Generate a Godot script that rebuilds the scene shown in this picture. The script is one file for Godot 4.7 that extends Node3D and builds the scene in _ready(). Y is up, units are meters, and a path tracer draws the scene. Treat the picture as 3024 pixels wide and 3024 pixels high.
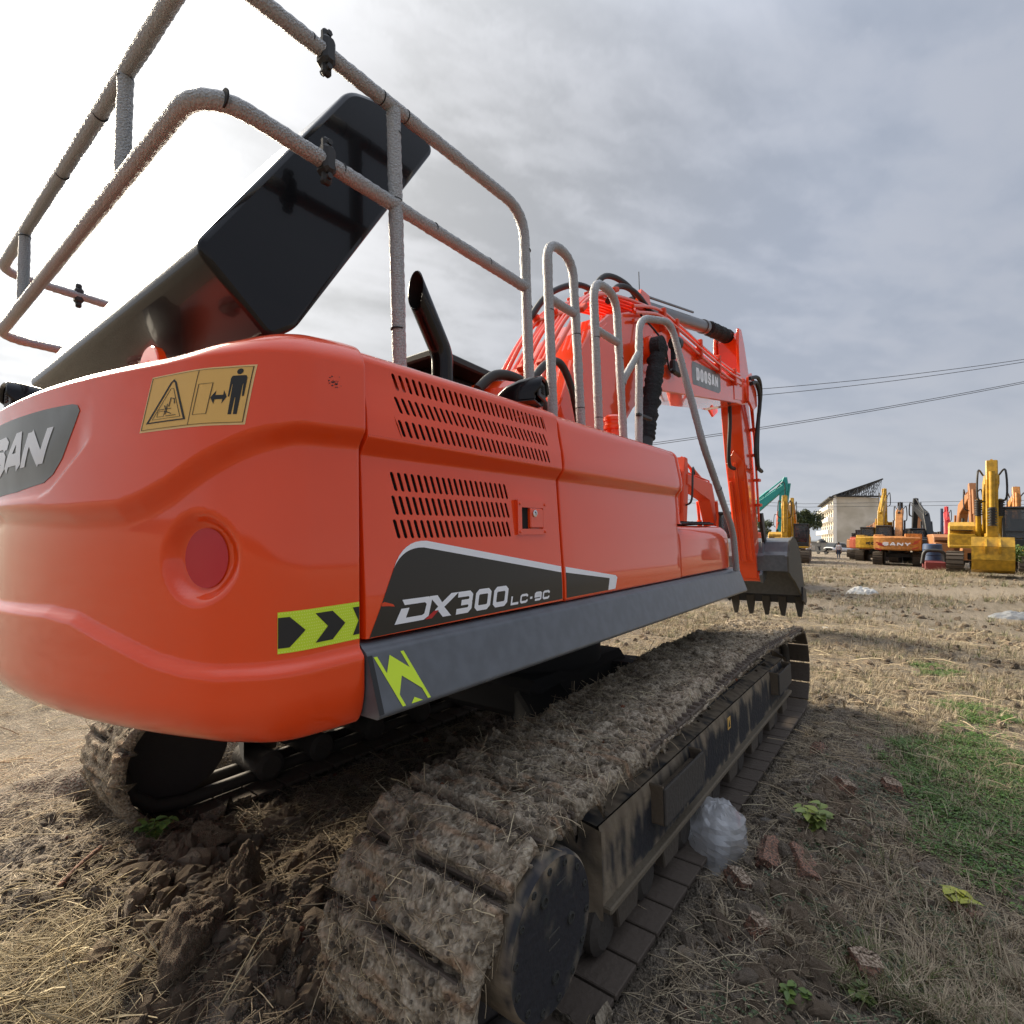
extends Node3D

# ---------------------------------------------------------------- mesh building
class MB:
	var v := PackedVector3Array()
	var n := PackedVector3Array()
	var c := PackedColorArray()
	var uv := PackedVector2Array()
	var ix := PackedInt32Array()
	var col := Color(1, 1, 1)
	var xf := Transform3D()

	func vert(p: Vector3, nn: Vector3, u := Vector2.ZERO) -> int:
		v.push_back(xf * p)
		n.push_back((xf.basis * nn).normalized())
		c.push_back(col)
		uv.push_back(u)
		return v.size() - 1

	func face(a: int, b: int, d: int) -> void:
		# clockwise fronts, judged by the vertex normals
		var g := (v[b] - v[a]).cross(v[d] - v[a])
		if g.dot(n[a] + n[b] + n[d]) > 0.0:
			ix.append_array([a, d, b])
		else:
			ix.append_array([a, b, d])

	func tri(a: Vector3, b: Vector3, d: Vector3, hint: Vector3) -> void:
		var g := (b - a).cross(d - a).normalized()
		if g.dot(hint) < 0.0:
			g = -g
		face(vert(a, g), vert(b, g), vert(d, g))

	func quad(a: Vector3, b: Vector3, d: Vector3, e: Vector3, hint: Vector3) -> void:
		var g := (d - a).cross(e - b).normalized()
		if g.dot(hint) < 0.0:
			g = -g
		var i := vert(a, g, Vector2(0, 0))
		var j := vert(b, g, Vector2(1, 0))
		var k := vert(d, g, Vector2(1, 1))
		var l := vert(e, g, Vector2(0, 1))
		face(i, j, k)
		face(i, k, l)

	# rows x columns of points, smooth; flip turns the outside round
	func grid(pts: PackedVector3Array, nu: int, nv: int, flip := false, cols := PackedColorArray(), wrap := false) -> void:
		var base := v.size()
		for i in nu:
			for j in nv:
				var i0: int = i - 1
				var i1: int = i + 1
				if wrap:
					i0 = (i0 + nu - 1) % (nu - 1) if i0 < 0 else i0
					i1 = i1 % (nu - 1) if i1 > nu - 1 else i1
				else:
					i0 = maxi(i0, 0)
					i1 = mini(i1, nu - 1)
				var du := pts[i1 * nv + j] - pts[i0 * nv + j]
				var dv := pts[i * nv + mini(j + 1, nv - 1)] - pts[i * nv + maxi(j - 1, 0)]
				var nn := du.cross(dv)
				if flip:
					nn = -nn
				if cols.size():
					col = cols[i * nv + j]
				vert(pts[i * nv + j], nn, Vector2(float(i) / nu, float(j) / nv))
		for i in nu - 1:
			for j in nv - 1:
				var a := base + i * nv + j
				if flip:
					ix.append_array([a, a + nv, a + 1, a + 1, a + nv, a + nv + 1])
				else:
					ix.append_array([a, a + 1, a + nv, a + 1, a + nv + 1, a + nv])
		if cols.size():
			col = Color(1, 1, 1)

	func tube(path: PackedVector3Array, rad, seg := 10, cap := true) -> void:
		var m := path.size()
		if m < 2:
			return
		var t := (path[1] - path[0]).normalized()
		var up := Vector3.UP if absf(t.y) < 0.9 else Vector3.RIGHT
		var side := t.cross(up).normalized()
		var base := v.size()
		var along := 0.0
		for i in m:
			var tt := t
			if i == 0:
				tt = (path[1] - path[0]).normalized()
			elif i == m - 1:
				tt = (path[i] - path[i - 1]).normalized()
			else:
				tt = ((path[i + 1] - path[i]).normalized() + (path[i] - path[i - 1]).normalized()).normalized()
			if i > 0:
				along += path[i].distance_to(path[i - 1])
			side = (side - tt * side.dot(tt)).normalized()
			var other := tt.cross(side)
			var r: float = rad[i] if not (rad is float) else rad
			for k in seg + 1:
				var an := TAU * k / seg
				var d := side * cos(an) + other * sin(an)
				vert(path[i] + d * r, d, Vector2(float(k) / seg, along))
			if cap and (i == 0 or i == m - 1):
				var nn := -tt if i == 0 else tt
				var cidx := vert(path[i], nn)
				var first := -1
				var prev := -1
				for k in seg:
					var an2 := TAU * k / seg
					var q := vert(path[i] + (side * cos(an2) + other * sin(an2)) * r, nn)
					if first < 0:
						first = q
					else:
						face(cidx, prev, q)
					prev = q
				face(cidx, prev, first)
				if i == 0:
					t = tt
		# ring starts: the first ring is followed by its cap
		var capn := seg + 1 if cap else 0
		for i in m - 1:
			var a0 := base + i * (seg + 1) + (capn if i > 0 else 0)
			var b0 := base + (i + 1) * (seg + 1) + capn
			for k in seg:
				face(a0 + k, a0 + k + 1, b0 + k)
				face(a0 + k + 1, b0 + k + 1, b0 + k)

	# profile (radius, height) turned about the y axis of t
	func lathe(prof: PackedVector2Array, t: Transform3D, seg := 24) -> void:
		var old := xf
		xf = old * t
		for i in prof.size() - 1:
			var a := prof[i]
			var b := prof[i + 1]
			var d := (b - a).normalized()
			var base := v.size()
			for k in seg + 1:
				var an := TAU * k / seg
				var cs := Vector3(cos(an), 0, sin(an))
				var nn := cs * d.y - Vector3.UP * d.x
				vert(cs * a.x + Vector3.UP * a.y, nn, Vector2(float(k) / seg, 0))
				vert(cs * b.x + Vector3.UP * b.y, nn, Vector2(float(k) / seg, 1))
			for k in seg:
				var q := base + k * 2
				face(q, q + 1, q + 2)
				face(q + 1, q + 3, q + 2)
		xf = old

	# polygon in the plane (o, u, w) pushed h along u x w both ways, with a chamfer b
	func prism(poly: PackedVector2Array, o: Vector3, u: Vector3, w: Vector3, h: float, b := 0.0) -> void:
		var m := poly.size()
		var area := 0.0
		for i in m:
			area += poly[i].cross(poly[(i + 1) % m])
		var pl := poly.duplicate()
		if area < 0.0:
			pl.reverse()
		var zz := u.cross(w).normalized()
		var inn := PackedVector2Array()
		for i in m:
			var p0 := pl[(i + m - 1) % m]
			var p1 := pl[i]
			var p2 := pl[(i + 1) % m]
			var d1 := (p1 - p0).normalized()
			var d2 := (p2 - p1).normalized()
			var n1 := Vector2(-d1.y, d1.x)
			var n2 := Vector2(-d2.y, d2.x)
			var mm := n1 + n2
			var k := b / maxf(0.35, 1.0 + n1.dot(n2))
			inn.push_back(p1 + mm * k)
		var at := func(p: Vector2, z: float) -> Vector3: return o + u * p.x + w * p.y + zz * z
		for i in m:
			var j := (i + 1) % m
			var e := pl[j] - pl[i]
			var hint: Vector3 = u * e.y - w * e.x
			quad(at.call(pl[i], -h / 2 + b), at.call(pl[j], -h / 2 + b), at.call(pl[j], h / 2 - b), at.call(pl[i], h / 2 - b), hint)
			if b > 0.0:
				for s in [-1.0, 1.0]:
					quad(at.call(pl[i], s * (h / 2 - b)), at.call(pl[j], s * (h / 2 - b)), at.call(inn[j], s * h / 2), at.call(inn[i], s * h / 2), hint.normalized() + zz * s)
		var tr := Geometry2D.triangulate_polygon(inn)
		for i in range(0, tr.size(), 3):
			for s in [-1.0, 1.0]:
				tri(at.call(inn[tr[i]], s * h / 2), at.call(inn[tr[i + 1]], s * h / 2), at.call(inn[tr[i + 2]], s * h / 2), zz * s)

	func box(ctr: Vector3, size: Vector3, b := 0.0, basis := Basis()) -> void:
		var x := size.x / 2
		var y := size.y / 2
		var p := PackedVector2Array([Vector2(-x, -y), Vector2(x, -y), Vector2(x, y), Vector2(-x, y)])
		if b > 0.0:
			p = PackedVector2Array([Vector2(-x + b, -y), Vector2(x - b, -y), Vector2(x, -y + b), Vector2(x, y - b), Vector2(x - b, y), Vector2(-x + b, y), Vector2(-x, y - b), Vector2(-x, -y + b)])
		prism(p, ctr, basis.x, basis.y, size.z, b)

	func bar(a: Vector3, b: Vector3, w: float, h: float, ch := 0.0) -> void:
		var t := (b - a).normalized()
		var up := Vector3.UP if absf(t.y) < 0.95 else Vector3.RIGHT
		var s := t.cross(up).normalized()
		var u2 := s.cross(t)
		box((a + b) / 2, Vector3(w, h, a.distance_to(b)), ch, Basis(s, u2, -t))

	func mesh() -> ArrayMesh:
		var a := []
		a.resize(Mesh.ARRAY_MAX)
		a[Mesh.ARRAY_VERTEX] = v
		a[Mesh.ARRAY_NORMAL] = n
		a[Mesh.ARRAY_COLOR] = c
		a[Mesh.ARRAY_TEX_UV] = uv
		a[Mesh.ARRAY_INDEX] = ix
		var m := ArrayMesh.new()
		if ix.size():
			m.add_surface_from_arrays(Mesh.PRIMITIVE_TRIANGLES, a)
		return m

# ---------------------------------------------------------------- naming and parenting
var taken := {}

func put(parent: Node, called: String, mb, mat: Material) -> MeshInstance3D:
	var o := MeshInstance3D.new()
	o.mesh = mb.mesh() if mb is MB else mb
	o.material_override = mat
	name_under(parent, o, called)
	return o

func name_under(parent: Node, o: Node, called: String) -> void:
	var key := str(parent.get_instance_id()) + called
	var k: int = taken.get(key, 0)
	taken[key] = k + 1
	o.name = called if k == 0 else "%s_%03d" % [called, k]
	parent.add_child(o, true)

func node(parent: Node, called: String, at := Vector3.ZERO) -> Node3D:
	var o := Node3D.new()
	o.position = at
	name_under(parent, o, called)
	return o

func tag(o: Node, label: String, category: String, group := "") -> void:
	o.set_meta("label", label)
	o.set_meta("category", category)
	if group != "":
		o.set_meta("group", group)

func instances(parent: Node, called: String, mesh: Mesh, mat: Material, xs: Array, cols: Array = []) -> MultiMeshInstance3D:
	var mm := MultiMesh.new()
	mm.transform_format = MultiMesh.TRANSFORM_3D
	mm.use_colors = cols.size() > 0
	mm.mesh = mesh
	mm.instance_count = xs.size()
	for i in xs.size():
		mm.set_instance_transform(i, xs[i])
		if cols.size():
			mm.set_instance_color(i, cols[i])
	var o := MultiMeshInstance3D.new()
	o.multimesh = mm
	o.material_override = mat
	o.set_meta("kind", "stuff")
	name_under(parent, o, called)
	return o

# ---------------------------------------------------------------- materials
var M := {}
var rng := RandomNumberGenerator.new()

func lin(r: float, g: float, b: float) -> Color:
	return Color(r, g, b).linear_to_srgb()

func noise_tex(freq: float, oct := 4, size := 256, kind := FastNoiseLite.TYPE_SIMPLEX_SMOOTH, sd := 1) -> ImageTexture:
	var f := FastNoiseLite.new()
	f.seed = sd
	f.noise_type = kind
	f.frequency = freq
	f.fractal_octaves = oct
	var im := f.get_seamless_image(size, size)
	return ImageTexture.create_from_image(im)

func ramp_tex(freq: float, a: Color, b: Color, oct := 4, size := 512, sd := 1, kind := FastNoiseLite.TYPE_SIMPLEX_SMOOTH) -> ImageTexture:
	var f := FastNoiseLite.new()
	f.seed = sd
	f.noise_type = kind
	f.frequency = freq
	f.fractal_octaves = oct
	var im := f.get_seamless_image(size, size)
	im.convert(Image.FORMAT_RGB8)
	var data := im.get_data()
	var lut := []
	for i in 256:
		lut.push_back(a.lerp(b, smoothstep(0.15, 0.85, i / 255.0)))
	for i in range(0, data.size(), 3):
		var q: Color = lut[data[i]]
		data[i] = int(q.r * 255)
		data[i + 1] = int(q.g * 255)
		data[i + 2] = int(q.b * 255)
	return ImageTexture.create_from_image(Image.create_from_data(size, size, false, Image.FORMAT_RGB8, data))

func mat(called: String, color: Color, rough := 0.6, metal := 0.0) -> StandardMaterial3D:
	var m := StandardMaterial3D.new()
	m.resource_name = called
	m.albedo_color = color
	m.roughness = rough
	m.metallic = metal
	M[called] = m
	return m

func triplanar(m: StandardMaterial3D, scale: float, world := false) -> void:
	m.uv1_triplanar = true
	m.uv1_world_triplanar = world
	m.uv1_scale = Vector3.ONE * scale

func relief(m: StandardMaterial3D, t: Texture2D, cm: float, scale := 0.0, world := false) -> void:
	m.heightmap_enabled = true
	m.heightmap_texture = t
	m.heightmap_scale = cm
	if scale > 0.0:
		triplanar(m, scale, world)

func make_materials() -> void:
	var grainy := noise_tex(0.02, 5, 256)
	var fine := noise_tex(0.06, 3, 256, FastNoiseLite.TYPE_SIMPLEX_SMOOTH, 3)
	var cells := noise_tex(0.045, 1, 256, FastNoiseLite.TYPE_CELLULAR, 5)
	M.grainy = grainy
	var m := mat("orange_paint", lin(0.87, 0.068, 0.0065), 0.3)
	m.metallic_specular = 0.3
	m.clearcoat_enabled = true
	m.clearcoat = 1.0
	m.clearcoat_roughness = 0.045
	m = mat("orange_dull", lin(0.72, 0.060, 0.010), 0.5)
	m = mat("grey_paint", lin(0.115, 0.125, 0.14), 0.34)
	m.albedo_texture = ramp_tex(0.02, Color(0.9, 0.9, 0.89), Color(1, 1, 1), 5, 256, 11)
	triplanar(m, 2.0)
	m = mat("gloss_black", lin(0.0065, 0.007, 0.0085), 0.2)
	m.metallic_specular = 0.3
	m.clearcoat_enabled = true
	m.clearcoat = 0.3
	m.clearcoat_roughness = 0.03
	m = mat("black_steel", lin(0.012, 0.012, 0.013), 0.5)
	mat("chassis_black", lin(0.014, 0.013, 0.013), 0.9)
	m = mat("black_rubber", lin(0.012, 0.012, 0.013), 0.75)
	m = mat("hose_rubber", lin(0.022, 0.022, 0.022), 0.6)
	m = mat("wrap_cloth", lin(0.008, 0.008, 0.0085), 0.8)
	relief(m, grainy, 1.2, 6.0)
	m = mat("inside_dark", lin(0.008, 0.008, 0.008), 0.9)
	m = mat("engine_grey", lin(0.05, 0.05, 0.052), 0.6)
	m = mat("bubble_wrap", lin(0.46, 0.47, 0.475), 0.36)
	m.albedo_texture = ramp_tex(0.03, Color(0.78, 0.78, 0.78), Color(1, 1, 1), 4, 256, 21)
	m.rim_enabled = true
	m.rim = 0.6
	m.backlight_enabled = true
	m.backlight = Color(0.3, 0.3, 0.3)
	relief(m, cells, 0.5, 14.0)
	m = mat("decal_dark", lin(0.022, 0.019, 0.014), 0.38)
	m = mat("decal_white", lin(0.88, 0.89, 0.92), 0.4)
	m = mat("decal_red", lin(0.55, 0.02, 0.02), 0.4)
	m = mat("plate_grey", lin(0.19, 0.20, 0.195), 0.32)
	m.albedo_texture = ramp_tex(0.01, Color(0.85, 0.85, 0.83), Color(1, 1, 1), 4, 256, 22)
	triplanar(m, 1.5)
	m = mat("letter_silver", lin(0.8, 0.81, 0.84), 0.3)
	m = mat("reflector_red", lin(0.55, 0.008, 0.02), 0.22)
	m.clearcoat_enabled = true
	m.clearcoat = 0.4
	m = mat("tape_yellow", lin(0.66, 0.86, 0.03), 0.4)
	m = mat("tape_dot", lin(0.8, 0.95, 0.2), 0.35)
	m = mat("sticker_yellow", lin(0.80, 0.48, 0.13), 0.42)
	m = mat("sticker_edge", lin(0.88, 0.62, 0.28), 0.42)
	m = mat("print_black", lin(0.016, 0.016, 0.016), 0.5)
	m = mat("chrome", lin(0.6, 0.6, 0.6), 0.25, 1.0)
	m = mat("steel_grey", lin(0.16, 0.16, 0.16), 0.35, 0.7)
	m = mat("muddy_black", Color(1, 1, 1), 0.8)
	m.vertex_color_use_as_albedo = true
	relief(m, grainy, 0.25, 5.0)
	m = mat("mud", Color(1, 1, 1), 0.95)
	m.vertex_color_use_as_albedo = true
	m.albedo_texture = ramp_tex(0.03, Color(0.66, 0.64, 0.61), Color(1, 1, 1), 5, 512, 31)
	relief(m, noise_tex(0.03, 5, 512, FastNoiseLite.TYPE_SIMPLEX_SMOOTH, 32), 1.1, 3.0)
	m = mat("soil", Color(1, 1, 1), 0.96)
	m.vertex_color_use_as_albedo = true
	m.albedo_texture = ramp_tex(0.04, Color(0.62, 0.6, 0.58), Color(1, 1, 1), 6, 1024, 33)
	relief(m, noise_tex(0.035, 6, 1024, FastNoiseLite.TYPE_SIMPLEX_SMOOTH, 34), 4.0, 1.3, true)
	m = mat("straw", Color(1, 1, 1), 0.8)
	m.vertex_color_use_as_albedo = true
	m = mat("leaf", Color(1, 1, 1), 0.55)
	m.vertex_color_use_as_albedo = true
	m.backlight_enabled = true
	m.backlight = Color(0.25, 0.3, 0.1)
	m = mat("stone", Color(1, 1, 1), 0.95)
	m.vertex_color_use_as_albedo = true
	m.albedo_texture = ramp_tex(0.03, Color(0.6, 0.57, 0.55), Color(1, 1, 1), 5, 256, 41)
	relief(m, grainy, 0.9, 7.0)
	m = mat("brick", lin(0.34, 0.17, 0.11), 0.95)
	m.albedo_texture = ramp_tex(0.03, Color(0.5, 0.62, 0.68), Color(1, 1, 1), 5, 256, 42)
	relief(m, grainy, 0.6, 9.0)
	m = mat("mortar_face", lin(0.46, 0.37, 0.28), 0.95)
	m.albedo_texture = ramp_tex(0.03, Color(0.45, 0.4, 0.35), Color(1, 1, 1), 5, 256, 44)
	relief(m, grainy, 0.7, 9.0)
	m = mat("yellow_paint", lin(0.58, 0.33, 0.02), 0.42)
	m.albedo_texture = ramp_tex(0.02, Color(0.8, 0.8, 0.8), Color(1, 1, 1), 5, 256, 43)
	triplanar(m, 0.8)
	m = mat("amber_paint", lin(0.58, 0.24, 0.05), 0.45)
	m.albedo_texture = M.yellow_paint.albedo_texture
	triplanar(m, 0.8)
	mat("rust_paint", lin(0.33, 0.14, 0.05), 0.6)
	mat("teal_paint", lin(0.02, 0.30, 0.28), 0.45)
	mat("red_paint", lin(0.5, 0.03, 0.03), 0.5)
	mat("dark_red", lin(0.16, 0.02, 0.018), 0.6)
	mat("coral_paint", lin(0.56, 0.12, 0.06), 0.5)
	mat("far_black", lin(0.018, 0.019, 0.02), 0.5)
	mat("track_brown", lin(0.07, 0.055, 0.042), 0.85)
	m = mat("cab_glass", lin(0.05, 0.06, 0.07), 0.08)
	m.transparency = BaseMaterial3D.TRANSPARENCY_ALPHA
	m.albedo_color.a = 0.55
	m = mat("plaster", lin(0.74, 0.69, 0.60), 0.9)
	m.albedo_texture = ramp_tex(0.006, Color(0.86, 0.85, 0.82), Color(1, 1, 1), 5, 512, 51)
	triplanar(m, 0.08)
	mat("plaster_white", lin(0.76, 0.74, 0.70), 0.85)
	mat("roof_dark", lin(0.035, 0.034, 0.034), 0.8)
	mat("window_dark", lin(0.03, 0.035, 0.04), 0.15)
	mat("concrete", lin(0.26, 0.25, 0.23), 0.9)
	mat("car_white", lin(0.7, 0.7, 0.7), 0.3)
	mat("bark", lin(0.10, 0.08, 0.06), 0.9)
	mat("blue_paint", lin(0.03, 0.06, 0.13), 0.5)
	mat("wire", lin(0.03, 0.03, 0.035), 0.6)
	m = mat("bag_film", lin(0.86, 0.88, 0.9), 0.16)
	m.transparency = BaseMaterial3D.TRANSPARENCY_ALPHA
	m.albedo_color.a = 0.24
	m.backlight_enabled = true
	m.backlight = Color(0.5, 0.5, 0.5)
	m = mat("sheet_white", lin(0.5, 0.5, 0.48), 0.6)
	m = mat("tarp_grey", lin(0.2, 0.21, 0.22), 0.6)
	mat("skin", lin(0.42, 0.24, 0.16), 0.6)
	mat("shirt_white", lin(0.66, 0.66, 0.66), 0.85)
	mat("jeans", lin(0.07, 0.10, 0.16), 0.9)
	mat("hair", lin(0.01, 0.009, 0.008), 0.7)
	mat("shoe_white", lin(0.6, 0.6, 0.6), 0.8)

# ---------------------------------------------------------------- flat print: letters and shapes laid on a surface
const GLYPHS := {
	"D": [[true, 0, 0, 0.72, 0, 1, 0.22, 1, 0.78, 0.72, 1, 0, 1]],
	"O": [[true, 0, 0.2, 0.25, 0, 0.75, 0, 1, 0.2, 1, 0.8, 0.75, 1, 0.25, 1, 0, 0.8]],
	"0": [[true, 0, 0.14, 0.15, 0, 0.85, 0, 1, 0.14, 1, 0.86, 0.85, 1, 0.15, 1, 0, 0.86]],
	"S": [[false, 1, 0.72, 1, 0.85, 0.78, 1, 0.22, 1, 0, 0.85, 0, 0.65, 0.15, 0.54, 0.85, 0.46, 1, 0.35, 1, 0.15, 0.78, 0, 0.22, 0, 0, 0.15, 0, 0.28]],
	"A": [[false, 0, -0.05, 0.4, 1, 0.6, 1, 1, -0.05], [false, 0.2, 0.28, 0.8, 0.28]],
	"N": [[false, 0, -0.08, 0, 1.08], [false, 0.02, 0.98, 0.98, 0.02], [false, 1, -0.08, 1, 1.08]],
	"X": [[false, -0.05, 1.05, 1.05, -0.05], [false, 0.5, 0.5, 1.08, 1.05]],
	"3": [[false, 0, 1, 0.85, 1, 1, 0.86, 1, 0.62, 0.86, 0.5, 1, 0.38, 1, 0.14, 0.85, 0, 0, 0], [false, 0.3, 0.5, 0.9, 0.5]],
	"9": [[true, 0, 0.5, 0, 0.86, 0.15, 1, 0.85, 1, 1, 0.86, 1, 0.5], [false, 1, 0.6, 1, 0.14, 0.85, 0, 0, 0]],
	"C": [[false, 1, 0.7, 1, 0.86, 0.85, 1, 0.15, 1, 0, 0.86, 0, 0.14, 0.15, 0, 0.85, 0, 1, 0.14, 1, 0.3]],
	"L": [[false, 0, 1.08, 0, 0, 1.06, 0]],
	"-": [[false, 0.1, 0.42, 0.9, 0.42]],
	"Y": [[false, -0.05, 1.05, 0.5, 0.5, 1.05, 1.05], [false, 0.5, 0.52, 0.5, -0.08]],
	"M": [[false, 0, -0.08, 0, 1.08], [false, 0, 0.95, 0.5, 0.3, 1, 0.95], [false, 1, -0.08, 1, 1.08]],
	"T": [[false, -0.05, 1, 1.05, 1], [false, 0.5, 0.95, 0.5, -0.08]],
	"U": [[false, 0, 1.08, 0, 0.15, 0.2, 0, 0.8, 0, 1, 0.15, 1, 1.08]],
	"K": [[false, 0, -0.08, 0, 1.08], [false, 0.05, 0.4, 1.02, 1.06], [false, 0.42, 0.62, 1.04, -0.05]],
}

# outlines and holes of one letter, w x h, strokes t thick, leaning by sl
func glyph(ch: String, at: Vector2, w: float, h: float, t: float, sl := 0.0) -> Array:
	var outs := []
	for line in GLYPHS[ch]:
		var p := PackedVector2Array()
		for i in range(1, line.size(), 2):
			p.push_back(Vector2(t / 2 + float(line[i]) * (w - t), t / 2 + float(line[i + 1]) * (h - t)))
		var polys: Array
		if line[0]:
			if Geometry2D.is_polygon_clockwise(p):
				p.reverse()
			var o := Geometry2D.offset_polygon(p, t / 2, Geometry2D.JOIN_MITER)
			var i2 := Geometry2D.offset_polygon(p, -t / 2, Geometry2D.JOIN_MITER)
			polys = [o[0]]
			for q in i2:
				var qq: PackedVector2Array = q
				qq.reverse()
				polys.push_back(qq)
		else:
			polys = Geometry2D.offset_polyline(p, t / 2, Geometry2D.JOIN_MITER, Geometry2D.END_BUTT)
		if outs.is_empty():
			outs = polys
		else:
			var solid: PackedVector2Array = polys[0]
			var keep := []
			for o in outs:
				if Geometry2D.is_polygon_clockwise(o):
					keep.push_back(o)
			var merged := []
			for o in outs:
				if Geometry2D.is_polygon_clockwise(o):
					continue
				var r := Geometry2D.merge_polygons(o, solid)
				for q in r:
					if Geometry2D.is_polygon_clockwise(q):
						keep.push_back(q)
					else:
						merged.push_back(q)
				if merged.size():
					solid = merged.pop_back()
			merged.push_back(solid)
			for q in polys.slice(1):
				keep.push_back(q)
			outs = merged + keep
	var res := []
	for o in outs:
		var q := PackedVector2Array()
		for p in o:
			q.push_back(at + Vector2(p.x + p.y * sl, p.y))
		res.push_back(q)
	return res

# lays polygons (holes clockwise) on a surface: map turns a point into [place, normal]
func lay(mb: MB, polys: Array, cell: float, map: Callable, lift: float) -> void:
	var holes := []
	for p in polys:
		if polys.size() > 1 and Geometry2D.is_polygon_clockwise(p):
			holes.push_back(p)
	for p in polys:
		if Geometry2D.is_polygon_clockwise(p) and polys.size() > 1:
			continue
		var r := Rect2(p[0], Vector2.ZERO)
		for q in p:
			r = r.expand(q)
		var nx := ceili(r.size.x / cell + 0.01)
		var ny := ceili(r.size.y / cell + 0.01)
		for i in nx:
			for j in ny:
				var o := r.position + Vector2(i, j) * cell
				var sq := PackedVector2Array([o, o + Vector2(cell, 0), o + Vector2(cell, cell), o + Vector2(0, cell)])
				var bits: Array = Geometry2D.intersect_polygons(sq, p)
				for hl in holes:
					var nb := []
					for b in bits:
						nb.append_array(Geometry2D.clip_polygons(b, hl))
					bits = nb
				for b in bits:
					if b.size() < 3:
						continue
					var tr := Geometry2D.triangulate_polygon(b)
					var ids := []
					for q in b:
						var s: Array = map.call(q)
						ids.push_back(mb.vert(s[0] + s[1] * lift, s[1], q))
					for k in range(0, tr.size(), 3):
						mb.face(ids[tr[k]], ids[tr[k + 1]], ids[tr[k + 2]])

func word(mb: MB, text: String, at: Vector2, w: float, h: float, t: float, gap: float, sl: float, cell: float, map: Callable, lift: float) -> void:
	var x := at.x
	for ch in text:
		lay(mb, glyph(ch, Vector2(x, at.y), w, h, t, sl), cell, map, lift)
		x += w + gap

func ngon(c: Vector2, rx: float, ry: float, k := 24) -> PackedVector2Array:
	var p := PackedVector2Array()
	for i in k:
		p.push_back(c + Vector2(cos(TAU * i / k) * rx, sin(TAU * i / k) * ry))
	return p

func arr2(a: Array) -> PackedVector2Array:
	var p := PackedVector2Array()
	for i in range(0, a.size(), 2):
		p.push_back(Vector2(a[i], a[i + 1]))
	return p

func arr3(a: Array) -> PackedVector3Array:
	var p := PackedVector3Array()
	for i in range(0, a.size(), 3):
		p.push_back(Vector3(a[i], a[i + 1], a[i + 2]))
	return p

# a path through the points with rounded corners
func rounded(a: Array, r: float, k := 6) -> PackedVector3Array:
	var p := arr3(a)
	var o := PackedVector3Array([p[0]])
	for i in range(1, p.size() - 1):
		var u := (p[i - 1] - p[i])
		var w := (p[i + 1] - p[i])
		var rr := minf(r, minf(u.length(), w.length()) * 0.48)
		var s := p[i] + u.normalized() * rr
		var e := p[i] + w.normalized() * rr
		for j in k + 1:
			var t := float(j) / k
			o.push_back(s.lerp(p[i], t).lerp(p[i].lerp(e, t), t))
	o.push_back(p[p.size() - 1])
	return o

func smooth_path(a: Array, k := 8) -> PackedVector3Array:
	var p := arr3(a)
	var o := PackedVector3Array()
	for i in p.size() - 1:
		var p0 := p[maxi(i - 1, 0)]
		var p3 := p[mini(i + 2, p.size() - 1)]
		for j in k:
			o.push_back(p[i].cubic_interpolate(p[i + 1], p0, p3, float(j) / k))
	o.push_back(p[p.size() - 1])
	return o

func dense(p: PackedVector3Array, step: float) -> PackedVector3Array:
	var o := PackedVector3Array()
	for i in p.size() - 1:
		var k := maxi(1, roundi(p[i].distance_to(p[i + 1]) / step))
		for j in k:
			o.push_back(p[i].lerp(p[i + 1], float(j) / k))
	o.push_back(p[p.size() - 1])
	return o

func curve(pts: Array, x: float) -> float:
	for i in range(0, pts.size() - 2, 2):
		if x <= pts[i + 2]:
			var t: float = clampf((x - pts[i]) / (pts[i + 2] - pts[i]), 0, 1)
			return lerpf(pts[i + 1], pts[i + 3], t * t * (3 - 2 * t))
	return pts[pts.size() - 1]

func poly_at(pts: Array, x: float) -> float:
	if x <= pts[0]:
		return pts[1]
	for i in range(0, pts.size() - 2, 2):
		if x <= pts[i + 2]:
			return lerpf(pts[i + 1], pts[i + 3], (x - pts[i]) / (pts[i + 2] - pts[i]))
	return pts[pts.size() - 1]

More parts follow.
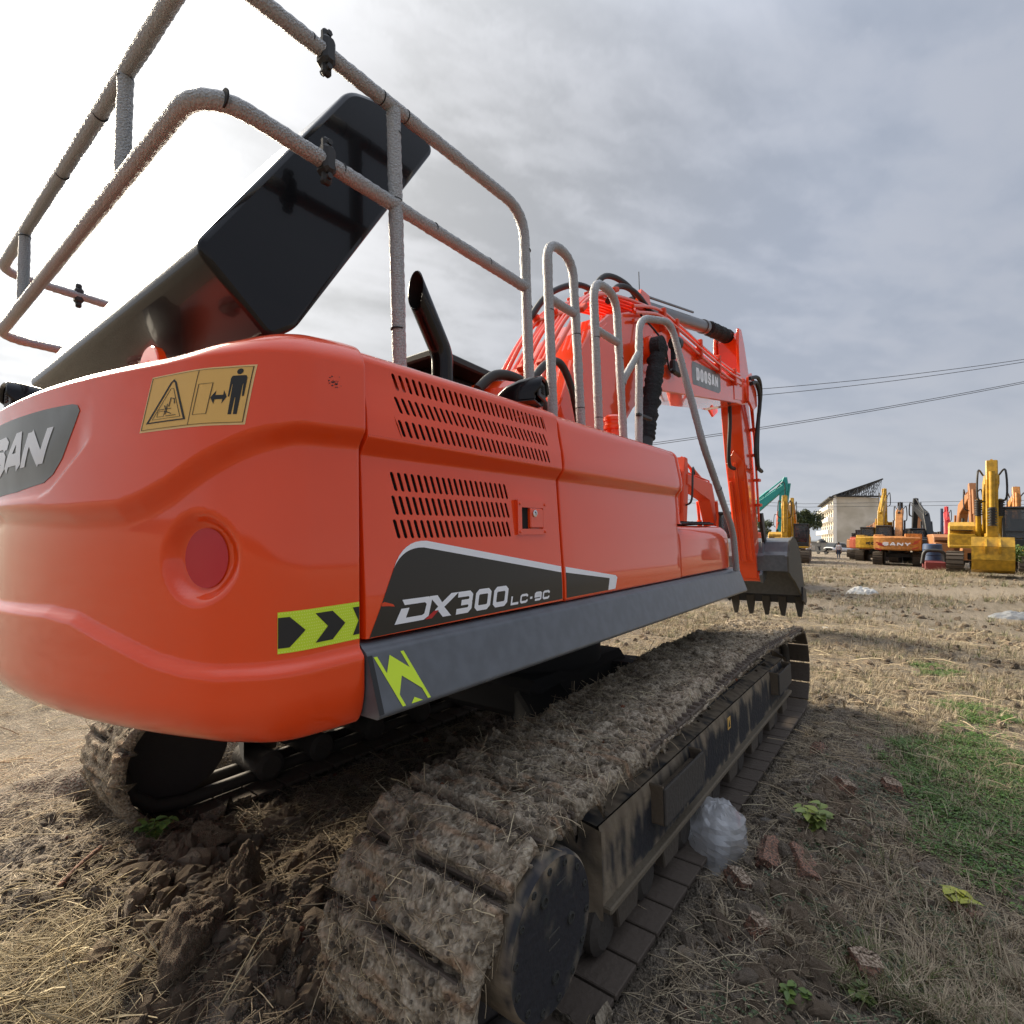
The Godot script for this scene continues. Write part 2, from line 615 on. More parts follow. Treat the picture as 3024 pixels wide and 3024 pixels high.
# ---------------------------------------------------------------- sky
func make_sky() -> PanoramaSkyMaterial:
	var w := 2048
	var h := 1024
	var ripples := FastNoiseLite.new()
	ripples.seed = 4
	ripples.noise_type = FastNoiseLite.TYPE_SIMPLEX_SMOOTH
	ripples.frequency = 1.0
	ripples.fractal_octaves = 5
	ripples.fractal_gain = 0.55
	ripples.domain_warp_enabled = true
	ripples.domain_warp_amplitude = 0.35
	ripples.domain_warp_frequency = 1.2
	var broad := FastNoiseLite.new()
	broad.seed = 17
	broad.noise_type = FastNoiseLite.TYPE_SIMPLEX_SMOOTH
	broad.frequency = 0.42
	broad.fractal_octaves = 3
	var sun := Vector3(0.078, 0.468, -0.880).normalized()
	var px := PackedFloat32Array()
	px.resize(w * h * 3)
	var at := 0
	for j in h:
		var el := PI * (0.5 - (j + 0.5) / h)
		var sy := sin(el)
		var cy := cos(el)
		for i in w:
			var az := TAU * (i + 0.5) / w
			# u runs with atan2(x, -z)
			var d := Vector3(sin(az) * cy, sy, -cos(az) * cy)
			var col: Color
			if sy < -0.01:
				col = Color(0.17, 0.145, 0.115)
			else:
				var k := 1.0 / (maxf(sy, 0.0) + 0.13)
				var p := Vector2(d.x, d.z) * k
				# streets of cloud lie along one direction
				var q := Vector2(p.x * 0.85 + p.y * 0.5, (p.y * 0.85 - p.x * 0.5) * 1.8)
				var c1 := ripples.get_noise_2d(q.x * 1.1, q.y * 1.1)
				var c2 := broad.get_noise_2d(p.x + 3.0, p.y)
				var c3 := ripples.get_noise_2d(q.x * 3.4 + 11.0, q.y * 3.4)
				var near := maxf(0.0, d.dot(sun))
				# a thin even veil, white towards the sun and blue grey away from it
				var lum := 0.40 + 0.10 * near + 0.50 * pow(near, 8.0) + 1.2 * pow(near, 60.0)
				var tint := Color(0.87, 0.98, 1.20).lerp(Color(1.0, 1.005, 1.01), smoothstep(0.35, 0.97, near))
				var mottle := smoothstep(-0.55, 0.55, 0.9 * c1 + 0.5 * c3 * smoothstep(0.3, -0.25, c2) + 0.55 * c2)
				var share := lerpf(-0.13, 0.15, mottle)
				col = tint * lum * (1.0 + share * (0.55 + 0.75 * smoothstep(0.2, 0.8, near)))
				# pale clouds take the blue out
				col = col.lerp(Color(lum, lum, lum * 1.06) * 1.08, 0.35 * mottle)
				var low := pow(1.0 - sy, 6.0)
				col = col.lerp(Color(0.585, 0.60, 0.615) * (1.0 + 0.5 * pow(near, 6.0)), 0.78 * low)
				# extra brightness added overhead, mostly out of view, to lift the shaded ground
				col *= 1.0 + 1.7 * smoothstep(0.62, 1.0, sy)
			px[at] = col.r * 0.155
			px[at + 1] = col.g * 0.155
			px[at + 2] = col.b * 0.155
			at += 3
	var im := Image.create_from_data(w, h, false, Image.FORMAT_RGBF, px.to_byte_array())
	var s := PanoramaSkyMaterial.new()
	s.panorama = ImageTexture.create_from_image(im)
	return s

# ---------------------------------------------------------------- ground
var lump := FastNoiseLite.new()
var crumb := FastNoiseLite.new()
var patch := FastNoiseLite.new()
var grassy := FastNoiseLite.new()
var clodn := FastNoiseLite.new()

func bump(x: float, z: float, cx: float, cz: float, rx: float, rz: float) -> float:
	var a := (x - cx) / rx
	var b := (z - cz) / rz
	return exp(-(a * a + b * b))

# how far the soil is churned: 1 round the machine, 0 out on the field
func churn(x: float, z: float) -> float:
	var dz := maxf(0.0, absf(z) - 1.9)
	var dx := maxf(0.0, maxf(-2.6 - x, x - 2.2))
	return clampf(1.0 - (dz * 1.25 + dx * 0.8), 0.0, 1.0)

func broad_height(x: float, z: float) -> float:
	var d := Vector2(x, z).length()
	# the machine stands 2.5 degrees out of level
	var tilt := (0.0214 * clampf(x, -3, 3) + 0.0377 * clampf(z, -2.6, 2.6)) * clampf(1.6 - d / 6.0, 0.0, 1.0)
	var h := tilt
	h += 0.55 * bump(x, z, 27.0, 6.5, 8.0, 7.0)
	h += 0.05 * bump(x, z, 44.0, 1.0, 7.0, 9.0)
	h += 0.15 * bump(x, z, 50.0, -3.0, 6.0, 6.0)
	h += 0.06 * patch.get_noise_2d(x * 0.4, z * 0.4) * clampf((d - 4.0) / 6.0, 0.0, 1.0)
	# earth pushed up behind and between the tracks, and one added bank
	h += 0.16 * bump(x, z, -2.55, -1.15, 0.5, 1.3)
	h += 0.12 * bump(x, z, -2.45, 0.45, 0.45, 0.55)
	h += 0.10 * bump(x, z, -2.0, -2.6, 1.2, 0.8)
	h += 0.26 * bump(x, z, 0.2, -1.98, 2.6, 0.2)  # unseen bank added outside the left track to block light under the machine
	h += 0.13 * bump(x, z, -1.9, 0.3, 0.5, 0.5)
	h += 0.05 * bump(x, z, -0.9, 1.95, 0.9, 0.18)
	h += 0.09 * bump(x, z, 0.9, 1.95, 1.2, 0.2)
	h += 0.06 * bump(x, z, -1.9, 2.15, 0.35, 0.22)
	h += 0.10 * bump(x, z, -2.75, 1.15, 0.25, 0.4)
	# the tracks have pressed the soil down
	var rut := smoothstep(0.08, 0.0, absf(absf(z) - 1.3) - 0.36) * smoothstep(0.1, 0.0, absf(x) - 2.35)
	h = lerpf(h, tilt - 0.05, rut)
	return h

func ground(x: float, z: float) -> float:
	var ch := churn(x, z)
	var h := broad_height(x, z)
	var l := lump.get_noise_2d(x, z)
	var c := clodn.get_noise_2d(x, z)
	var f := crumb.get_noise_2d(x, z)
	h += (0.010 + 0.045 * ch) * l
	h += (0.006 + 0.038 * ch) * maxf(0.0, c + 0.35)
	h += (0.004 + 0.011 * ch) * f
	return h

func far_lines(lo: float, hi: float, step: float, reach_lo: float, reach_hi: float) -> PackedFloat32Array:
	var a := PackedFloat32Array()
	var s := step
	var x := lo
	while x > -reach_lo:
		s *= 1.06
		x -= s
		a.push_back(x)
	a.reverse()
	x = lo
	while x < hi:
		a.push_back(x)
		x += step
	s = step
	while x < reach_hi:
		a.push_back(x)
		s *= 1.05
		x += s
	a.push_back(reach_hi)
	return a

func soil_color(x: float, z: float, h: float) -> Color:
	var ch := churn(x, z)
	var a := patch.get_noise_2d(x * 1.3, z * 1.3)
	var b := lump.get_noise_2d(x * 1.7 + 40.0, z * 1.7)
	var soil := Color(0.25, 0.205, 0.15).lerp(Color(0.40, 0.34, 0.265), smoothstep(-0.5, 0.6, b + 0.4 * a))
	var dry := Color(0.34, 0.285, 0.20).lerp(Color(0.47, 0.405, 0.305), smoothstep(-0.4, 0.5, b))
	var d := clampf((Vector2(x, z - 1.0).length() - 4.0) / 8.0, 0.0, 1.0)
	var col := soil.lerp(dry, clampf((1.0 - ch) * 0.45 + 0.45 * d + 0.3 * a, 0.0, 1.0))
	# pale wheel tracks cross the field
	var lane := exp(-pow((x - 12.5 - 0.25 * z + 0.7 * a) / 0.8, 2.0)) + exp(-pow((x - 18.5 - 0.3 * z + 0.8 * b) / 1.2, 2.0))
	col = col.lerp(Color(0.52, 0.45, 0.35), clampf(lane * 0.7, 0.0, 0.8))
	col = col.lerp(Color(0.47, 0.40, 0.31), 0.6 * smoothstep(26.0, 40.0, x))
	var g := green_at(x, z)
	return col.lerp(Color(0.075, 0.095, 0.03), 0.75 * g)

func green_at(x: float, z: float) -> float:
	if x > 14.0 or z < 1.5:
		return 0.0
	var n := grassy.get_noise_2d(x, z) * 0.5
	var g := bump(x, z, 1.5, 2.75, 1.0, 0.45) * 1.3 + bump(x, z, 3.4, 2.9, 0.5, 0.35) * 0.7 + bump(x, z, 5.5, 2.6, 0.9, 0.35) * 0.6 + bump(x, z, 0.4, 2.75, 0.45, 0.3) * 0.5 + bump(x, z, 4.6, 4.0, 1.3, 0.5) * 0.5
	return clampf(smoothstep(0.3, 0.75, g + n * 0.7), 0.0, 1.0)

func make_ground() -> void:
	lump.seed = 2
	lump.noise_type = FastNoiseLite.TYPE_SIMPLEX_SMOOTH
	lump.frequency = 2.6
	lump.fractal_octaves = 4
	clodn.seed = 6
	clodn.noise_type = FastNoiseLite.TYPE_CELLULAR
	clodn.cellular_return_type = FastNoiseLite.RETURN_DISTANCE2_SUB
	clodn.frequency = 9.0
	clodn.fractal_octaves = 2
	crumb.seed = 9
	crumb.noise_type = FastNoiseLite.TYPE_SIMPLEX
	crumb.frequency = 22.0
	crumb.fractal_octaves = 3
	patch.seed = 12
	patch.noise_type = FastNoiseLite.TYPE_SIMPLEX_SMOOTH
	patch.frequency = 0.5
	patch.fractal_octaves = 4
	grassy.seed = 15
	grassy.noise_type = FastNoiseLite.TYPE_SIMPLEX_SMOOTH
	grassy.frequency = 2.2
	grassy.fractal_octaves = 4
	var xs := far_lines(-3.1, 2.6, 0.016, 60.0, 420.0)
	var zs := far_lines(-1.4, 3.4, 0.016, 220.0, 220.0)
	var nx := xs.size()
	var nz := zs.size()
	var pts := PackedVector3Array()
	pts.resize(nx * nz)
	var cols := PackedColorArray()
	cols.resize(nx * nz)
	for i in nx:
		var x := xs[i]
		for j in nz:
			var z := zs[j]
			var h := ground(x, z)
			pts[i * nz + j] = Vector3(x, h, z)
			cols[i * nz + j] = soil_color(x, z, h)
	var mb := MB.new()
	mb.grid(pts, nx, nz, true, cols)
	var o := put(self, "ground", mb, M.soil)
	o.set_meta("kind", "structure")

# ---------------------------------------------------------------- the orange excavator (x forward, y up, z to its right side)
var ex: Node3D
const SIDE_PROFILE := [1.41, 1.25, 1.50, 1.25, 1.955, 1.226, 1.965, 1.226, 2.012, 1.262, 2.06, 1.262, 2.20, 1.238]

func side_z(y: float) -> float:
	return poly_at(SIDE_PROFILE, y)

func side_map(p: Vector2) -> Array:
	var dz := (side_z(p.y + 0.004) - side_z(p.y - 0.004)) / 0.008
	return [Vector3(p.x, p.y, side_z(p.y)), Vector3(0, -dz, 1).normalized()]

# the whole (y, z) section of the right hood from the bottom lip round to the roof
func hood_section() -> PackedVector2Array:
	var p := PackedVector2Array([Vector2(1.41, 1.20), Vector2(1.406, 1.235), Vector2(1.412, 1.247), Vector2(1.42, 1.25)])
	for y in [1.5, 1.6, 1.7, 1.8, 1.9, 1.945, 1.958, 1.966, 1.975, 1.985, 1.995, 2.003, 2.012, 2.022, 2.04, 2.08, 2.14, 2.19]:
		var zz := side_z(y)
		if y == 1.958 or y == 1.966:
			zz += 0.001
		if y == 2.012 or y == 2.022:
			zz -= 0.003
		p.push_back(Vector2(y, zz))
	for k in 7:
		var a := PI / 2 * k / 6.0
		p.push_back(Vector2(2.205 + 0.085 * sin(a), 1.15 + 0.087 * cos(a)))
	p.push_back(Vector2(2.298, 1.05))
	p.push_back(Vector2(2.30, 0.70))
	return p

func hood_panel(parent: Node, called: String, x0: float, x1: float, material: Material) -> MeshInstance3D:
	var sec := hood_section()
	var xs := [x0 + 0.0, x0 + 0.002, x0 + 0.008]
	var k := 14
	for i in range(1, k):
		xs.push_back(lerpf(x0 + 0.008, x1 - 0.008, float(i) / k))
	xs.append_array([x1 - 0.008, x1 - 0.002, x1])
	var pts := PackedVector3Array()
	for i in xs.size():
		var inn := 0.0
		if i == 0 or i == xs.size() - 1:
			inn = 0.03
		elif i == 1 or i == xs.size() - 2:
			inn = 0.004
		for j in sec.size():
			var a := sec[maxi(j - 1, 0)]
			var b := sec[mini(j + 1, sec.size() - 1)]
			var t := (b - a).normalized()
			var nn := Vector2(-t.y, t.x)
			if nn.y < 0 and j < 20:
				nn = -nn
			var q := sec[j] - nn * inn
			pts.push_back(Vector3(xs[i], q.x, q.y))
	var mb := MB.new()
	mb.grid(pts, xs.size(), sec.size(), true)
	return put(parent, called, mb, material)

# door skin with slots cut through
func slot_row(mb: MB, x0: float, n: int, pitch: float, yc: float, ch: float, sh: float, lean: float, wid: float, xl: float, xr: float) -> void:
	var pos := func(x: float, y: float) -> Array: return side_map(Vector2(x, y))
	var deep := 0.003
	for i in n:
		var cx := x0 + pitch * i
		var ring := []
		var edge := []
		var hh := sh / 2 - wid / 2
		var cell_h := ch / 2
		var cell_w := pitch / 2
		for k in 16:
			var an := TAU * (k + 0.5) / 16.0
			var q := Vector2(cos(an) * wid / 2, sin(an) * wid / 2 + (hh if sin(an) > 0 else -hh))
			ring.push_back(q)
			var d := Vector2(cos(an), sin(an) * 1.0)
			# the corners belong to the cell
			var s := minf(cell_w / maxf(absf(d.x), 1e-5), cell_h / maxf(absf(d.y) * 2.6, 1e-5))
			var e := Vector2(clampf(d.x * s, -cell_w, cell_w), clampf(d.y * 2.6 * s, -cell_h, cell_h))
			edge.push_back(e)
		# snap four edge points to the corners of the cell
		for cc in [Vector2(1, 1), Vector2(-1, 1), Vector2(-1, -1), Vector2(1, -1)]:
			var target := Vector2(cc.x * cell_w, cc.y * cell_h)
			var best := 0
			for k in 16:
				if edge[k].distance_to(target) < edge[best].distance_to(target):
					best = k
			edge[best] = target
		var skew := func(q: Vector2) -> Vector2: return Vector2(cx + q.x + q.y * lean, yc + q.y)
		var ir := []
		var ie := []
		for k in 16:
			var a: Array = pos.call(skew.call(ring[k]).x, skew.call(ring[k]).y)
			var b: Array = pos.call(skew.call(edge[k]).x, skew.call(edge[k]).y)
			ir.push_back(mb.vert(a[0], a[1]))
			ie.push_back(mb.vert(b[0], b[1]))
		for k in 16:
			var k2 := (k + 1) % 16
			mb.face(ir[k], ie[k], ie[k2])
			mb.face(ir[k], ie[k2], ir[k2])
			var p: Vector3 = mb.v[ir[k]]
			var p2: Vector3 = mb.v[ir[k2]]
			var c0: Array = pos.call(skew.call(Vector2.ZERO).x, yc)
			mb.quad(p, p2, p2 - Vector3(0, 0, deep), p - Vector3(0, 0, deep), c0[0] - p)
	# plain skin left and right of the row
	var fill := func(xa0: float, xa1: float, xb0: float, xb1: float) -> void:
		var y0 := yc - ch / 2
		var y1 := yc + ch / 2
		var ids := []
		for q in [Vector2(xa0, y0), Vector2(xb0, y0), Vector2(xb1, y1), Vector2(xa1, y1)]:
			var a: Array = pos.call(q.x, q.y)
			ids.push_back(mb.vert(a[0], a[1]))
		mb.face(ids[0], ids[1], ids[2])
		mb.face(ids[0], ids[2], ids[3])
	var first := x0 - pitch / 2
	var last := x0 + pitch * (n - 0.5)
	fill.call(xl, xl, first - ch / 2 * lean, first + ch / 2 * lean)
	fill.call(last - ch / 2 * lean, last + ch / 2 * lean, xr, xr)

func strip(mb: MB, x0: float, x1: float, ys: Array) -> void:
	for i in ys.size() - 1:
		var ids := []
		for q in [Vector2(x0, ys[i]), Vector2(x1, ys[i]), Vector2(x1, ys[i + 1]), Vector2(x0, ys[i + 1])]:
			var a := side_map(q)
			ids.push_back(mb.vert(a[0], a[1]))
		mb.face(ids[0], ids[1], ids[2])
		mb.face(ids[0], ids[2], ids[3])

func engine_door() -> void:
	var x0 := -2.415
	var x1 := -1.331
	var mb := MB.new()
	var e := 0.006
	strip(mb, x0 + e, x1 - e, [1.416, 1.5, 1.6, 1.70125])
	for r in 3:
		slot_row(mb, -2.287 + 0.002 * r, 21, 0.0286, 1.8905 - 0.0757 * r, 0.0757, 0.061, -0.30, 0.0145, x0 + e, x1 - e)
	var ys := []
	for y in [1.92835, 1.945, 1.953, 1.959, 1.966, 1.975, 1.985, 1.995, 2.003, 2.009, 2.014, 2.0195]:
		ys.push_back(y)
	strip(mb, x0 + e, x1 - e, ys)
	for r in 3:
		slot_row(mb, -2.286 + 0.004 * r, 30, 0.0286, 2.2085 - 0.0755 * r, 0.0755, 0.053, -0.385, 0.0140, x0 + e, x1 - e)
	# top roll and the folded edges
	var sec := PackedVector2Array([Vector2(2.24625, side_z(2.24625))])
	for k in range(1, 8):
		var a := PI / 2 * k / 7.0
		sec.push_back(Vector2(2.24625 + 0.05 * sin(a), 1.15 + (side_z(2.24625) - 1.15) * cos(a)))
	sec.push_back(Vector2(2.30, 0.7))
	var pts := PackedVector3Array()
	for x in [x0 + e, -2.0, -1.7, x1 - e]:
		for q in sec:
			pts.push_back(Vector3(x, q.x, q.y))
	mb.grid(pts, 4, sec.size(), true)
	var full := PackedVector2Array()
	for y in [1.416, 1.5, 1.7, 1.92, 1.953, 1.962, 1.975, 1.995, 2.009, 2.02, 2.1, 2.2, 2.24625]:
		full.push_back(Vector2(y, side_z(y)))
	for q in sec.slice(1):
		full.push_back(q)
	for s in [0, 1]:
		var xe := x0 + e if s == 0 else x1 - e
		var d := -e if s == 0 else e
		var ep := PackedVector3Array()
		for q in full:
			ep.push_back(Vector3(xe, q.x, q.y))
		for q in full:
			ep.push_back(Vector3(xe + d * 0.7, q.x, q.y - 0.003))
		for q in full:
			ep.push_back(Vector3(xe + d, q.x, q.y - 0.03))
		mb.grid(ep, 3, full.size(), s == 1)
	mb.quad(Vector3(x0, 1.416, 1.25), Vector3(x1, 1.416, 1.25), Vector3(x1, 1.416, 1.2), Vector3(x0, 1.416, 1.2), Vector3.DOWN)
	var door := put(ex, "engine_door", mb, M.orange_paint)
	door.set_meta("label", "orange louvred engine door with dark model badge")
	# what shows through the slots
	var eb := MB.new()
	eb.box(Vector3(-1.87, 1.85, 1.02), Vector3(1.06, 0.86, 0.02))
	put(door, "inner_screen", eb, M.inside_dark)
	var gb := MB.new()
	for i in 5:
		gb.tube(arr3([-2.2 + i * 0.19, 1.45, 1.12, -2.15 + i * 0.16, 1.7, 1.15, -2.2 + i * 0.19, 1.98, 1.12]), 0.02, 8)
	gb.box(Vector3(-1.9, 1.78, 1.08), Vector3(0.5, 0.12, 0.08), 0.02)
	put(door, "engine_pipe", gb, M.engine_grey)
	# latch
	var fr := MB.new()
	var z := side_z(1.79)
	var hole := arr2([-1.633, 1.74, -1.479, 1.74, -1.479, 1.829, -1.633, 1.829])
	var outer := arr2([-1.660, 1.716, -1.453, 1.716, -1.453, 1.860, -1.660, 1.860])
	for i in 4:
		var j := (i + 1) % 4
		for q in [[0.0, 0.007]]:
			var a := Vector3(outer[i].x, outer[i].y, z + 0.014)
			var b := Vector3(outer[j].x, outer[j].y, z + 0.014)
			var c := Vector3(hole[j].x, hole[j].y, z + 0.014)
			var d := Vector3(hole[i].x, hole[i].y, z + 0.014)
			fr.quad(a, b, c, d, Vector3.BACK)
			var mid := (a + b) / 2 - Vector3(-1.5565, 1.788, z)
			fr.quad(a, b, b - Vector3(0, 0, 0.012), a - Vector3(0, 0, 0.02), mid)
			fr.quad(d, c, c - Vector3(0, 0, 0.012), d - Vector3(0, 0, 0.012), -mid)
	for i in 4:
		var c2 := outer[i].lerp(hole[i], 0.5)
		fr.lathe(arr2([0.0065, 0, 0.005, 0.004, 0, 0.005]), Transform3D(Basis(Vector3.RIGHT, PI / 2), Vector3(c2.x, c2.y, z + 0.014)), 10)
	var frame := put(door, "latch_frame", fr, M.orange_paint)
	var pk := MB.new()
	pk.quad(Vector3(-1.633, 1.74, z + 0.003), Vector3(-1.575, 1.74, z + 0.003), Vector3(-1.575, 1.829, z + 0.003), Vector3(-1.633, 1.829, z + 0.003), Vector3.BACK)
	put(door, "latch_pocket", pk, M.inside_dark)
	var hb := MB.new()
	hb.box(Vector3(-1.531, 1.785, z + 0.004), Vector3(0.094, 0.084, 0.03), 0.004)
	put(door, "latch_handle", hb, M.orange_paint)
	var lk := MB.new()
	lk.lathe(arr2([0.015, 0, 0.015, 0.005, 0.008, 0.006, 0.0075, 0.002, 0, 0.002]), Transform3D(Basis(Vector3.RIGHT, PI / 2), Vector3(-1.551, 1.805, z + 0.019)), 16)
	put(door, "lock", lk, M.chrome)

func badge() -> void:
	# dark wedge with a white rim and the model number
	var dk := MB.new()
	var wt := MB.new()
	var inner := PackedVector2Array([Vector2(-2.401, 1.418), Vector2(-2.302, 1.617)])
	for k in 9:
		var t := k / 8.0
		var a := Vector2(-2.302, 1.617)
		var b := Vector2(-2.262, 1.683)
		var c := Vector2(-2.172, 1.678)
		inner.push_back(a.lerp(b, t).lerp(b.lerp(c, t), t))
	var in1 := inner.duplicate()
	in1.append_array([Vector2(-1.342, 1.543), Vector2(-1.342, 1.424), Vector2(-2.39, 1.418)])
	var rim := PackedVector2Array([Vector2(-2.302, 1.617)])
	for k in 9:
		var t := k / 8.0
		rim.push_back(Vector2(-2.302, 1.617).lerp(Vector2(-2.262, 1.706), t).lerp(Vector2(-2.262, 1.706).lerp(Vector2(-2.160, 1.700), t), t))
	rim.append_array([Vector2(-1.342, 1.570), Vector2(-1.342, 1.543)])
	for k in range(8, 0, -1):
		rim.push_back(inner[k + 2])
	lay(dk, [in1], 0.04, side_map, 0.0012)
	lay(wt, [rim], 0.04, side_map, 0.0012)
	var d := put(ex, "model_badge", dk, M.decal_dark)
	put(d, "badge_rim", wt, M.decal_white)
	var d2 := MB.new()
	var w2 := MB.new()
	lay(d2, [arr2([-1.305, 1.424, -0.90, 1.424, -0.882, 1.484, -1.305, 1.540])], 0.04, side_map, 0.0012)
	lay(w2, [arr2([-1.305, 1.540, -0.882, 1.484, -0.90, 1.424, -0.82, 1.424, -0.795, 1.482, -0.812, 1.494, -1.305, 1.566])], 0.04, side_map, 0.0012)
	put(d, "badge_tail", d2, M.decal_dark)
	put(d, "badge_tail_rim", w2, M.decal_white)
	var tx := MB.new()
	var t := 0.019
	lay(tx, [arr2([-2.308, 1.443, -2.187, 1.443, -2.165, 1.453, -2.148, 1.506, -2.162, 1.516, -2.275, 1.516, -2.266, 1.499, -2.180, 1.499, -2.173, 1.493, -2.184, 1.463, -2.194, 1.459, -2.262, 1.459, -2.247, 1.489, -2.280, 1.489])], 0.05, side_map, 0.0024)
	lay(tx, [arr2([-2.160, 1.516, -2.122, 1.516, -2.102, 1.490, -2.055, 1.517, -2.018, 1.517, -2.092, 1.474, -2.060, 1.441, -2.100, 1.441, -2.123, 1.466, -2.131, 1.462, -2.136, 1.468, -2.121, 1.478])], 0.05, side_map, 0.0024)
	var x := -2.046
	for ch in "300":
		lay(tx, glyph(ch, Vector2(x, 1.440), 0.088, 0.077, t, 0.22), 0.05, side_map, 0.0024)
		x += 0.104
	x = -1.726
	for ch in "LC-9C":
		var w := 0.03 if ch == "-" else 0.052
		lay(tx, glyph(ch, Vector2(x, 1.437), w, 0.037, 0.0095, 0.22), 0.05, side_map, 0.0024)
		x += w + 0.009
	put(d, "lettering", tx, M.decal_white)
	var rd := MB.new()
	lay(rd, [arr2([-2.182, 1.443, -2.150, 1.443, -2.118, 1.466, -2.140, 1.466])], 0.05, side_map, 0.0026)
	put(d, "red_flash", rd, M.decal_red)
	var sc := MB.new()
	lay(sc, [arr2([-2.358, 1.512, -2.345, 1.517, -2.312, 1.507, -2.305, 1.499, -2.33, 1.503, -2.355, 1.505])], 0.1, side_map, 0.0016)
	put(d, "scratch", sc, M.orange_dull)

# ---- counterweight: outline in plan, walked from the right seam round the tail
var cw_line := PackedVector2Array()
var cw_len := PackedFloat32Array()
const CREASE := [0.0, 1.983, 0.2, 1.973, 0.274, 1.952, 0.34, 1.926, 0.41, 1.889, 0.527, 1.825, 0.623, 1.789, 0.706, 1.77, 0.93, 1.768, 1.25, 1.785, 1.78, 1.81]
const LEDGE := [0.0, 1.383, 0.377, 1.379, 0.468, 1.385, 0.577, 1.402, 0.699, 1.437, 0.815, 1.467, 0.921, 1.497, 1.08, 1.509, 1.78, 1.496]
const INNER := [0.80, 2.02, 0.84, 1.987, 0.876, 1.964, 0.972, 1.905, 1.036, 1.868, 1.107, 1.851, 1.78, 1.856]

func make_outline() -> void:
	var p := arr2([-2.432, 1.25, -2.55, 1.25, -2.62, 1.248, -2.69, 1.222, -2.745, 1.165, -2.80, 1.08, -2.88, 0.85, -2.945, 0.58, -2.985, 0.3, -3.0, 0.0])
	for i in range(8, -1, -1):
		p.push_back(Vector2(p[i].x, -p[i].y))
	for i in p.size() - 1:
		for k in 24:
			cw_line.push_back(p[i].cubic_interpolate(p[i + 1], p[maxi(i - 1, 0)] if i > 0 else p[0] * 2 - p[1], p[mini(i + 2, p.size() - 1)], k / 24.0))
	cw_line.push_back(p[p.size() - 1])
	var s := 0.0
	for i in cw_line.size():
		if i > 0:
			s += cw_line[i].distance_to(cw_line[i - 1])
		cw_len.push_back(s)

func cw_at(s: float) -> Vector2:
	var i := clampi(cw_len.bsearch(s), 1, cw_len.size() - 1)
	return cw_line[i - 1].lerp(cw_line[i], clampf((s - cw_len[i - 1]) / (cw_len[i] - cw_len[i - 1]), 0, 1))

func cw_out(s: float) -> Vector2:
	var t := (cw_at(s + 0.012) - cw_at(s - 0.012)).normalized()
	return Vector2(t.y, -t.x)

func cw_relief(s: float, y: float) -> float:
	var m: float = cw_len[cw_len.size() - 1]
	var q := s if s < m / 2 else m - s
	var o := 0.033 * smoothstep(-0.012, 0.05, y - poly_at(CREASE, q))
	o += 0.022 * smoothstep(0.018, -0.014, y - poly_at(LEDGE, q))
	if q > 0.8:
		var di := y - poly_at(INNER, q)
		o -= 0.008 * smoothstep(-0.004, 0.012, di) * (1.0 - smoothstep(0.03, 0.16, di)) * smoothstep(0.80, 0.90, q)
	var d := Vector2(q - 0.452, y - 1.667).length()
	o -= 0.034 * smoothstep(0.122, 0.082, d)
	return o - 0.0

func cw_surface(s: float, y: float) -> Vector3:
	var p := cw_at(s)
	var n := cw_out(s)
	var o := cw_relief(s, y)
	# rounding at the foot and the top
	if y < 1.30:
		var t := (1.30 - y) / 0.12
		o -= lerpf(0.05, 0.12, smoothstep(0.0, 0.5, s)) * (1.0 - sqrt(maxf(0.0, 1.0 - t * t)))
	if y > 2.21:
		var t2 := (y - 2.21) / 0.085
		o -= 0.075 * (1.0 - sqrt(maxf(0.0, 1.0 - t2 * t2))) + 0.012 * t2
	elif y > 2.03:
		o -= 0.0
	# the roof line sinks a little towards the middle of the tail
	var m: float = cw_len[cw_len.size() - 1]
	var q := s if s < m / 2 else m - s
	var yo := y - 0.075 * smoothstep(0.0, 0.6, q) * smoothstep(2.12, 2.295, y)
	return Vector3(p.x + n.x * o, yo, p.y + n.y * o)

func cw_map(p: Vector2) -> Array:
	var e := 0.006
	var a := cw_surface(p.x, p.y)
	var du := cw_surface(p.x + e, p.y) - cw_surface(p.x - e, p.y)
	var dv := cw_surface(p.x, p.y + e) - cw_surface(p.x, p.y - e)
	var n := du.cross(dv).normalized()
	var o := cw_out(p.x)
	if n.dot(Vector3(o.x, 0, o.y)) < 0:
		n = -n
	return [a, n]

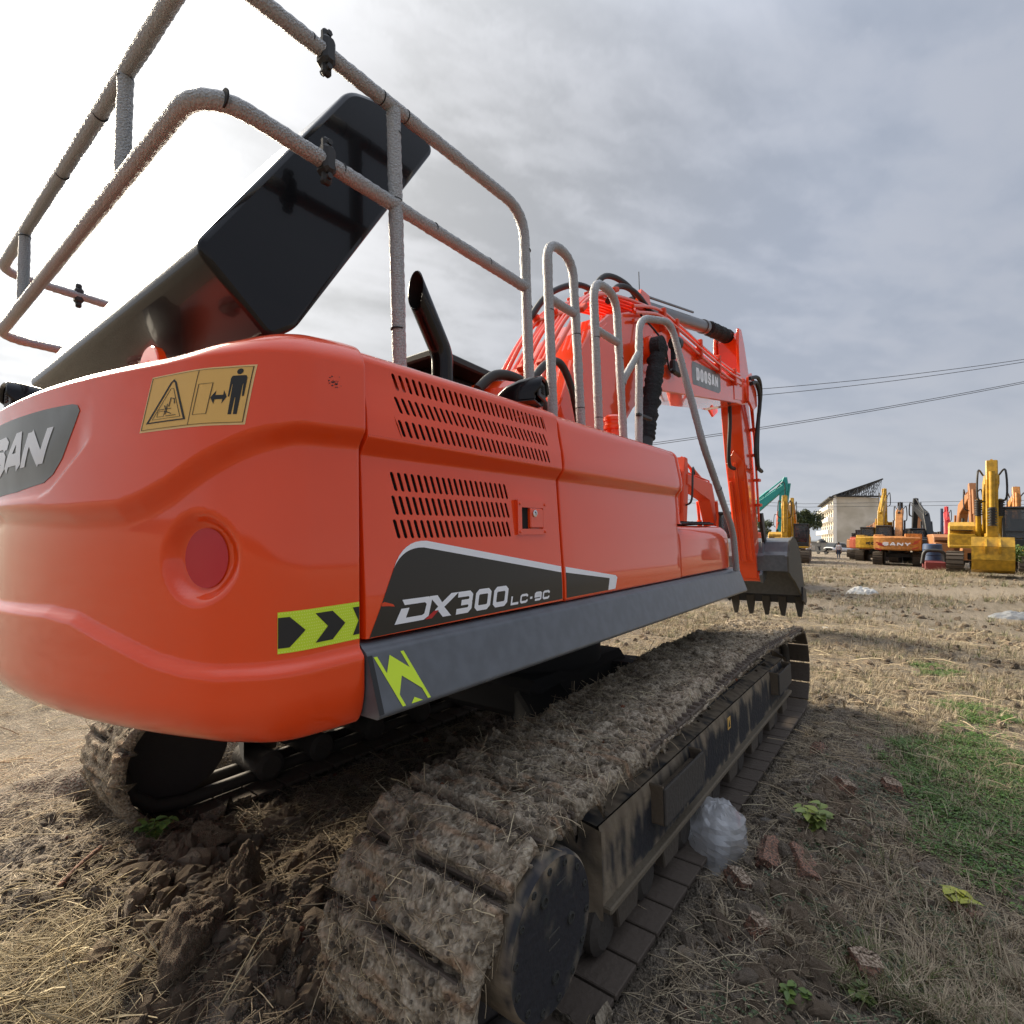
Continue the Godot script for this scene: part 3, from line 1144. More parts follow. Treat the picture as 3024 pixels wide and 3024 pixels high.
func counterweight() -> void:
	make_outline()
	var total: float = cw_len[cw_len.size() - 1]
	var ss := [0.0, 0.0, 0.003]
	var s := 0.012
	while s < 1.75:
		ss.push_back(s)
		s += 0.0095
	while s < total:
		ss.push_back(s)
		s += 0.05
	ss.push_back(total)
	var ys := []
	for k in 12:
		ys.push_back(1.30 - 0.12 * cos(PI / 2 * k / 11.0))
	var y := 1.308
	while y < 2.208:
		ys.push_back(y)
		y += 0.0095
	for k in 12:
		ys.push_back(2.21 + 0.085 * sin(PI / 2 * k / 11.0))
	var nv := ys.size() + 2
	var pts := PackedVector3Array()
	for i in ss.size():
		var inset := 0.035 if i == 0 else (0.004 if i == 1 else 0.0)
		var n := cw_out(ss[i])
		var sub := Vector3(n.x, 0, n.y) * inset
		var bot := cw_surface(ss[i], ys[0])
		var c0 := Vector3(-2.2, 1.145, clampf(bot.z, -0.8, 0.8))
		pts.push_back(bot.lerp(c0, 0.7) * Vector3(1, 0, 1) + Vector3(0, 1.178, 0))
		for yy in ys:
			pts.push_back(cw_surface(ss[i], yy) - sub)
		var top := cw_surface(ss[i], 2.295)
		pts.push_back(Vector3(lerpf(top.x, -2.2, 0.75), top.y - 0.01, lerpf(top.z, clampf(top.z, -0.8, 0.8), 0.9)))
	var mb := MB.new()
	mb.grid(pts, ss.size(), nv, false)
	# is the outside the outside
	var mid: int = 40 * nv + 60
	var oo := cw_out(ss[40])
	if mb.n[mid].dot(Vector3(oo.x, 0, oo.y)) < 0:
		mb = MB.new()
		mb.grid(pts, ss.size(), nv, true)
	mb.box(Vector3(-2.45, 2.2, 0), Vector3(0.06, 0.18, 2.3))
	mb.box(Vector3(-2.3, 1.72, 0), Vector3(0.25, 1.04, 2.36))
	var cw := put(ex, "counterweight", mb, M.orange_paint)
	cw.set_meta("label", "curved orange counterweight at the tail")
	# round reflectors in their dishes
	for side in [0, 1]:
		var sc := 0.452 if side == 0 else total - 0.452
		var rb := MB.new()
		lay(rb, [ngon(Vector2(sc, 1.667), 0.072, 0.079, 32)], 0.03, cw_map, 0.004)
		put(cw, "reflector", rb, M.reflector_red)
	# lifting lug
	for z in [0.5, -0.5]:
		var lg := MB.new()
		var lp := PackedVector2Array()
		for k in 13:
			lp.push_back(Vector2(-cos(PI * k / 12.0) * 0.095, sin(PI * k / 12.0) * 0.095))
		for k in 9:
			lp.push_back(Vector2(cos(PI * k / 8.0) * 0.035, 0.006 + sin(PI * k / 8.0) * 0.035))
		lg.prism(lp, Vector3(-2.72, 2.283, z), Vector3(0, 0, 1), Vector3.UP, 0.03, 0.004)
		put(cw, "lifting_lug", lg, M.orange_paint)
	# maker's plate
	var pl := MB.new()
	var c := total / 2
	var half := arr2([0.871, 2.088, 0.880, 2.104, 0.905, 2.110, 1.035, 2.114, 1.32, 2.118, c, 2.12])
	var low := arr2([c, 1.878, 1.302, 1.881, 1.085, 1.896, 1.027, 1.917, 0.974, 1.959, 0.903, 2.047])
	var poly := half.duplicate()
	for i in range(half.size() - 2, -1, -1):
		poly.push_back(Vector2(total - half[i].x, half[i].y))
	for i in range(low.size() - 1, 0, -1):
		poly.push_back(Vector2(total - low[i].x, low[i].y))
	poly.append_array(low)
	lay(pl, [poly], 0.035, cw_map, 0.0015)
	put(cw, "name_plate", pl, M.plate_grey)
	var tx := MB.new()
	# letters run with falling s: flip
	var fl := func(p: Vector2) -> Array: return cw_map(Vector2(2 * c - p.x, p.y))
	var x := 2 * c - 0.995 - 0.265 - 5 * (2.0 * (c - 0.995) - 0.10) / 5.9
	for ch in "DOOSAN":
		tx = MB.new()
		lay(tx, glyph(ch, Vector2(x, 1.942), 0.17, 0.126, 0.038, 0.75), 0.025, fl, 0.003)
		put(cw, "plate_letter", tx, M.letter_silver)
		x += (2.0 * (c - 0.995) - 0.10) / 5.9
	# warning sticker; (0,0) its lower left corner, (1,1) its upper right
	var st := func(p: Vector2) -> Array:
		var a := Vector2(0.612, 1.998).lerp(Vector2(0.309, 2.003), p.x)
		var b := Vector2(0.567, 2.145).lerp(Vector2(0.283, 2.162), p.x)
		return cw_map(a.lerp(b, p.y))
	var sb := MB.new()
	lay(sb, [arr2([0, 0, 1, 0, 1, 1, 0, 1])], 0.08, st, 0.001)
	put(cw, "warning_sticker", sb, M.sticker_edge)
	var sy := MB.new()
	lay(sy, [arr2([0.015, 0.03, 0.985, 0.03, 0.985, 0.97, 0.015, 0.97])], 0.08, st, 0.0018)
	put(cw, "sticker_field", sy, M.sticker_yellow)
	var sk := MB.new()
	var frame_line := func(pts2: PackedVector2Array, w: float) -> void:
		var o := Geometry2D.offset_polygon(pts2, w / 2, Geometry2D.JOIN_MITER)
		var i2 := Geometry2D.offset_polygon(pts2, -w / 2, Geometry2D.JOIN_MITER)
		var hole: PackedVector2Array = i2[0]
		hole.reverse()
		lay(sk, [o[0], hole], 0.05, st, 0.0026)
	frame_line.call(arr2([0.02, 0.04, 0.98, 0.04, 0.98, 0.96, 0.02, 0.96]), 0.007)
	lay(sk, [arr2([0.528, 0.045, 0.534, 0.045, 0.534, 0.955, 0.528, 0.955])], 0.06, st, 0.0024)
	frame_line.call(arr2([0.075, 0.15, 0.485, 0.15, 0.31, 0.80, 0.285, 0.84, 0.26, 0.80]), 0.022)
	frame_line.call(arr2([0.125, 0.20, 0.435, 0.20, 0.30, 0.70, 0.27, 0.70]), 0.006)
	frame_line.call(arr2([0.56, 0.20, 0.675, 0.20, 0.675, 0.70, 0.56, 0.70]), 0.006)
	lay(sk, [arr2([0.68, 0.46, 0.715, 0.57, 0.715, 0.495, 0.775, 0.495, 0.775, 0.57, 0.81, 0.46, 0.775, 0.35, 0.775, 0.425, 0.715, 0.425, 0.715, 0.35])], 0.05, st, 0.0024)
	lay(sk, [ngon(Vector2(0.885, 0.875), 0.026, 0.055, 14)], 0.05, st, 0.0024)
	lay(sk, [arr2([0.83, 0.80, 0.94, 0.80, 0.952, 0.76, 0.952, 0.46, 0.936, 0.46, 0.930, 0.66, 0.926, 0.66, 0.924, 0.17, 0.892, 0.17, 0.887, 0.44, 0.882, 0.44, 0.877, 0.17, 0.845, 0.17, 0.843, 0.66, 0.839, 0.66, 0.833, 0.46, 0.818, 0.46, 0.818, 0.76])], 0.05, st, 0.0024)
	# small machine and falling figure in the triangle
	frame_line.call(arr2([0.175, 0.24, 0.25, 0.24, 0.25, 0.33, 0.175, 0.33]), 0.006)
	for l in [[0.17, 0.36, 0.32, 0.36], [0.25, 0.33, 0.33, 0.27], [0.28, 0.24, 0.38, 0.24], [0.24, 0.42, 0.28, 0.30], [0.265, 0.27, 0.27, 0.44], [0.29, 0.40, 0.295, 0.54], [0.295, 0.54, 0.335, 0.52], [0.335, 0.52, 0.345, 0.44]]:
		var ln := Geometry2D.offset_polyline(arr2(l), 0.005)
		lay(sk, [ln[0]], 0.06, st, 0.0032)
	put(cw, "sticker_print", sk, M.print_black)
	# reflective chevron tape, (0,0) lower left
	var tp := func(p: Vector2) -> Array:
		return cw_map(Vector2(lerpf(0.243, 0.004, p.x), lerpf(1.418, 1.524, p.y) + 0.004 * p.x))
	var ty := MB.new()
	lay(ty, [arr2([0, 0, 1, 0, 1, 1, 0, 1])], 0.1, tp, 0.001)
	put(cw, "chevron_tape", ty, M.tape_yellow)
	for q in [[0.004, 0.13, 0.12, 0.13, 0.29, 0.5, 0.12, 0.87, 0.004, 0.87], [0.41, 0.13, 0.63, 0.13, 0.80, 0.5, 0.63, 0.87, 0.41, 0.87, 0.57, 0.5], [0.905, 0.13, 0.996, 0.13, 0.996, 0.35, 0.996, 0.65, 0.996, 0.87, 0.905, 0.87, 0.985, 0.5]]:
		var tb := MB.new()
		lay(tb, [arr2(q)], 0.1, tp, 0.002)
		put(cw, "black_chevron", tb, M.print_black)
	var td := MB.new()
	for i in 34:
		for j in 13:
			var q := Vector2((i + 0.5 + 0.25 * (j % 2)) / 34.5, (j + 0.5) / 13.0)
			var inside := false
			for poly2 in [arr2([0, 0.1, 0.13, 0.1, 0.31, 0.5, 0.13, 0.9, 0, 0.9]), arr2([0.385, 0.1, 0.64, 0.1, 0.83, 0.5, 0.64, 0.9, 0.385, 0.9, 0.55, 0.5]), arr2([0.88, 0.1, 1, 0.1, 1, 0.9, 0.88, 0.9, 0.965, 0.5])]:
				if Geometry2D.is_point_in_polygon(q, poly2):
					inside = true
			if not inside:
				lay(td, [ngon(q, 0.0075, 0.017, 6)], 1.0, tp, 0.0018)
	put(cw, "tape_bead", td, M.tape_dot).set_meta("kind", "stuff")
	# rear camera in its black hood
	camera_hood(cw, "rear_camera", Transform3D(Basis(Vector3.UP, PI / 2), Vector3(-2.80, 2.262, -0.30)))
	# a rubbed spot by the seam
	var rub := MB.new()
	var r2 := RandomNumberGenerator.new()
	r2.seed = 5
	for i in 26:
		var q := Vector2(0.108 + r2.randfn(0, 0.010), 2.142 + r2.randfn(0, 0.011))
		lay(rub, [ngon(q, r2.randf_range(0.0008, 0.003), r2.randf_range(0.0008, 0.003), 5)], 0.1, cw_map, 0.001 + i * 0.00002)
	put(cw, "paint_chip", rub, M.black_steel).set_meta("kind", "stuff")

# a streamlined black camera housing; local +z is its back, -z its lens
func camera_hood(parent: Node, called: String, t: Transform3D) -> void:
	var mb := MB.new()
	mb.xf = t
	var pts := PackedVector3Array()
	var n := 14
	var prof := [[0.10, 0.02, 0.012], [0.06, 0.05, 0.045], [0.0, 0.075, 0.085], [-0.07, 0.085, 0.108], [-0.13, 0.085, 0.115], [-0.17, 0.080, 0.115], [-0.176, 0.074, 0.109], [-0.165, 0.066, 0.102]]
	for q in prof:
		for k in n + 1:
			var a := PI * k / n
			var cx: float = -cos(a)
			var sy: float = sin(a)
			# squarish arch
			var m := pow(pow(absf(cx), 4.0) + pow(absf(sy), 4.0), -0.25)
			pts.push_back(Vector3(cx * m * q[1], sy * m * q[2] - 0.02, q[0] + (0.03 if sy * m < 0.4 and q[0] < -0.1 else 0.0)))
	mb.grid(pts, prof.size(), n + 1, true)
	mb.box(Vector3(0, -0.022, -0.02), Vector3(0.15, 0.01, 0.24))
	var o := put(parent, called, mb, M.gloss_black)
	var lb := MB.new()
	lb.xf = t
	lb.box(Vector3(0, 0.035, -0.155), Vector3(0.13, 0.085, 0.012), 0.004)
	for i in 4:
		for j in 4:
			lb.lathe(arr2([0.004, 0, 0.004, 0.004, 0, 0.006]), Transform3D(Basis(Vector3.RIGHT, -PI / 2), Vector3(-0.018 + 0.012 * i, 0.02 + 0.011 * j, -0.161)), 6)
	put(o if parent == ex else parent, "camera_lens", lb, M.black_steel)

# ---------------------------------------------------------------- hood, skirt, tank, lid
func side_boxes() -> void:
	var d := hood_panel(ex, "tank_door", -1.317, 0.150, M.orange_paint)
	d.set_meta("label", "plain orange side door ahead of the louvred one")
	# rounded front cheek of the hood
	var sec := hood_section()
	var pts := PackedVector3Array()
	var steps := [[0.158, -0.02], [0.160, 0.0], [0.19, 0.002], [0.215, -0.006], [0.235, -0.025], [0.246, -0.055], [0.25, -0.10], [0.25, -0.55]]
	for q in steps:
		for p in sec:
			var y := p.x
			if y < 1.78:
				y = 1.78 - (1.78 - y) * 0.02
			pts.push_back(Vector3(q[0], minf(y, 2.30 + q[1] * 0.4), p.y + q[1] + (0.0 if p.x > 1.43 else 0.05)))
	var mb := MB.new()
	mb.grid(pts, steps.size(), sec.size(), true)
	put(ex, "hood_cheek", mb, M.orange_paint)
	# dark hollow behind the panel joints, roof of the hood on the far side
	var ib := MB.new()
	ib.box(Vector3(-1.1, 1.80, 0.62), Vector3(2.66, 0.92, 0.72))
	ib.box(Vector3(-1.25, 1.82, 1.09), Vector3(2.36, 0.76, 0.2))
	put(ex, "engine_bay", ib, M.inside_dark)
	var rf := MB.new()
	rf.box(Vector3(-0.85, 2.285, 0.62), Vector3(2.2, 0.03, 0.5), 0.01)
	rf.box(Vector3(-1.75, 2.285, -0.75), Vector3(1.3, 0.03, 1.0), 0.01)
	rf.box(Vector3(-1.4, 1.85, -1.18), Vector3(2.0, 0.86, 0.1), 0.02)
	put(ex, "hood_roof", rf, M.orange_paint)
	# low tank box in front
	var tb := MB.new()
	var tp := PackedVector3Array()
	var xs := [0.158, 0.165, 0.6, 1.0, 1.24, 1.285, 1.325, 1.35, 1.362]
	var ins := [0.03, 0.0, 0.0, 0.0, 0.0, 0.004, 0.018, 0.045, 0.09]
	var section := [[1.41, 1.20], [1.412, 1.244], [1.424, 1.25], [1.55, 1.25], [1.655, 1.248], [1.70, 1.240], [1.735, 1.220], [1.758, 1.190], [1.768, 1.150], [1.77, 0.70]]
	for i in xs.size():
		for q in section:
			var y: float = q[0]
			if y > 1.60:
				y -= ins[i] * 0.9
			tp.push_back(Vector3(xs[i], y, q[1] - ins[i]))
	tb.grid(tp, xs.size(), section.size(), true)
	tb.box(Vector3(1.33, 1.56, 0.80), Vector3(0.06, 0.26, 0.6), 0.02)
	var tank := put(ex, "fuel_tank", tb, M.orange_paint)
	tank.set_meta("label", "low orange tank box at the front corner")
	var tr := MB.new()
	tr.box(Vector3(0.72, 1.785, 1.0), Vector3(0.9, 0.014, 0.34), 0.006)
	for i in 9:
		tr.box(Vector3(0.32 + i * 0.1, 1.796, 1.0), Vector3(0.02, 0.012, 0.3), 0.003)
	put(tank, "tread_plate", tr, M.black_rubber)
	# filler pipe
	var fb := MB.new()
	fb.lathe(arr2([0.055, 2.25, 0.055, 2.47, 0.07, 2.475, 0.07, 2.50, 0.06, 2.51, 0.06, 2.53, 0.068, 2.535, 0.068, 2.56, 0.05, 2.575, 0, 2.575]), Transform3D(Basis(), Vector3(0.10, 0, 0.80)), 18)
	put(ex, "filler_neck", fb, M.orange_paint)

func skirt_point(p: Vector2) -> Array:
	# p.y runs 0 (lower edge) .. 1 (upper edge) on the sloping face
	return [Vector3(p.x, lerpf(1.215, 1.372, p.y), lerpf(1.330, 1.276, p.y)), Vector3(0, 0.33, 0.94).normalized()]

func skirt() -> void:
	var sec := arr2([1.405, 1.20, 1.404, 1.236, 1.400, 1.246, 1.392, 1.252, 1.386, 1.262, 1.380, 1.270, 1.372, 1.276, 1.22, 1.328, 1.213, 1.330, 1.205, 1.328, 1.20, 1.32, 1.198, 1.05])
	var pts := PackedVector3Array()
	var xs := [-2.428, -2.424, -2.0, -1.5, -1.0, -0.5, 0.0, 0.5, 1.0, 1.494, 1.498]
	for i in xs.size():
		for q in sec:
			var e := 0.004 if i == 0 or i == xs.size() - 1 else 0.0
			pts.push_back(Vector3(xs[i], q.x - e * (1.0 if q.x > 1.3 else -1.0), q.y - e))
	var mb := MB.new()
	mb.grid(pts, xs.size(), sec.size(), false)
	if mb.n[4 * sec.size() + 8].z < 0:
		mb = MB.new()
		mb.grid(pts, xs.size(), sec.size(), true)
	for x in [-2.428, 1.498]:
		for i in sec.size() - 1:
			mb.tri(Vector3(x, sec[i].x, sec[i].y), Vector3(x, sec[i + 1].x, sec[i + 1].y), Vector3(x, 1.3, 1.1), Vector3(signf(x), 0, 0))
	var sk := put(ex, "side_skirt", mb, M.grey_paint)
	sk.set_meta("label", "sloping grey platform skirt below the doors")
	var eb := MB.new()
	eb.quad(skirt_point(Vector2(-2.43, 0.0))[0] + Vector3(0, 0, 0.002), skirt_point(Vector2(-2.412, 0.0))[0] + Vector3(0, 0, 0.002), skirt_point(Vector2(-2.412, 1.0))[0] + Vector3(0, 0, 0.002), skirt_point(Vector2(-2.43, 1.0))[0] + Vector3(0, 0, 0.002), Vector3.BACK)
	put(sk, "black_end_strip", eb, M.black_steel)
	# yellow tape with an arrow pattern
	var tp := func(p: Vector2) -> Array:
		var q := skirt_point(Vector2(lerpf(-2.408, -2.296, p.x) + (1.0 - p.y) * 0.064, 0.02 + 0.94 * p.y))
		return q
	var tm := MB.new()
	for poly in [arr2([0, 0, 0.11, 0, 0.11, 1, 0, 1]), arr2([0.89, 0, 1, 0, 1, 1, 0.89, 1]), arr2([0.11, 0.22, 0.5, 0.55, 0.89, 0.22, 0.89, 0.66, 0.5, 0.98, 0.11, 0.66]), arr2([0.3, 0, 0.7, 0, 0.5, 0.10])]:
		lay(tm, [poly], 0.3, tp, 0.0012)
	put(sk, "chevron_tape", tm, M.tape_yellow)
	# platform underneath, swing ring and the mass between the tracks
	var cb := MB.new()
	cb.box(Vector3(-0.5, 1.28, 0), Vector3(3.9, 0.2, 2.3), 0.02)
	cb.box(Vector3(-1.3, 1.22, 0.9), Vector3(1.7, 0.14, 0.5), 0.02)
	put(ex, "platform", cb, M.chassis_black)
	var rb := MB.new()
	rb.lathe(arr2([0, 0.78, 0.62, 0.78, 0.62, 0.92, 0.58, 0.92, 0.58, 1.0, 0.64, 1.0, 0.64, 1.18]), Transform3D(), 40)
	put(ex, "swing_ring", rb, M.chassis_black)
	var xb := MB.new()
	xb.box(Vector3(0, 0.66, 0), Vector3(1.3, 0.26, 1.2), 0.05)
	for sx in [-1, 1]:
		for sz in [-1, 1]:
			xb.bar(Vector3(0.45 * sx, 0.62, 0.45 * sz), Vector3(1.05 * sx, 0.5, 1.2 * sz), 0.34, 0.24, 0.02)
	put(ex, "car_body", xb, M.chassis_black)

func lid() -> void:
	# engine cover swung up on its rear hinge
	var a := Vector2(0.539, 0.842)
	var n := Vector2(0.842, -0.539)
	var o := Vector2(-2.732, 2.609)
	var poly := PackedVector2Array()
	for q in [[0.0, 0.0], [1.035, 0.0], [1.335, 0.237], [1.289, 0.38], [0.047, 0.368], [-0.06, 0.322]]:
		poly.push_back(o + a * q[0] + n * q[1])
	# round the corners of the section
	var r := PackedVector2Array()
	var m := poly.size()
	for i in m:
		var p0 := poly[(i + m - 1) % m]
		var p1 := poly[i]
		var p2 := poly[(i + 1) % m]
		var rr := 0.055 if i < 3 else 0.035
		var s := p1 + (p0 - p1).normalized() * rr
		var e := p1 + (p2 - p1).normalized() * rr
		for k in 6:
			var t := k / 5.0
			r.push_back(s.lerp(p1, t).lerp(p1.lerp(e, t), t))
	# loft across with rounded ends
	var c := Vector2.ZERO
	for q in r:
		c += q / r.size()
	var zs := []
	for k in 6:
		zs.push_back([0.85 - 0.02 * k / 5.0, 0.02 * (1.0 - sqrt(1.0 - pow(1.0 - k / 5.0, 2.0)))])
	for k in 6:
		zs.push_back([-1.30 - 0.02 * k / 5.0, 0.02 * (1.0 - sqrt(1.0 - pow(k / 5.0, 2.0)))])
	var mr := r.size()
	var pts := PackedVector3Array()
	for q in zs:
		for i in mr + 1:
			var p1 := r[i % mr]
			var d := (r[(i + 1) % mr] - r[(i + mr - 1) % mr]).normalized()
			var nn := Vector2(d.y, -d.x)
			if nn.dot(p1 - c) > 0:
				nn = -nn
			var p: Vector2 = p1 + nn * q[1]
			pts.push_back(Vector3(p.x, p.y, q[0]))
	var mb := MB.new()
	# the grid's own normals along the seam are good enough: it starts on a flat stretch
	mb.grid(pts, zs.size(), mr + 1, false)
	var probe := 6 * (mr + 1) + 9
	var pp := pts[probe]
	if mb.n[probe].dot(Vector3(pp.x - c.x, pp.y - c.y, 0)) < 0:
		mb = MB.new()
		mb.grid(pts, zs.size(), mr + 1, true)
	var cap := PackedVector2Array()
	for i in mr:
		cap.push_back(Vector2(pts[i].x, pts[i].y))
	var tr := Geometry2D.triangulate_polygon(cap)
	for i in range(0, tr.size(), 3):
		for zz in [[0.85, 1.0], [-1.32, -1.0]]:
			mb.tri(Vector3(cap[tr[i]].x, cap[tr[i]].y, zz[0]), Vector3(cap[tr[i + 1]].x, cap[tr[i + 1]].y, zz[0]), Vector3(cap[tr[i + 2]].x, cap[tr[i + 2]].y, zz[0]), Vector3(0, 0, zz[1]))
	var l := put(ex, "engine_lid", mb, M.gloss_black)
	l.set_meta("label", "glossy black engine lid swung open above the counterweight")
	# hinge arms and a gas strut
	for z in [0.42, -0.85]:
		var hb := MB.new()
		hb.bar(Vector3(-2.44, 2.27, z), Vector3(-2.47, 2.42, z), 0.06, 0.05, 0.006)
		hb.tube(arr3([-2.44, 2.33, z - 0.06, -2.44, 2.33, z + 0.06]), 0.022, 10)
		put(ex, "lid_hinge", hb, M.black_steel)
	var sb := MB.new()
	sb.tube(arr3([-1.72, 2.28, -0.9, -1.85, 2.75, -0.9]), 0.02, 8)
	sb.tube(arr3([-1.85, 2.75, -0.9, -2.0, 3.2, -0.9]), 0.011, 8)
	put(ex, "gas_strut", sb, M.steel_grey)

func exhaust() -> void:
	var mb := MB.new()
	var z := 0.5
	mb.tube(arr3([-1.335, 2.26, z, -1.335, 2.46, z]), 0.070, 20)
	mb.tube(dense(rounded([-1.335, 2.46, z, -1.335, 2.72, z, -1.415, 2.845, z, -1.47, 2.93, z], 0.05), 0.03), 0.061, 20, false)
	# slanting mouth cut
	var pts := PackedVector3Array()
	var dir := Vector3(-0.54, 0.84, 0).normalized()
	var side := Vector3(0, 0, 1)
	var up := side.cross(dir)
	for k in 3:
		for j in 25:
			var an := TAU * j / 24.0
			var off := side * cos(an) + up * sin(an)
			var r := 0.061 if k < 2 else 0.055
			var ln := 0.0
			if k > 0:
				ln = 0.10 + 0.085 * off.dot(up) * -1.0
			pts.push_back(Vector3(-1.47, 2.93, z) + dir * ln + off * r)
	var mb2 := MB.new()
	mb2.grid(pts, 3, 25, false)
	var inn := PackedVector3Array()
	for k in 2:
		for j in 25:
			var an := TAU * j / 24.0
			var off := side * cos(an) + up * sin(an)
			inn.push_back(Vector3(-1.47, 2.93, z) + dir * ((0.10 - 0.085 * off.dot(up)) if k == 0 else -0.12) + off * 0.055)
	var mb3 := MB.new()
	mb3.grid(inn, 2, 25, false)
	var o := put(ex, "exhaust_pipe", mb, M.gloss_black)
	put(o, "pipe_bore", mb3, M.inside_dark)
	put(o, "pipe_mouth", mb2, M.gloss_black)
	# what else stands on the hood: air intake, hoses, a dome
	var ab := MB.new()
	ab.box(Vector3(-1.1, 2.42, -0.3), Vector3(0.75, 0.22, 0.8), 0.03)
	ab.box(Vector3(-0.98, 2.71, 0.12), Vector3(0.78, 0.05, 0.75), 0.01, Basis(Vector3(0, 0, 1), -0.06))
	ab.box(Vector3(-1.0, 2.55, 0.1), Vector3(0.6, 0.3, 0.5), 0.03)
	put(ex, "air_intake_box", ab, M.black_steel)
	var db := MB.new()
	db.lathe(arr2([0.25, 2.28, 0.25, 2.46, 0.235, 2.52, 0.19, 2.57, 0.10, 2.60, 0, 2.605]), Transform3D(Basis(), Vector3(-0.98, 0, 0.62)), 24)
	put(ex, "orange_dome", db, M.orange_paint)
	var hb := MB.new()
	hb.tube(smooth_path([-1.27, 2.50, 0.70, -1.15, 2.60, 0.72, -0.98, 2.62, 0.74, -0.80, 2.56, 0.76, -0.68, 2.44, 0.76]), 0.028, 10)
	hb.tube(smooth_path([-0.86, 2.45, 0.62, -0.80, 2.66, 0.45, -0.62, 2.80, 0.30, -0.40, 2.74, 0.12, -0.25, 2.55, 0.05, -0.1, 2.3, 0.0]), 0.032, 10)
	hb.tube(smooth_path([-0.6, 2.45, 0.42, -0.42, 2.72, 0.2, -0.15, 2.84, 0.05, 0.2, 2.92, 0.0]), 0.025, 10)
	put(ex, "rubber_hose", hb, M.hose_rubber)
	camera_hood(ex, "side_camera", Transform3D(Basis(Vector3.UP, PI + 0.35), Vector3(-1.375, 2.365, 1.0)))
	var pb := MB.new()
	pb.quad(Vector3(-1.50, 2.296, 1.13), Vector3(-1.36, 2.296, 1.13), Vector3(-1.36, 2.306, 1.0), Vector3(-1.50, 2.306, 1.0), Vector3.UP)
	put(ex, "camera_foot", pb, M.orange_dull)

# ---------------------------------------------------------------- handrails in bubble wrap
func wrapped(called: String, path: PackedVector3Array, r := 0.026, parent: Node3D = null) -> MeshInstance3D:
	var p := dense(path, 0.012)
	var rad := []
	var f := FastNoiseLite.new()
	f.seed = p.size()
	f.frequency = 9.0
	for i in p.size():
		rad.push_back(r * (1.0 + 0.10 * f.get_noise_3dv(p[i] * 1.0) + 0.035 * sin(i * 1.9)))
	var mb := MB.new()
	mb.tube(p, rad, 14)
	# blisters: push every vertex a little by a cellular noise
	var g := FastNoiseLite.new()
	g.noise_type = FastNoiseLite.TYPE_CELLULAR
	g.cellular_return_type = FastNoiseLite.RETURN_DISTANCE
	g.frequency = 75.0
	for i in mb.v.size():
		mb.v[i] += mb.n[i] * (0.0022 * -g.get_noise_3dv(mb.v[i]))
	return put(parent if parent else ex, called, mb, M.bubble_wrap)

func ties(rail: Node3D, spots: Array) -> void:
	# [x, y, z, dx, dy, dz]
	for s in spots:
		var p := Vector3(s[0], s[1], s[2])
		var d := Vector3(s[3], s[4], s[5]).normalized()
		var mb := MB.new()
		mb.tube(PackedVector3Array([p - d * 0.0025, p + d * 0.0025]), 0.0275, 14)
		put(rail, "cable_tie", mb, M.black_rubber)

func flange(rail: Node3D, x: float, y: float, z: float) -> void:
	var mb := MB.new()
	mb.lathe(arr2([0.055, y - 0.02, 0.055, y + 0.008, 0.034, y + 0.014, 0.03, y + 0.02]), Transform3D(Basis(), Vector3(x, 0, z)), 16)
	put(rail, "foot_flange", mb, M.black_steel)

func clamp_at(rail: Node3D, p: Vector3, along: Vector3) -> void:
	var mb := MB.new()
	var b := Basis(along.normalized(), Vector3.UP, along.normalized().cross(Vector3.UP)).orthonormalized()
	mb.box(p, Vector3(0.05, 0.10, 0.062), 0.012, b)
	mb.box(p + Vector3(0, 0.058, 0), Vector3(0.034, 0.05, 0.028), 0.008, b)
	mb.box(p - Vector3(0, 0.058, 0), Vector3(0.034, 0.05, 0.028), 0.008, b)
	for s in [-1, 1]:
		mb.tube(PackedVector3Array([p + b.z * -0.025 + Vector3(0, 0.06 * s, 0), p + b.z * 0.025 + Vector3(0, 0.06 * s, 0)]), 0.011, 6)
	put(rail, "rail_clamp", mb, M.hose_rubber)

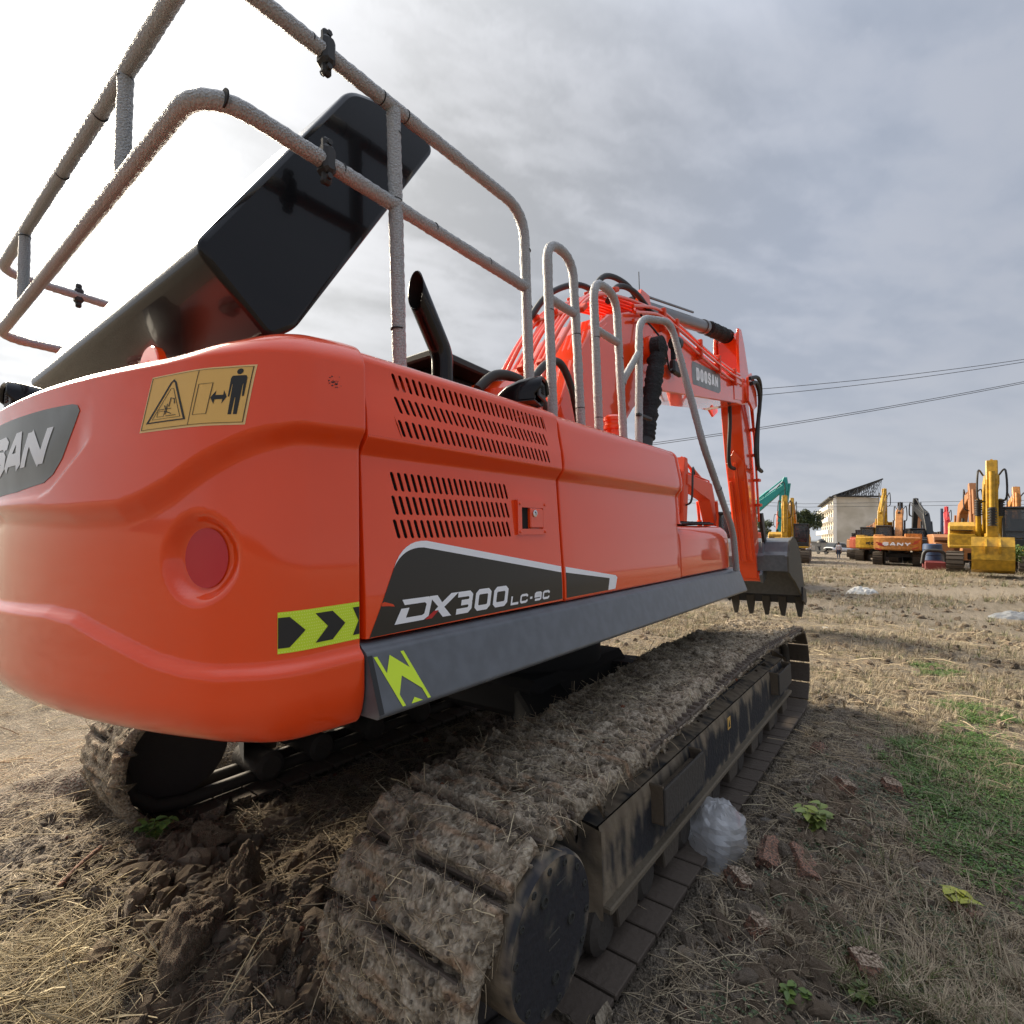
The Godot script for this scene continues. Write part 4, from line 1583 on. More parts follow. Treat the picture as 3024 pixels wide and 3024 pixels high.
func handrails() -> void:
	var z := 0.975
	var r := wrapped("rear_guard_rail", rounded([-1.175, 2.30, z, -1.2, 3.405, z, -2.767, 3.41, z, -2.767, 3.42, -1.92, -2.1, 3.40, -1.95, -1.2, 3.38, -1.95, -1.2, 2.3, -1.95], 0.16, 9))
	r.set_meta("label", "bubble wrapped rail round the top of the engine deck")
	var r2 := wrapped("middle_rail", rounded([-1.19, 3.0, z, -2.767, 3.02, z, -2.767, 3.01, -1.92, -2.1, 3.0, -1.95, -1.2, 3.0, -1.95], 0.16, 9), 0.026, r)
	wrapped("rail_post", arr3([-2.04, 2.29, z, -2.062, 3.395, z]), 0.0265, r)
	wrapped("rail_post", arr3([-2.767, 3.02, 0.325, -2.767, 3.41, 0.345]), 0.0245, r)
	wrapped("rail_post", arr3([-2.767, 3.02, -1.25, -2.767, 3.41, -1.235]), 0.0245, r)
	ties(r, [[-2.056, 3.30, z, 0, 1, 0], [-2.055, 3.03, z, 0, 1, 0], [-2.054, 2.97, z, 0, 1, 0], [-2.05, 2.52, z, 0, 1, 0], [-2.0, 3.409, z, 1, 0, 0], [-2.12, 3.409, z, 1, 0, 0], [-2.42, 3.41, z, 1, 0, 0], [-1.62, 3.407, z, 1, 0, 0], [-1.186, 3.2, z, 0, 1, 0], [-1.182, 2.9, z, 0, 1, 0], [-1.18, 2.62, z, 0, 1, 0], [-2.765, 3.41, 0.05, 0, 0, 1], [-2.765, 3.413, -0.5, 0, 0, 1], [-2.767, 3.385, 0.343, 0, 1, 0], [-2.767, 3.385, -1.236, 0, 1, 0], [-2.767, 3.016, -0.9, 0, 0, 1], [-2.70, 3.02, z, 1, 0, 0], [-2.3, 3.018, z, 1, 0, 0], [-1.85, 3.012, z, 1, 0, 0], [-1.5, 3.006, z, 1, 0, 0], [-2.5, 3.413, -1.942, 1, 0, 0.05], [-2.25, 3.405, -1.95, 1, 0, 0.05]])
	clamp_at(r, Vector3(-2.36, 3.41, z), Vector3.RIGHT)
	clamp_at(r, Vector3(-2.36, 3.018, z), Vector3.RIGHT)
	clamp_at(r, Vector3(-2.37, 3.41, -1.945), Vector3.RIGHT)
	flange(r, -2.04, 2.31, z)
	flange(r, -1.175, 2.315, z)
	for h in [[-1.0, -0.70, 3.325, 3.0], [-0.485, -0.145, 3.30, 2.985]]:
		var zz := 1.0
		var hp := wrapped("hoop_handle", rounded([h[0], 2.30, zz, h[0] - 0.025, h[2], zz, h[1] - 0.055, h[2], zz, h[1], 2.30, zz], 0.13, 9), 0.0255)
		wrapped("cross_bar", arr3([h[0] - 0.015, h[3], zz, h[1] - 0.03, h[3], zz]), 0.024, hp)
		ties(hp, [[h[0] - 0.003, 2.43, zz, 0, 1, 0], [h[1] - 0.008, 2.45, zz, 0, 1, 0], [h[0] - 0.014, 2.93, zz, 0, 1, 0], [h[1] - 0.03, 2.88, zz, 0, 1, 0]])
		flange(hp, h[0], 2.315, zz)
		flange(hp, h[1], 2.315, zz)
	# long grab rail that falls to the front corner
	var g := wrapped("step_rail", rounded([-0.02, 2.30, 1.05, 0.05, 3.22, 1.05, 0.46, 3.30, 1.12, 0.66, 2.35, 1.27, 1.24, 1.72, 1.30, 1.33, 1.39, 1.29], 0.12, 9), 0.025)
	wrapped("branch_bar", rounded([-0.14, 2.72, 1.0, -0.11, 2.78, 1.01, 0.02, 2.96, 1.05], 0.04), 0.023, g)
	ties(g, [[0.04, 3.0, 1.05, 0, 1, 0], [0.045, 3.06, 1.05, 0, 1, 0], [0.0, 2.5, 1.05, 0, 1, 0], [0.53, 2.98, 1.17, 0.2, -1, 0.15], [0.60, 2.66, 1.22, 0.2, -1, 0.15], [0.93, 2.06, 1.285, 0.65, -0.7, 0.04]])
	var bb := MB.new()
	bb.box(Vector3(0.06, 2.52, 1.06), Vector3(0.22, 0.022, 0.03), 0.004)
	put(g, "mirror_bracket", bb, M.black_steel)

# ---------------------------------------------------------------- boom, arm, bucket
func boom() -> void:
	var poly := arr2([0.10, 1.55, 0.42, 1.75, 0.85, 2.22, 1.25, 2.68, 1.58, 2.98, 1.95, 3.20, 2.35, 3.32, 3.4, 3.47, 5.45, 3.77, 5.75, 3.80, 6.15, 3.90, 6.30, 4.05, 6.25, 4.22, 6.05, 4.30, 5.6, 4.26, 4.9, 4.14, 3.9, 4.15, 2.9, 4.17, 2.2, 4.13, 1.55, 3.97, 1.10, 3.80, 0.75, 3.55, 0.45, 3.20, 0.15, 2.70, -0.1, 2.2, -0.12, 1.7])
	var mb := MB.new()
	mb.prism(poly, Vector3.ZERO, Vector3.RIGHT, Vector3.UP, 0.58, 0.012)
	mb.lathe(arr2([0, -0.40, 0.13, -0.40, 0.14, -0.39, 0.14, 0.39, 0.13, 0.40, 0, 0.40]), Transform3D(Basis(Vector3.RIGHT, PI / 2), Vector3(1.9, 3.66, 0)), 24)
	mb.lathe(arr2([0, -0.33, 0.17, -0.33, 0.18, -0.32, 0.18, 0.32, 0.17, 0.33, 0, 0.33]), Transform3D(Basis(Vector3.RIGHT, PI / 2), Vector3(6.08, 4.07, 0)), 24)
	# seams and side plates
	mb.prism(arr2([5.30, 3.80, 5.95, 3.90, 5.92, 4.24, 5.30, 4.16]), Vector3(0, 0, 0), Vector3.RIGHT, Vector3.UP, 0.60, 0.004)
	mb.prism(arr2([0.95, 2.36, 1.30, 2.74, 1.05, 3.70, 0.72, 3.45]), Vector3.ZERO, Vector3.RIGHT, Vector3.UP, 0.590, 0.003)
	# ears for the arm cylinder
	for s in [-1, 1]:
		mb.prism(arr2([1.9, 4.05, 2.5, 4.13, 2.35, 4.46, 2.15, 4.46]), Vector3(0, 0, 0.15 * s), Vector3.RIGHT, Vector3.UP, 0.05, 0.006)
	var b := put(ex, "boom", mb, M.orange_paint)
	b.set_meta("label", "arched orange boom with oil pipes along its back")
	# name plate on its flank
	var pl := MB.new()
	var fm := func(p: Vector2) -> Array: return [Vector3(p.x, p.y + (p.x - 3.4) * 0.095, 0.29), Vector3(0, 0, 1)]
	lay(pl, [arr2([3.40, 3.63, 4.50, 3.63, 4.60, 3.68, 4.60, 3.90, 4.55, 3.935, 3.42, 3.935, 3.37, 3.90, 3.37, 3.72])], 0.6, fm, 0.002)
	put(b, "name_plate", pl, M.plate_grey)
	var tx := MB.new()
	var x := 3.53
	for ch in "DOOSAN":
		lay(tx, glyph(ch, Vector2(x, 3.70), 0.135, 0.17, 0.047, 0.0), 0.3, fm, 0.004)
		x += 0.161
	put(b, "plate_lettering", tx, M.decal_white)
	# pipes on the back of the boom, fanned like the strings of a harp
	for i in 9:
		var zz := -0.25 + 0.062 * i
		var w := sin(i * 2.1) * 0.03
		var pb := MB.new()
		pb.tube(smooth_path([-0.35, 2.22 + w, zz * 1.25, -0.20, 2.55 + w, zz * 1.15, 0.02, 2.95, zz, 0.38, 3.44 + w, zz, 0.70, 3.78, zz, 1.05, 4.00 + w * 0.6, zz, 1.6, 4.13, zz, 2.1, 4.22, zz]), 0.019, 8)
		put(b, "oil_pipe", pb, M.orange_paint)
	for q in [[0.10, 3.06, 0.9], [0.62, 3.70, 0.75], [1.25, 4.09, 0.35]]:
		var cb := MB.new()
		cb.box(Vector3(q[0], q[1], 0), Vector3(0.10, 0.045, 0.62), 0.006, Basis(Vector3(0, 0, 1), q[2]))
		for k in 3:
			cb.box(Vector3(q[0] - 0.03, q[1] + 0.03, -0.2 + 0.2 * k), Vector3(0.05, 0.05, 0.06), 0.006, Basis(Vector3(0, 0, 1), q[2]))
		put(b, "pipe_clamp", cb, M.orange_dull)
	# pipes down the right flank to the arm
	for i in 3:
		var pb2 := MB.new()
		var dz := 0.33 + 0.02 * (i % 2)
		var dy := -0.075 * i
		pb2.tube(smooth_path([1.55, 4.02 + dy, dz, 2.2, 4.20 + dy, dz, 2.9, 4.22 + dy, dz, 4.0, 4.19 + dy, dz, 5.0, 4.20 + dy, dz, 5.55, 4.24 + dy, dz]), 0.018, 8)
		put(b, "oil_pipe", pb2, M.orange_paint)
	for xx in [2.35, 2.75, 3.6, 4.4, 5.2]:
		var cb2 := MB.new()
		cb2.box(Vector3(xx, 4.13, 0.325), Vector3(0.05, 0.26, 0.08), 0.008)
		put(b, "pipe_clamp", cb2, M.orange_dull)
	# hoses that loop over the hump
	var hoses := [[0.5, 3.7, -0.2, 0.75, 4.0, -0.15, 1.2, 4.24, -0.1, 1.7, 4.30, -0.1, 2.3, 4.26, -0.05], [1.15, 4.05, 0.05, 1.4, 4.34, 0.1, 1.85, 4.42, 0.12, 2.3, 4.36, 0.1, 2.75, 4.28, 0.12], [1.3, 4.02, 0.18, 1.5, 4.24, 0.2, 1.85, 4.30, 0.22, 2.3, 4.25, 0.2, 2.7, 4.2, 0.2], [-0.45, 2.5, 0.3, -0.2, 2.92, 0.36, 0.05, 3.05, 0.38, 0.25, 2.85, 0.38, 0.42, 2.45, 0.36]]
	for hh in hoses:
		var hb := MB.new()
		hb.tube(smooth_path(hh), 0.03, 10)
		put(b, "hydraulic_hose", hb, M.hose_rubber)
	var an := MB.new()
	an.tube(arr3([2.25, 4.2, 0.1, 2.25, 4.72, 0.1]), 0.005, 6)
	put(b, "antenna", an, M.black_rubber)
	# working lamp by the cylinder pin
	var lb := MB.new()
	lb.lathe(arr2([0, -0.03, 0.055, -0.03, 0.072, 0.0, 0.075, 0.07, 0.068, 0.075, 0, 0.07]), Transform3D(Basis(Vector3(0, 0, 1), -PI / 2 + 0.15) , Vector3(2.05, 3.72, 0.56)), 18)
	lb.box(Vector3(2.06, 3.62, 0.54), Vector3(0.03, 0.14, 0.05), 0.005)
	put(b, "work_lamp", lb, M.black_steel)
	var lg := MB.new()
	lg.lathe(arr2([0.062, 0, 0.05, 0.008, 0, 0.012]), Transform3D(Basis(Vector3(0, 0, 1), -PI / 2 + 0.15), Vector3(2.124, 3.731, 0.56)), 18)
	put(b, "lamp_glass", lg, M.chrome)
	var mb3 := MB.new()
	mb3.box(Vector3(2.62, 3.63, 0.36), Vector3(0.26, 0.16, 0.07), 0.02)
	put(b, "side_lamp", mb3, M.black_steel)
	var mb4 := MB.new()
	mb4.tube(smooth_path([1.75, 4.0, 0.32, 1.88, 3.84, 0.42, 1.95, 3.74, 0.47]), 0.010, 6)
	mb4.tube(smooth_path([2.02, 3.64, 0.48, 2.25, 3.52, 0.42, 2.5, 3.6, 0.36]), 0.010, 6)
	put(b, "lamp_cable", mb4, M.black_rubber)

	# lifting cylinders, cloth wrapped
	for s in [-1, 1]:
		var cz: float = 0.46 * s
		var top := Vector3(1.86, 3.64, cz)
		var foot := Vector3(1.05, 1.62, cz)
		var rod := MB.new()
		var pts := PackedVector3Array()
		var rad := []
		for k in 60:
			var t := k / 59.0
			pts.push_back(top.lerp(foot, t * 0.5))
			rad.push_back(0.082 + 0.009 * sin(k * 0.9) + 0.007 * sin(k * 2.3 + s) + (0.011 if k % 9 < 2 else 0.0))
		rod.tube(pts, rad, 16)
		var cy := put(ex, "boom_cylinder", rod, M.wrap_cloth)
		var brl := MB.new()
		brl.tube(PackedVector3Array([top.lerp(foot, 0.49), top.lerp(foot, 1.0)]), 0.075, 18)
		put(cy, "barrel", brl, M.hose_rubber)
		var eye := MB.new()
		eye.lathe(arr2([0, -0.05, 0.12, -0.05, 0.12, 0.05, 0, 0.05]), Transform3D(Basis(Vector3.RIGHT, PI / 2), top), 20)
		put(cy, "eye", eye, M.wrap_cloth)
	# arm cylinder on top: barrel, rod, wrapped end
	var ab := MB.new()
	ab.tube(arr3([2.25, 4.36, 0, 4.85, 4.90, 0]), 0.095, 20)
	ab.tube(arr3([2.6, 4.56, 0.06, 4.2, 4.90, 0.06]), 0.016, 8)
	ab.tube(arr3([4.78, 4.886, 0, 4.90, 4.911, 0]), 0.108, 20)
	var ac := put(ex, "arm_cylinder", ab, M.steel_grey)
	var rb := MB.new()
	rb.tube(arr3([4.9, 4.911, 0, 5.25, 4.985, 0]), 0.055, 16)
	put(ac, "rod", rb, M.chrome)
	var wb := MB.new()
	var wp := PackedVector3Array()
	var wr := []
	for k in 40:
		wp.push_back(Vector3(5.1, 4.953, 0).lerp(Vector3(6.2, 5.13, 0), k / 39.0))
		wr.push_back(0.105 + 0.014 * sin(k * 1.3) + 0.007 * sin(k * 3.1))
	wb.tube(wp, wr, 14)
	put(ac, "wrapped_end", wb, M.wrap_cloth)

func arm() -> void:
	var poly := arr2([6.87, 0.88, 6.80, 1.15, 6.46, 2.45, 6.30, 3.0, 6.18, 3.75, 6.14, 4.4, 6.10, 5.02, 6.18, 5.16, 6.30, 5.12, 6.42, 4.95, 6.56, 4.72, 6.66, 4.4, 6.74, 3.9, 6.84, 3.4, 6.92, 2.9, 6.98, 2.2, 7.05, 1.4, 7.10, 0.92, 7.0, 0.83])
	var mb := MB.new()
	mb.prism(poly, Vector3.ZERO, Vector3.RIGHT, Vector3.UP, 0.33, 0.01)
	for s in [-1, 1]:
		mb.prism(arr2([6.02, 4.3, 6.55, 4.15, 6.62, 4.5, 6.38, 5.0, 6.22, 5.22, 6.08, 5.20, 6.02, 4.9]), Vector3(0, 0, 0.19 * s), Vector3.RIGHT, Vector3.UP, 0.045, 0.006)
		mb.prism(arr2([5.95, 3.9, 6.25, 3.78, 6.5, 3.9, 6.5, 4.3, 6.2, 4.42, 5.98, 4.3]), Vector3(0, 0, 0.335 * s), Vector3.RIGHT, Vector3.UP, 0.04, 0.006)
	var a := put(ex, "arm", mb, M.orange_paint)
	a.set_meta("label", "upright orange digging arm before the machine")
	# wear bars on the back of the arm
	var t := Vector3(0.34, -1.3, 0).normalized()
	var back := Vector3(-1.3, -0.34, 0).normalized()
	var p0 := Vector3(6.455, 2.45, 0)
	var plate := MB.new()
	var pp := arr2([-0.14, -0.5, 0.0, -0.72, 0.14, -0.5, 0.155, 1.34, -0.155, 1.34])
	plate.prism(pp, p0 + back * 0.012, Vector3(0, 0, 1), t, 0.02, 0.004)
	put(a, "wear_plate", plate, M.orange_paint)
	for q in [[-0.105, -0.18], [0.0, -0.50], [0.105, -0.18]]:
		var wb := MB.new()
		wb.bar(p0 + back * 0.035 + Vector3(0, 0, q[0]) + t * q[1], p0 + back * 0.035 + Vector3(0, 0, q[0]) + t * 1.28, 0.052, 0.035, 0.006)
		put(a, "wear_bar", wb, M.orange_paint)
	var eb := MB.new()
	eb.lathe(arr2([0, -0.20, 0.10, -0.20, 0.11, -0.19, 0.11, 0.19, 0.10, 0.20, 0, 0.20]), Transform3D(Basis(Vector3.RIGHT, PI / 2), Vector3(6.98, 0.93, 0)), 20)
	put(a, "pin_boss", eb, M.orange_paint)
	# pipe along the right flank with brackets
	var pb := MB.new()
	pb.tube(smooth_path([6.55, 4.05, 0.26, 6.80, 3.4, 0.22, 6.90, 2.6, 0.21, 6.93, 1.9, 0.21]), 0.02, 8)
	pb.tube(smooth_path([6.62, 4.0, 0.22, 6.86, 3.4, 0.20, 6.95, 2.6, 0.20, 6.98, 2.0, 0.20]), 0.02, 8)
	put(a, "oil_pipe", pb, M.orange_paint)
	for y in [3.55, 3.1, 2.65, 2.2]:
		var cb := MB.new()
		cb.box(Vector3(poly_at([1.9, 6.96, 2.6, 6.93, 3.4, 6.84, 4.05, 6.6], y), y, 0.215), Vector3(0.14, 0.05, 0.09), 0.006)
		put(a, "pipe_clamp", cb, M.orange_dull)
	# drooping hoses at the elbow
	for hh in [[6.0, 4.28, 0.36, 6.45, 4.38, 0.40, 6.78, 4.2, 0.36, 6.72, 3.75, 0.32, 6.55, 3.2, 0.32, 6.62, 2.92, 0.3, 6.85, 2.85, 0.26], [6.05, 4.2, 0.38, 6.35, 4.26, 0.40, 6.6, 4.0, 0.38, 6.5, 3.5, 0.34, 6.42, 3.15, 0.32, 6.55, 2.95, 0.3, 6.75, 2.9, 0.26], [5.75, 3.84, 0.1, 5.72, 3.5, 0.1, 5.75, 3.1, 0.06, 5.9, 2.85, 0.02, 6.25, 2.82, 0.0]]:
		var hb := MB.new()
		hb.tube(smooth_path(hh), 0.032, 10)
		put(a, "hydraulic_hose", hb, M.hose_rubber)
	var fb := MB.new()
	fb.tube(arr3([6.85, 2.85, 0.26, 7.06, 2.82, 0.26]), 0.035, 8)
	put(a, "hose_fitting", fb, M.black_steel)
	# bucket links
	for s in [-1, 1]:
		var lb := MB.new()
		lb.prism(arr2([6.93, 2.05, 7.05, 2.06, 7.22, 1.55, 7.20, 1.44, 7.10, 1.42, 6.93, 1.9]), Vector3(0, 0, 0.24 * s), Vector3.RIGHT, Vector3.UP, 0.05, 0.008)
		put(a, "bucket_link", lb, M.black_steel)

func bucket() -> void:
	var w := 0.65
	var outer := [6.88, 1.02, 6.88, 1.28, 6.98, 1.36, 7.10, 1.53, 7.35, 1.60, 7.60, 1.55, 7.85, 1.40, 8.02, 1.18, 8.14, 0.92, 8.20, 0.65, 8.24, 0.40]
	var mb := MB.new()
	# curved shell with thickness
	var pts := PackedVector3Array()
	var oo := arr2(outer)
	for s in [1, -1]:
		for i in oo.size():
			var k: int = i if s == 1 else oo.size() - 1 - i
			var p := oo[k]
			var d := (oo[mini(k + 1, oo.size() - 1)] - oo[maxi(k - 1, 0)]).normalized()
			var nn := Vector2(d.y, -d.x)
			pts.push_back(Vector3(p.x, p.y, 0) + Vector3(nn.x, nn.y, 0) * (0.0 if s == 1 else 0.03))
	for i in pts.size():
		var j := (i + 1) % pts.size()
		var e := (pts[j] - pts[i])
		var hint := Vector3(-e.y, e.x, 0)
		mb.quad(pts[i] + Vector3(0, 0, w), pts[i] - Vector3(0, 0, w), pts[j] - Vector3(0, 0, w), pts[j] + Vector3(0, 0, w), hint)
	var b := put(ex, "bucket", mb, M.grey_paint)
	b.set_meta("label", "grey toothed bucket hanging from the arm")
	for s in [-1, 1]:
		var sb := MB.new()
		sb.col = Color(0.085, 0.075, 0.06)
		sb.prism(arr2([6.88, 1.0, 6.88, 1.28, 6.98, 1.37, 7.10, 1.55, 7.35, 1.62, 7.62, 1.57, 7.87, 1.42, 8.04, 1.19, 8.16, 0.92, 8.22, 0.65, 8.25, 0.38, 8.12, 0.42, 7.75, 0.62, 7.35, 0.82, 7.05, 0.92]), Vector3(0, 0, (w + 0.012) * s), Vector3.RIGHT, Vector3.UP, 0.035, 0.006)
		put(b, "side_plate", sb, M.muddy_black)
		var cb := MB.new()
		cb.prism(arr2([7.9, 0.42, 8.16, 0.30, 8.30, 0.36, 8.20, 0.62, 7.95, 0.66]), Vector3(0, 0, (w + 0.045) * s), Vector3.RIGHT, Vector3.UP, 0.03, 0.006)
		put(b, "side_cutter", cb, M.black_steel)
		var lb := MB.new()
		lb.prism(arr2([6.90, 1.05, 6.80, 0.95, 6.90, 0.80, 7.06, 0.84, 7.22, 1.0, 7.30, 1.45, 7.22, 1.60, 7.08, 1.56, 6.95, 1.35]), Vector3(0, 0, 0.23 * s), Vector3.RIGHT, Vector3.UP, 0.05, 0.008)
		put(b, "hinge_lug", lb, M.grey_paint)
	var lip := MB.new()
	lip.box(Vector3(8.22, 0.40, 0), Vector3(0.05, 0.16, 2 * w), 0.008)
	put(b, "cutting_lip", lip, M.black_steel)
	var stepb := MB.new()
	stepb.quad(Vector3(6.875, 1.30, 0.62), Vector3(6.875, 1.30, 0.27), Vector3(6.875, 1.03, 0.27), Vector3(6.875, 1.03, 0.62), Vector3.LEFT)
	put(b, "torque_tube", stepb, M.grey_paint)
	for i in 5:
		var z := -w + 0.06 + i * (2 * w - 0.12) / 4.0
		var tb := MB.new()
		tb.col = Color(0.06, 0.052, 0.042)
		tb.prism(arr2([-0.075, 0.45, 0.075, 0.45, 0.07, 0.28, 0.028, 0.06, -0.028, 0.06, -0.07, 0.28]), Vector3(8.22, 0, z), Vector3(0, 0, 1), Vector3.UP, 0.11, 0.012)
		put(b, "tooth", tb, M.muddy_black)

func cab() -> void:
	var fb := MB.new()
	for x in [0.05, 1.55]:
		for z in [-1.22, -0.36]:
			fb.bar(Vector3(x, 1.4, z), Vector3(x - 0.05, 2.72, z), 0.08, 0.08, 0.01)
	fb.box(Vector3(0.75, 2.74, -0.79), Vector3(1.66, 0.09, 0.98), 0.03)
	fb.box(Vector3(0.8, 1.55, -0.79), Vector3(1.58, 0.34, 0.94), 0.03)
	fb.box(Vector3(0.03, 1.9, -0.79), Vector3(0.05, 0.5, 0.82), 0.01)
	var c := put(ex, "cab", fb, M.black_steel)
	var gb := MB.new()
	for s in [[0.8, -1.24, 1.44, 0.0], [0.8, -0.34, 1.44, 0.0]]:
		gb.box(Vector3(s[0], 2.2, s[1]), Vector3(s[2], 0.98, 0.012))
	gb.box(Vector3(1.55, 2.2, -0.79), Vector3(0.012, 0.98, 0.8))
	put(c, "window_pane", gb, M.cab_glass)
	var sb := MB.new()
	sb.box(Vector3(0.7, 1.95, -0.79), Vector3(0.45, 0.12, 0.46), 0.04)
	sb.box(Vector3(0.45, 2.25, -0.79), Vector3(0.12, 0.6, 0.46), 0.04)
	put(c, "seat", sb, M.black_rubber)

# ---------------------------------------------------------------- tracks
var tr_pts := PackedVector2Array()
var tr_len := PackedFloat32Array()
const SHOE := 0.19

func track_path() -> void:
	# from under the rear, round the sprocket, over the top, round the idler and back
	var p := PackedVector2Array()
	p.push_back(Vector2(-1.6, 0.03))
	for k in 17:
		var a := -PI / 2 - PI * k / 16.0
		p.push_back(Vector2(-1.99 + 0.375 * cos(a), 0.405 + 0.375 * sin(a)))
	for q in [[-1.6, 0.785], [-1.0, 0.79], [-0.45, 0.805], [0.1, 0.825], [0.6, 0.835], [1.3, 0.82], [1.9, 0.79]]:
		p.push_back(Vector2(q[0], q[1]))
	for k in 17:
		var a2 := PI / 2 - PI * k / 16.0
		p.push_back(Vector2(2.26 + 0.375 * cos(a2), 0.405 + 0.375 * sin(a2)))
	p.push_back(Vector2(1.0, 0.03))
	p.push_back(Vector2(-1.6, 0.03))
	var s := 0.0
	for i in p.size() - 1:
		for k in 6:
			var q := p[i].cubic_interpolate(p[i + 1], p[maxi(i - 1, 0)], p[mini(i + 2, p.size() - 1)], k / 6.0)
			if tr_pts.size():
				s += q.distance_to(tr_pts[tr_pts.size() - 1])
			tr_pts.push_back(q)
			tr_len.push_back(s)
	s += p[p.size() - 1].distance_to(tr_pts[tr_pts.size() - 1])
	tr_pts.push_back(p[p.size() - 1])
	tr_len.push_back(s)

func tr_at(s: float) -> Vector2:
	var i := clampi(tr_len.bsearch(s), 1, tr_len.size() - 1)
	return tr_pts[i - 1].lerp(tr_pts[i], clampf((s - tr_len[i - 1]) / maxf(1e-5, tr_len[i] - tr_len[i - 1]), 0, 1))

func tr_out(s: float) -> Vector2:
	var t := (tr_at(s + 0.02) - tr_at(maxf(0.0, s - 0.02))).normalized()
	return Vector2(-t.y, t.x)

func crawler(called: String, zc: float, fine: bool) -> void:
	var t := node(ex, called)
	t.set_meta("label", "muddy right crawler track nearest the camera" if fine else "muddy left crawler track under the counterweight")
	var total: float = tr_len[tr_len.size() - 1]
	var n := roundi(total / SHOE)
	var pitch := total / n
	var sb := MB.new()
	sb.col = Color(0.085, 0.066, 0.050)
	sb.box(Vector3(0, 0.0, 0), Vector3(pitch - 0.012, 0.022, 0.61), 0.004)
	for k in 3:
		sb.prism(arr2([-0.014, 0, 0.014, 0, 0.008, 0.014, -0.008, 0.014]), Vector3(-0.062 + 0.062 * k, 0.010, 0), Vector3.RIGHT, Vector3.UP, 0.60, 0.003)
	var mesh := sb.mesh()
	for i in n:
		var s := (i + 0.5) * pitch
		var p := tr_at(s)
		var o := tr_out(s)
		var sh := put(t, "track_shoe", mesh, M.muddy_black)
		sh.transform = Transform3D(Basis(Vector3(o.y, -o.x, 0), Vector3(o.x, o.y, 0), Vector3(0, 0, 1)), Vector3(p.x, p.y, zc))
	# links and guide rail behind the shoes
	var lb := MB.new()
	lb.col = Color(0.05, 0.04, 0.032)
	for dz in [-0.1, 0.1]:
		var path := PackedVector3Array()
		for i in n + 1:
			var p := tr_at(minf(i * pitch, total - 0.001))
			var o := tr_out(minf(i * pitch, total - 0.03))
			path.push_back(Vector3(p.x - o.x * 0.06, p.y - o.y * 0.06, zc + dz))
		lb.tube(path, 0.042, 6, false)
	put(t, "link_chain", lb, M.muddy_black)
	# mud and trodden straw caked on the shoes
	var f := FastNoiseLite.new()
	f.seed = 21 if fine else 22
	f.noise_type = FastNoiseLite.TYPE_SIMPLEX_SMOOTH
	f.frequency = 7.0
	f.fractal_octaves = 5
	f.fractal_gain = 0.6
	var g := FastNoiseLite.new()
	g.seed = 23
	g.frequency = 2.3
	g.fractal_octaves = 3
	var ck := FastNoiseLite.new()
	ck.noise_type = FastNoiseLite.TYPE_CELLULAR
	ck.cellular_return_type = FastNoiseLite.RETURN_DISTANCE2_SUB
	ck.frequency = 24.0
	var s0 := 0.05
	var s1 := total * 0.53
	var ds := 0.0085 if fine else 0.016
	var dw := 0.0095 if fine else 0.018
	var nu := int((s1 - s0) / ds)
	var nv := int(0.63 / dw) + 4
	var pts := PackedVector3Array()
	var cols := PackedColorArray()
	for i in nu:
		var s := s0 + ds * i
		var p := tr_at(s)
		var o := tr_out(s)
		var ph := fposmod(s, pitch) / pitch
		var joint := minf(ph, 1.0 - ph) * pitch
		var ridge := 1e9
		for k in 3:
			ridge = minf(ridge, absf(fposmod(s - pitch * 0.5 + 0.062 - 0.062 * k + pitch * 0.5, pitch) - pitch * 0.5))
		var top := smoothstep(-1.45, -0.7, p.x)
		for j in nv:
			var w := -0.315 + 0.63 * (j - 1.5) / (nv - 4)
			var q := Vector3(p.x, p.y, w)
			var a := f.get_noise_3d(s, w, zc)
			var b := g.get_noise_3d(s, w, zc)
			var c := ck.get_noise_3d(s, w, zc)
			var h := 0.044 + 0.022 * a + 0.016 * b + 0.014 * c
			h += 0.007 * smoothstep(0.02, 0.006, ridge) * (1.0 - top)
			h += top * (0.018 + 0.02 * b)
			var open := smoothstep(0.019, 0.008, joint) * smoothstep(-0.38, -0.05, b + 0.25 * sin(s * 5.0)) * (1.0 - top * 0.93)
			h -= 0.055 * open
			var edge := absf(w) - 0.300 - 0.02 * a + (0.05 * top if w > 0.0 else 0.0)
			if edge > 0.0:
				h -= minf(edge * edge * 60.0 + edge * 0.8, 0.055)
			var ww := w
			if j == 0 or j == nv - 1:
				h = -0.03
				ww = signf(w) * 0.298
			ww += 0.008 * f.get_noise_3d(s + 9.0, w, 4.0)
			pts.push_back(Vector3(p.x + o.x * h, p.y + o.y * h, zc + ww))
			var mud := Color(0.33, 0.275, 0.20).lerp(Color(0.50, 0.43, 0.33), smoothstep(-0.5, 0.5, a + 0.5 * b))
			mud = mud.lerp(Color(0.19, 0.15, 0.105), smoothstep(0.05, -0.45, a))
			var rust := smoothstep(0.016, 0.005, ridge) * smoothstep(-0.05, 0.3, g.get_noise_3d(w * 2.0, s * 3.0, 7.0)) * (1.0 - 0.75 * top)
			mud = mud.lerp(Color(0.36, 0.20, 0.10), rust * 0.55)
			if c > -0.25 and f.get_noise_3d(s * 3.0, w * 3.0, 2.0) > 0.6:
				mud = mud.lerp(Color(0.45, 0.17, 0.08), 0.6)
			cols.push_back(mud.lerp(Color(0.03, 0.024, 0.018), open * 0.6))
	var mb := MB.new()
	mb.grid(pts, nu, nv, false, cols)
	var probe := int(nu * 0.7) * nv + nv / 2
	if mb.n[probe].y < 0:
		mb = MB.new()
		mb.grid(pts, nu, nv, true, cols)
	var mo := put(t, "caked_mud", mb, M.mud)
	mo.set_meta("kind", "stuff")
	# crumbs stuck to it
	var qs := []
	var qc := []
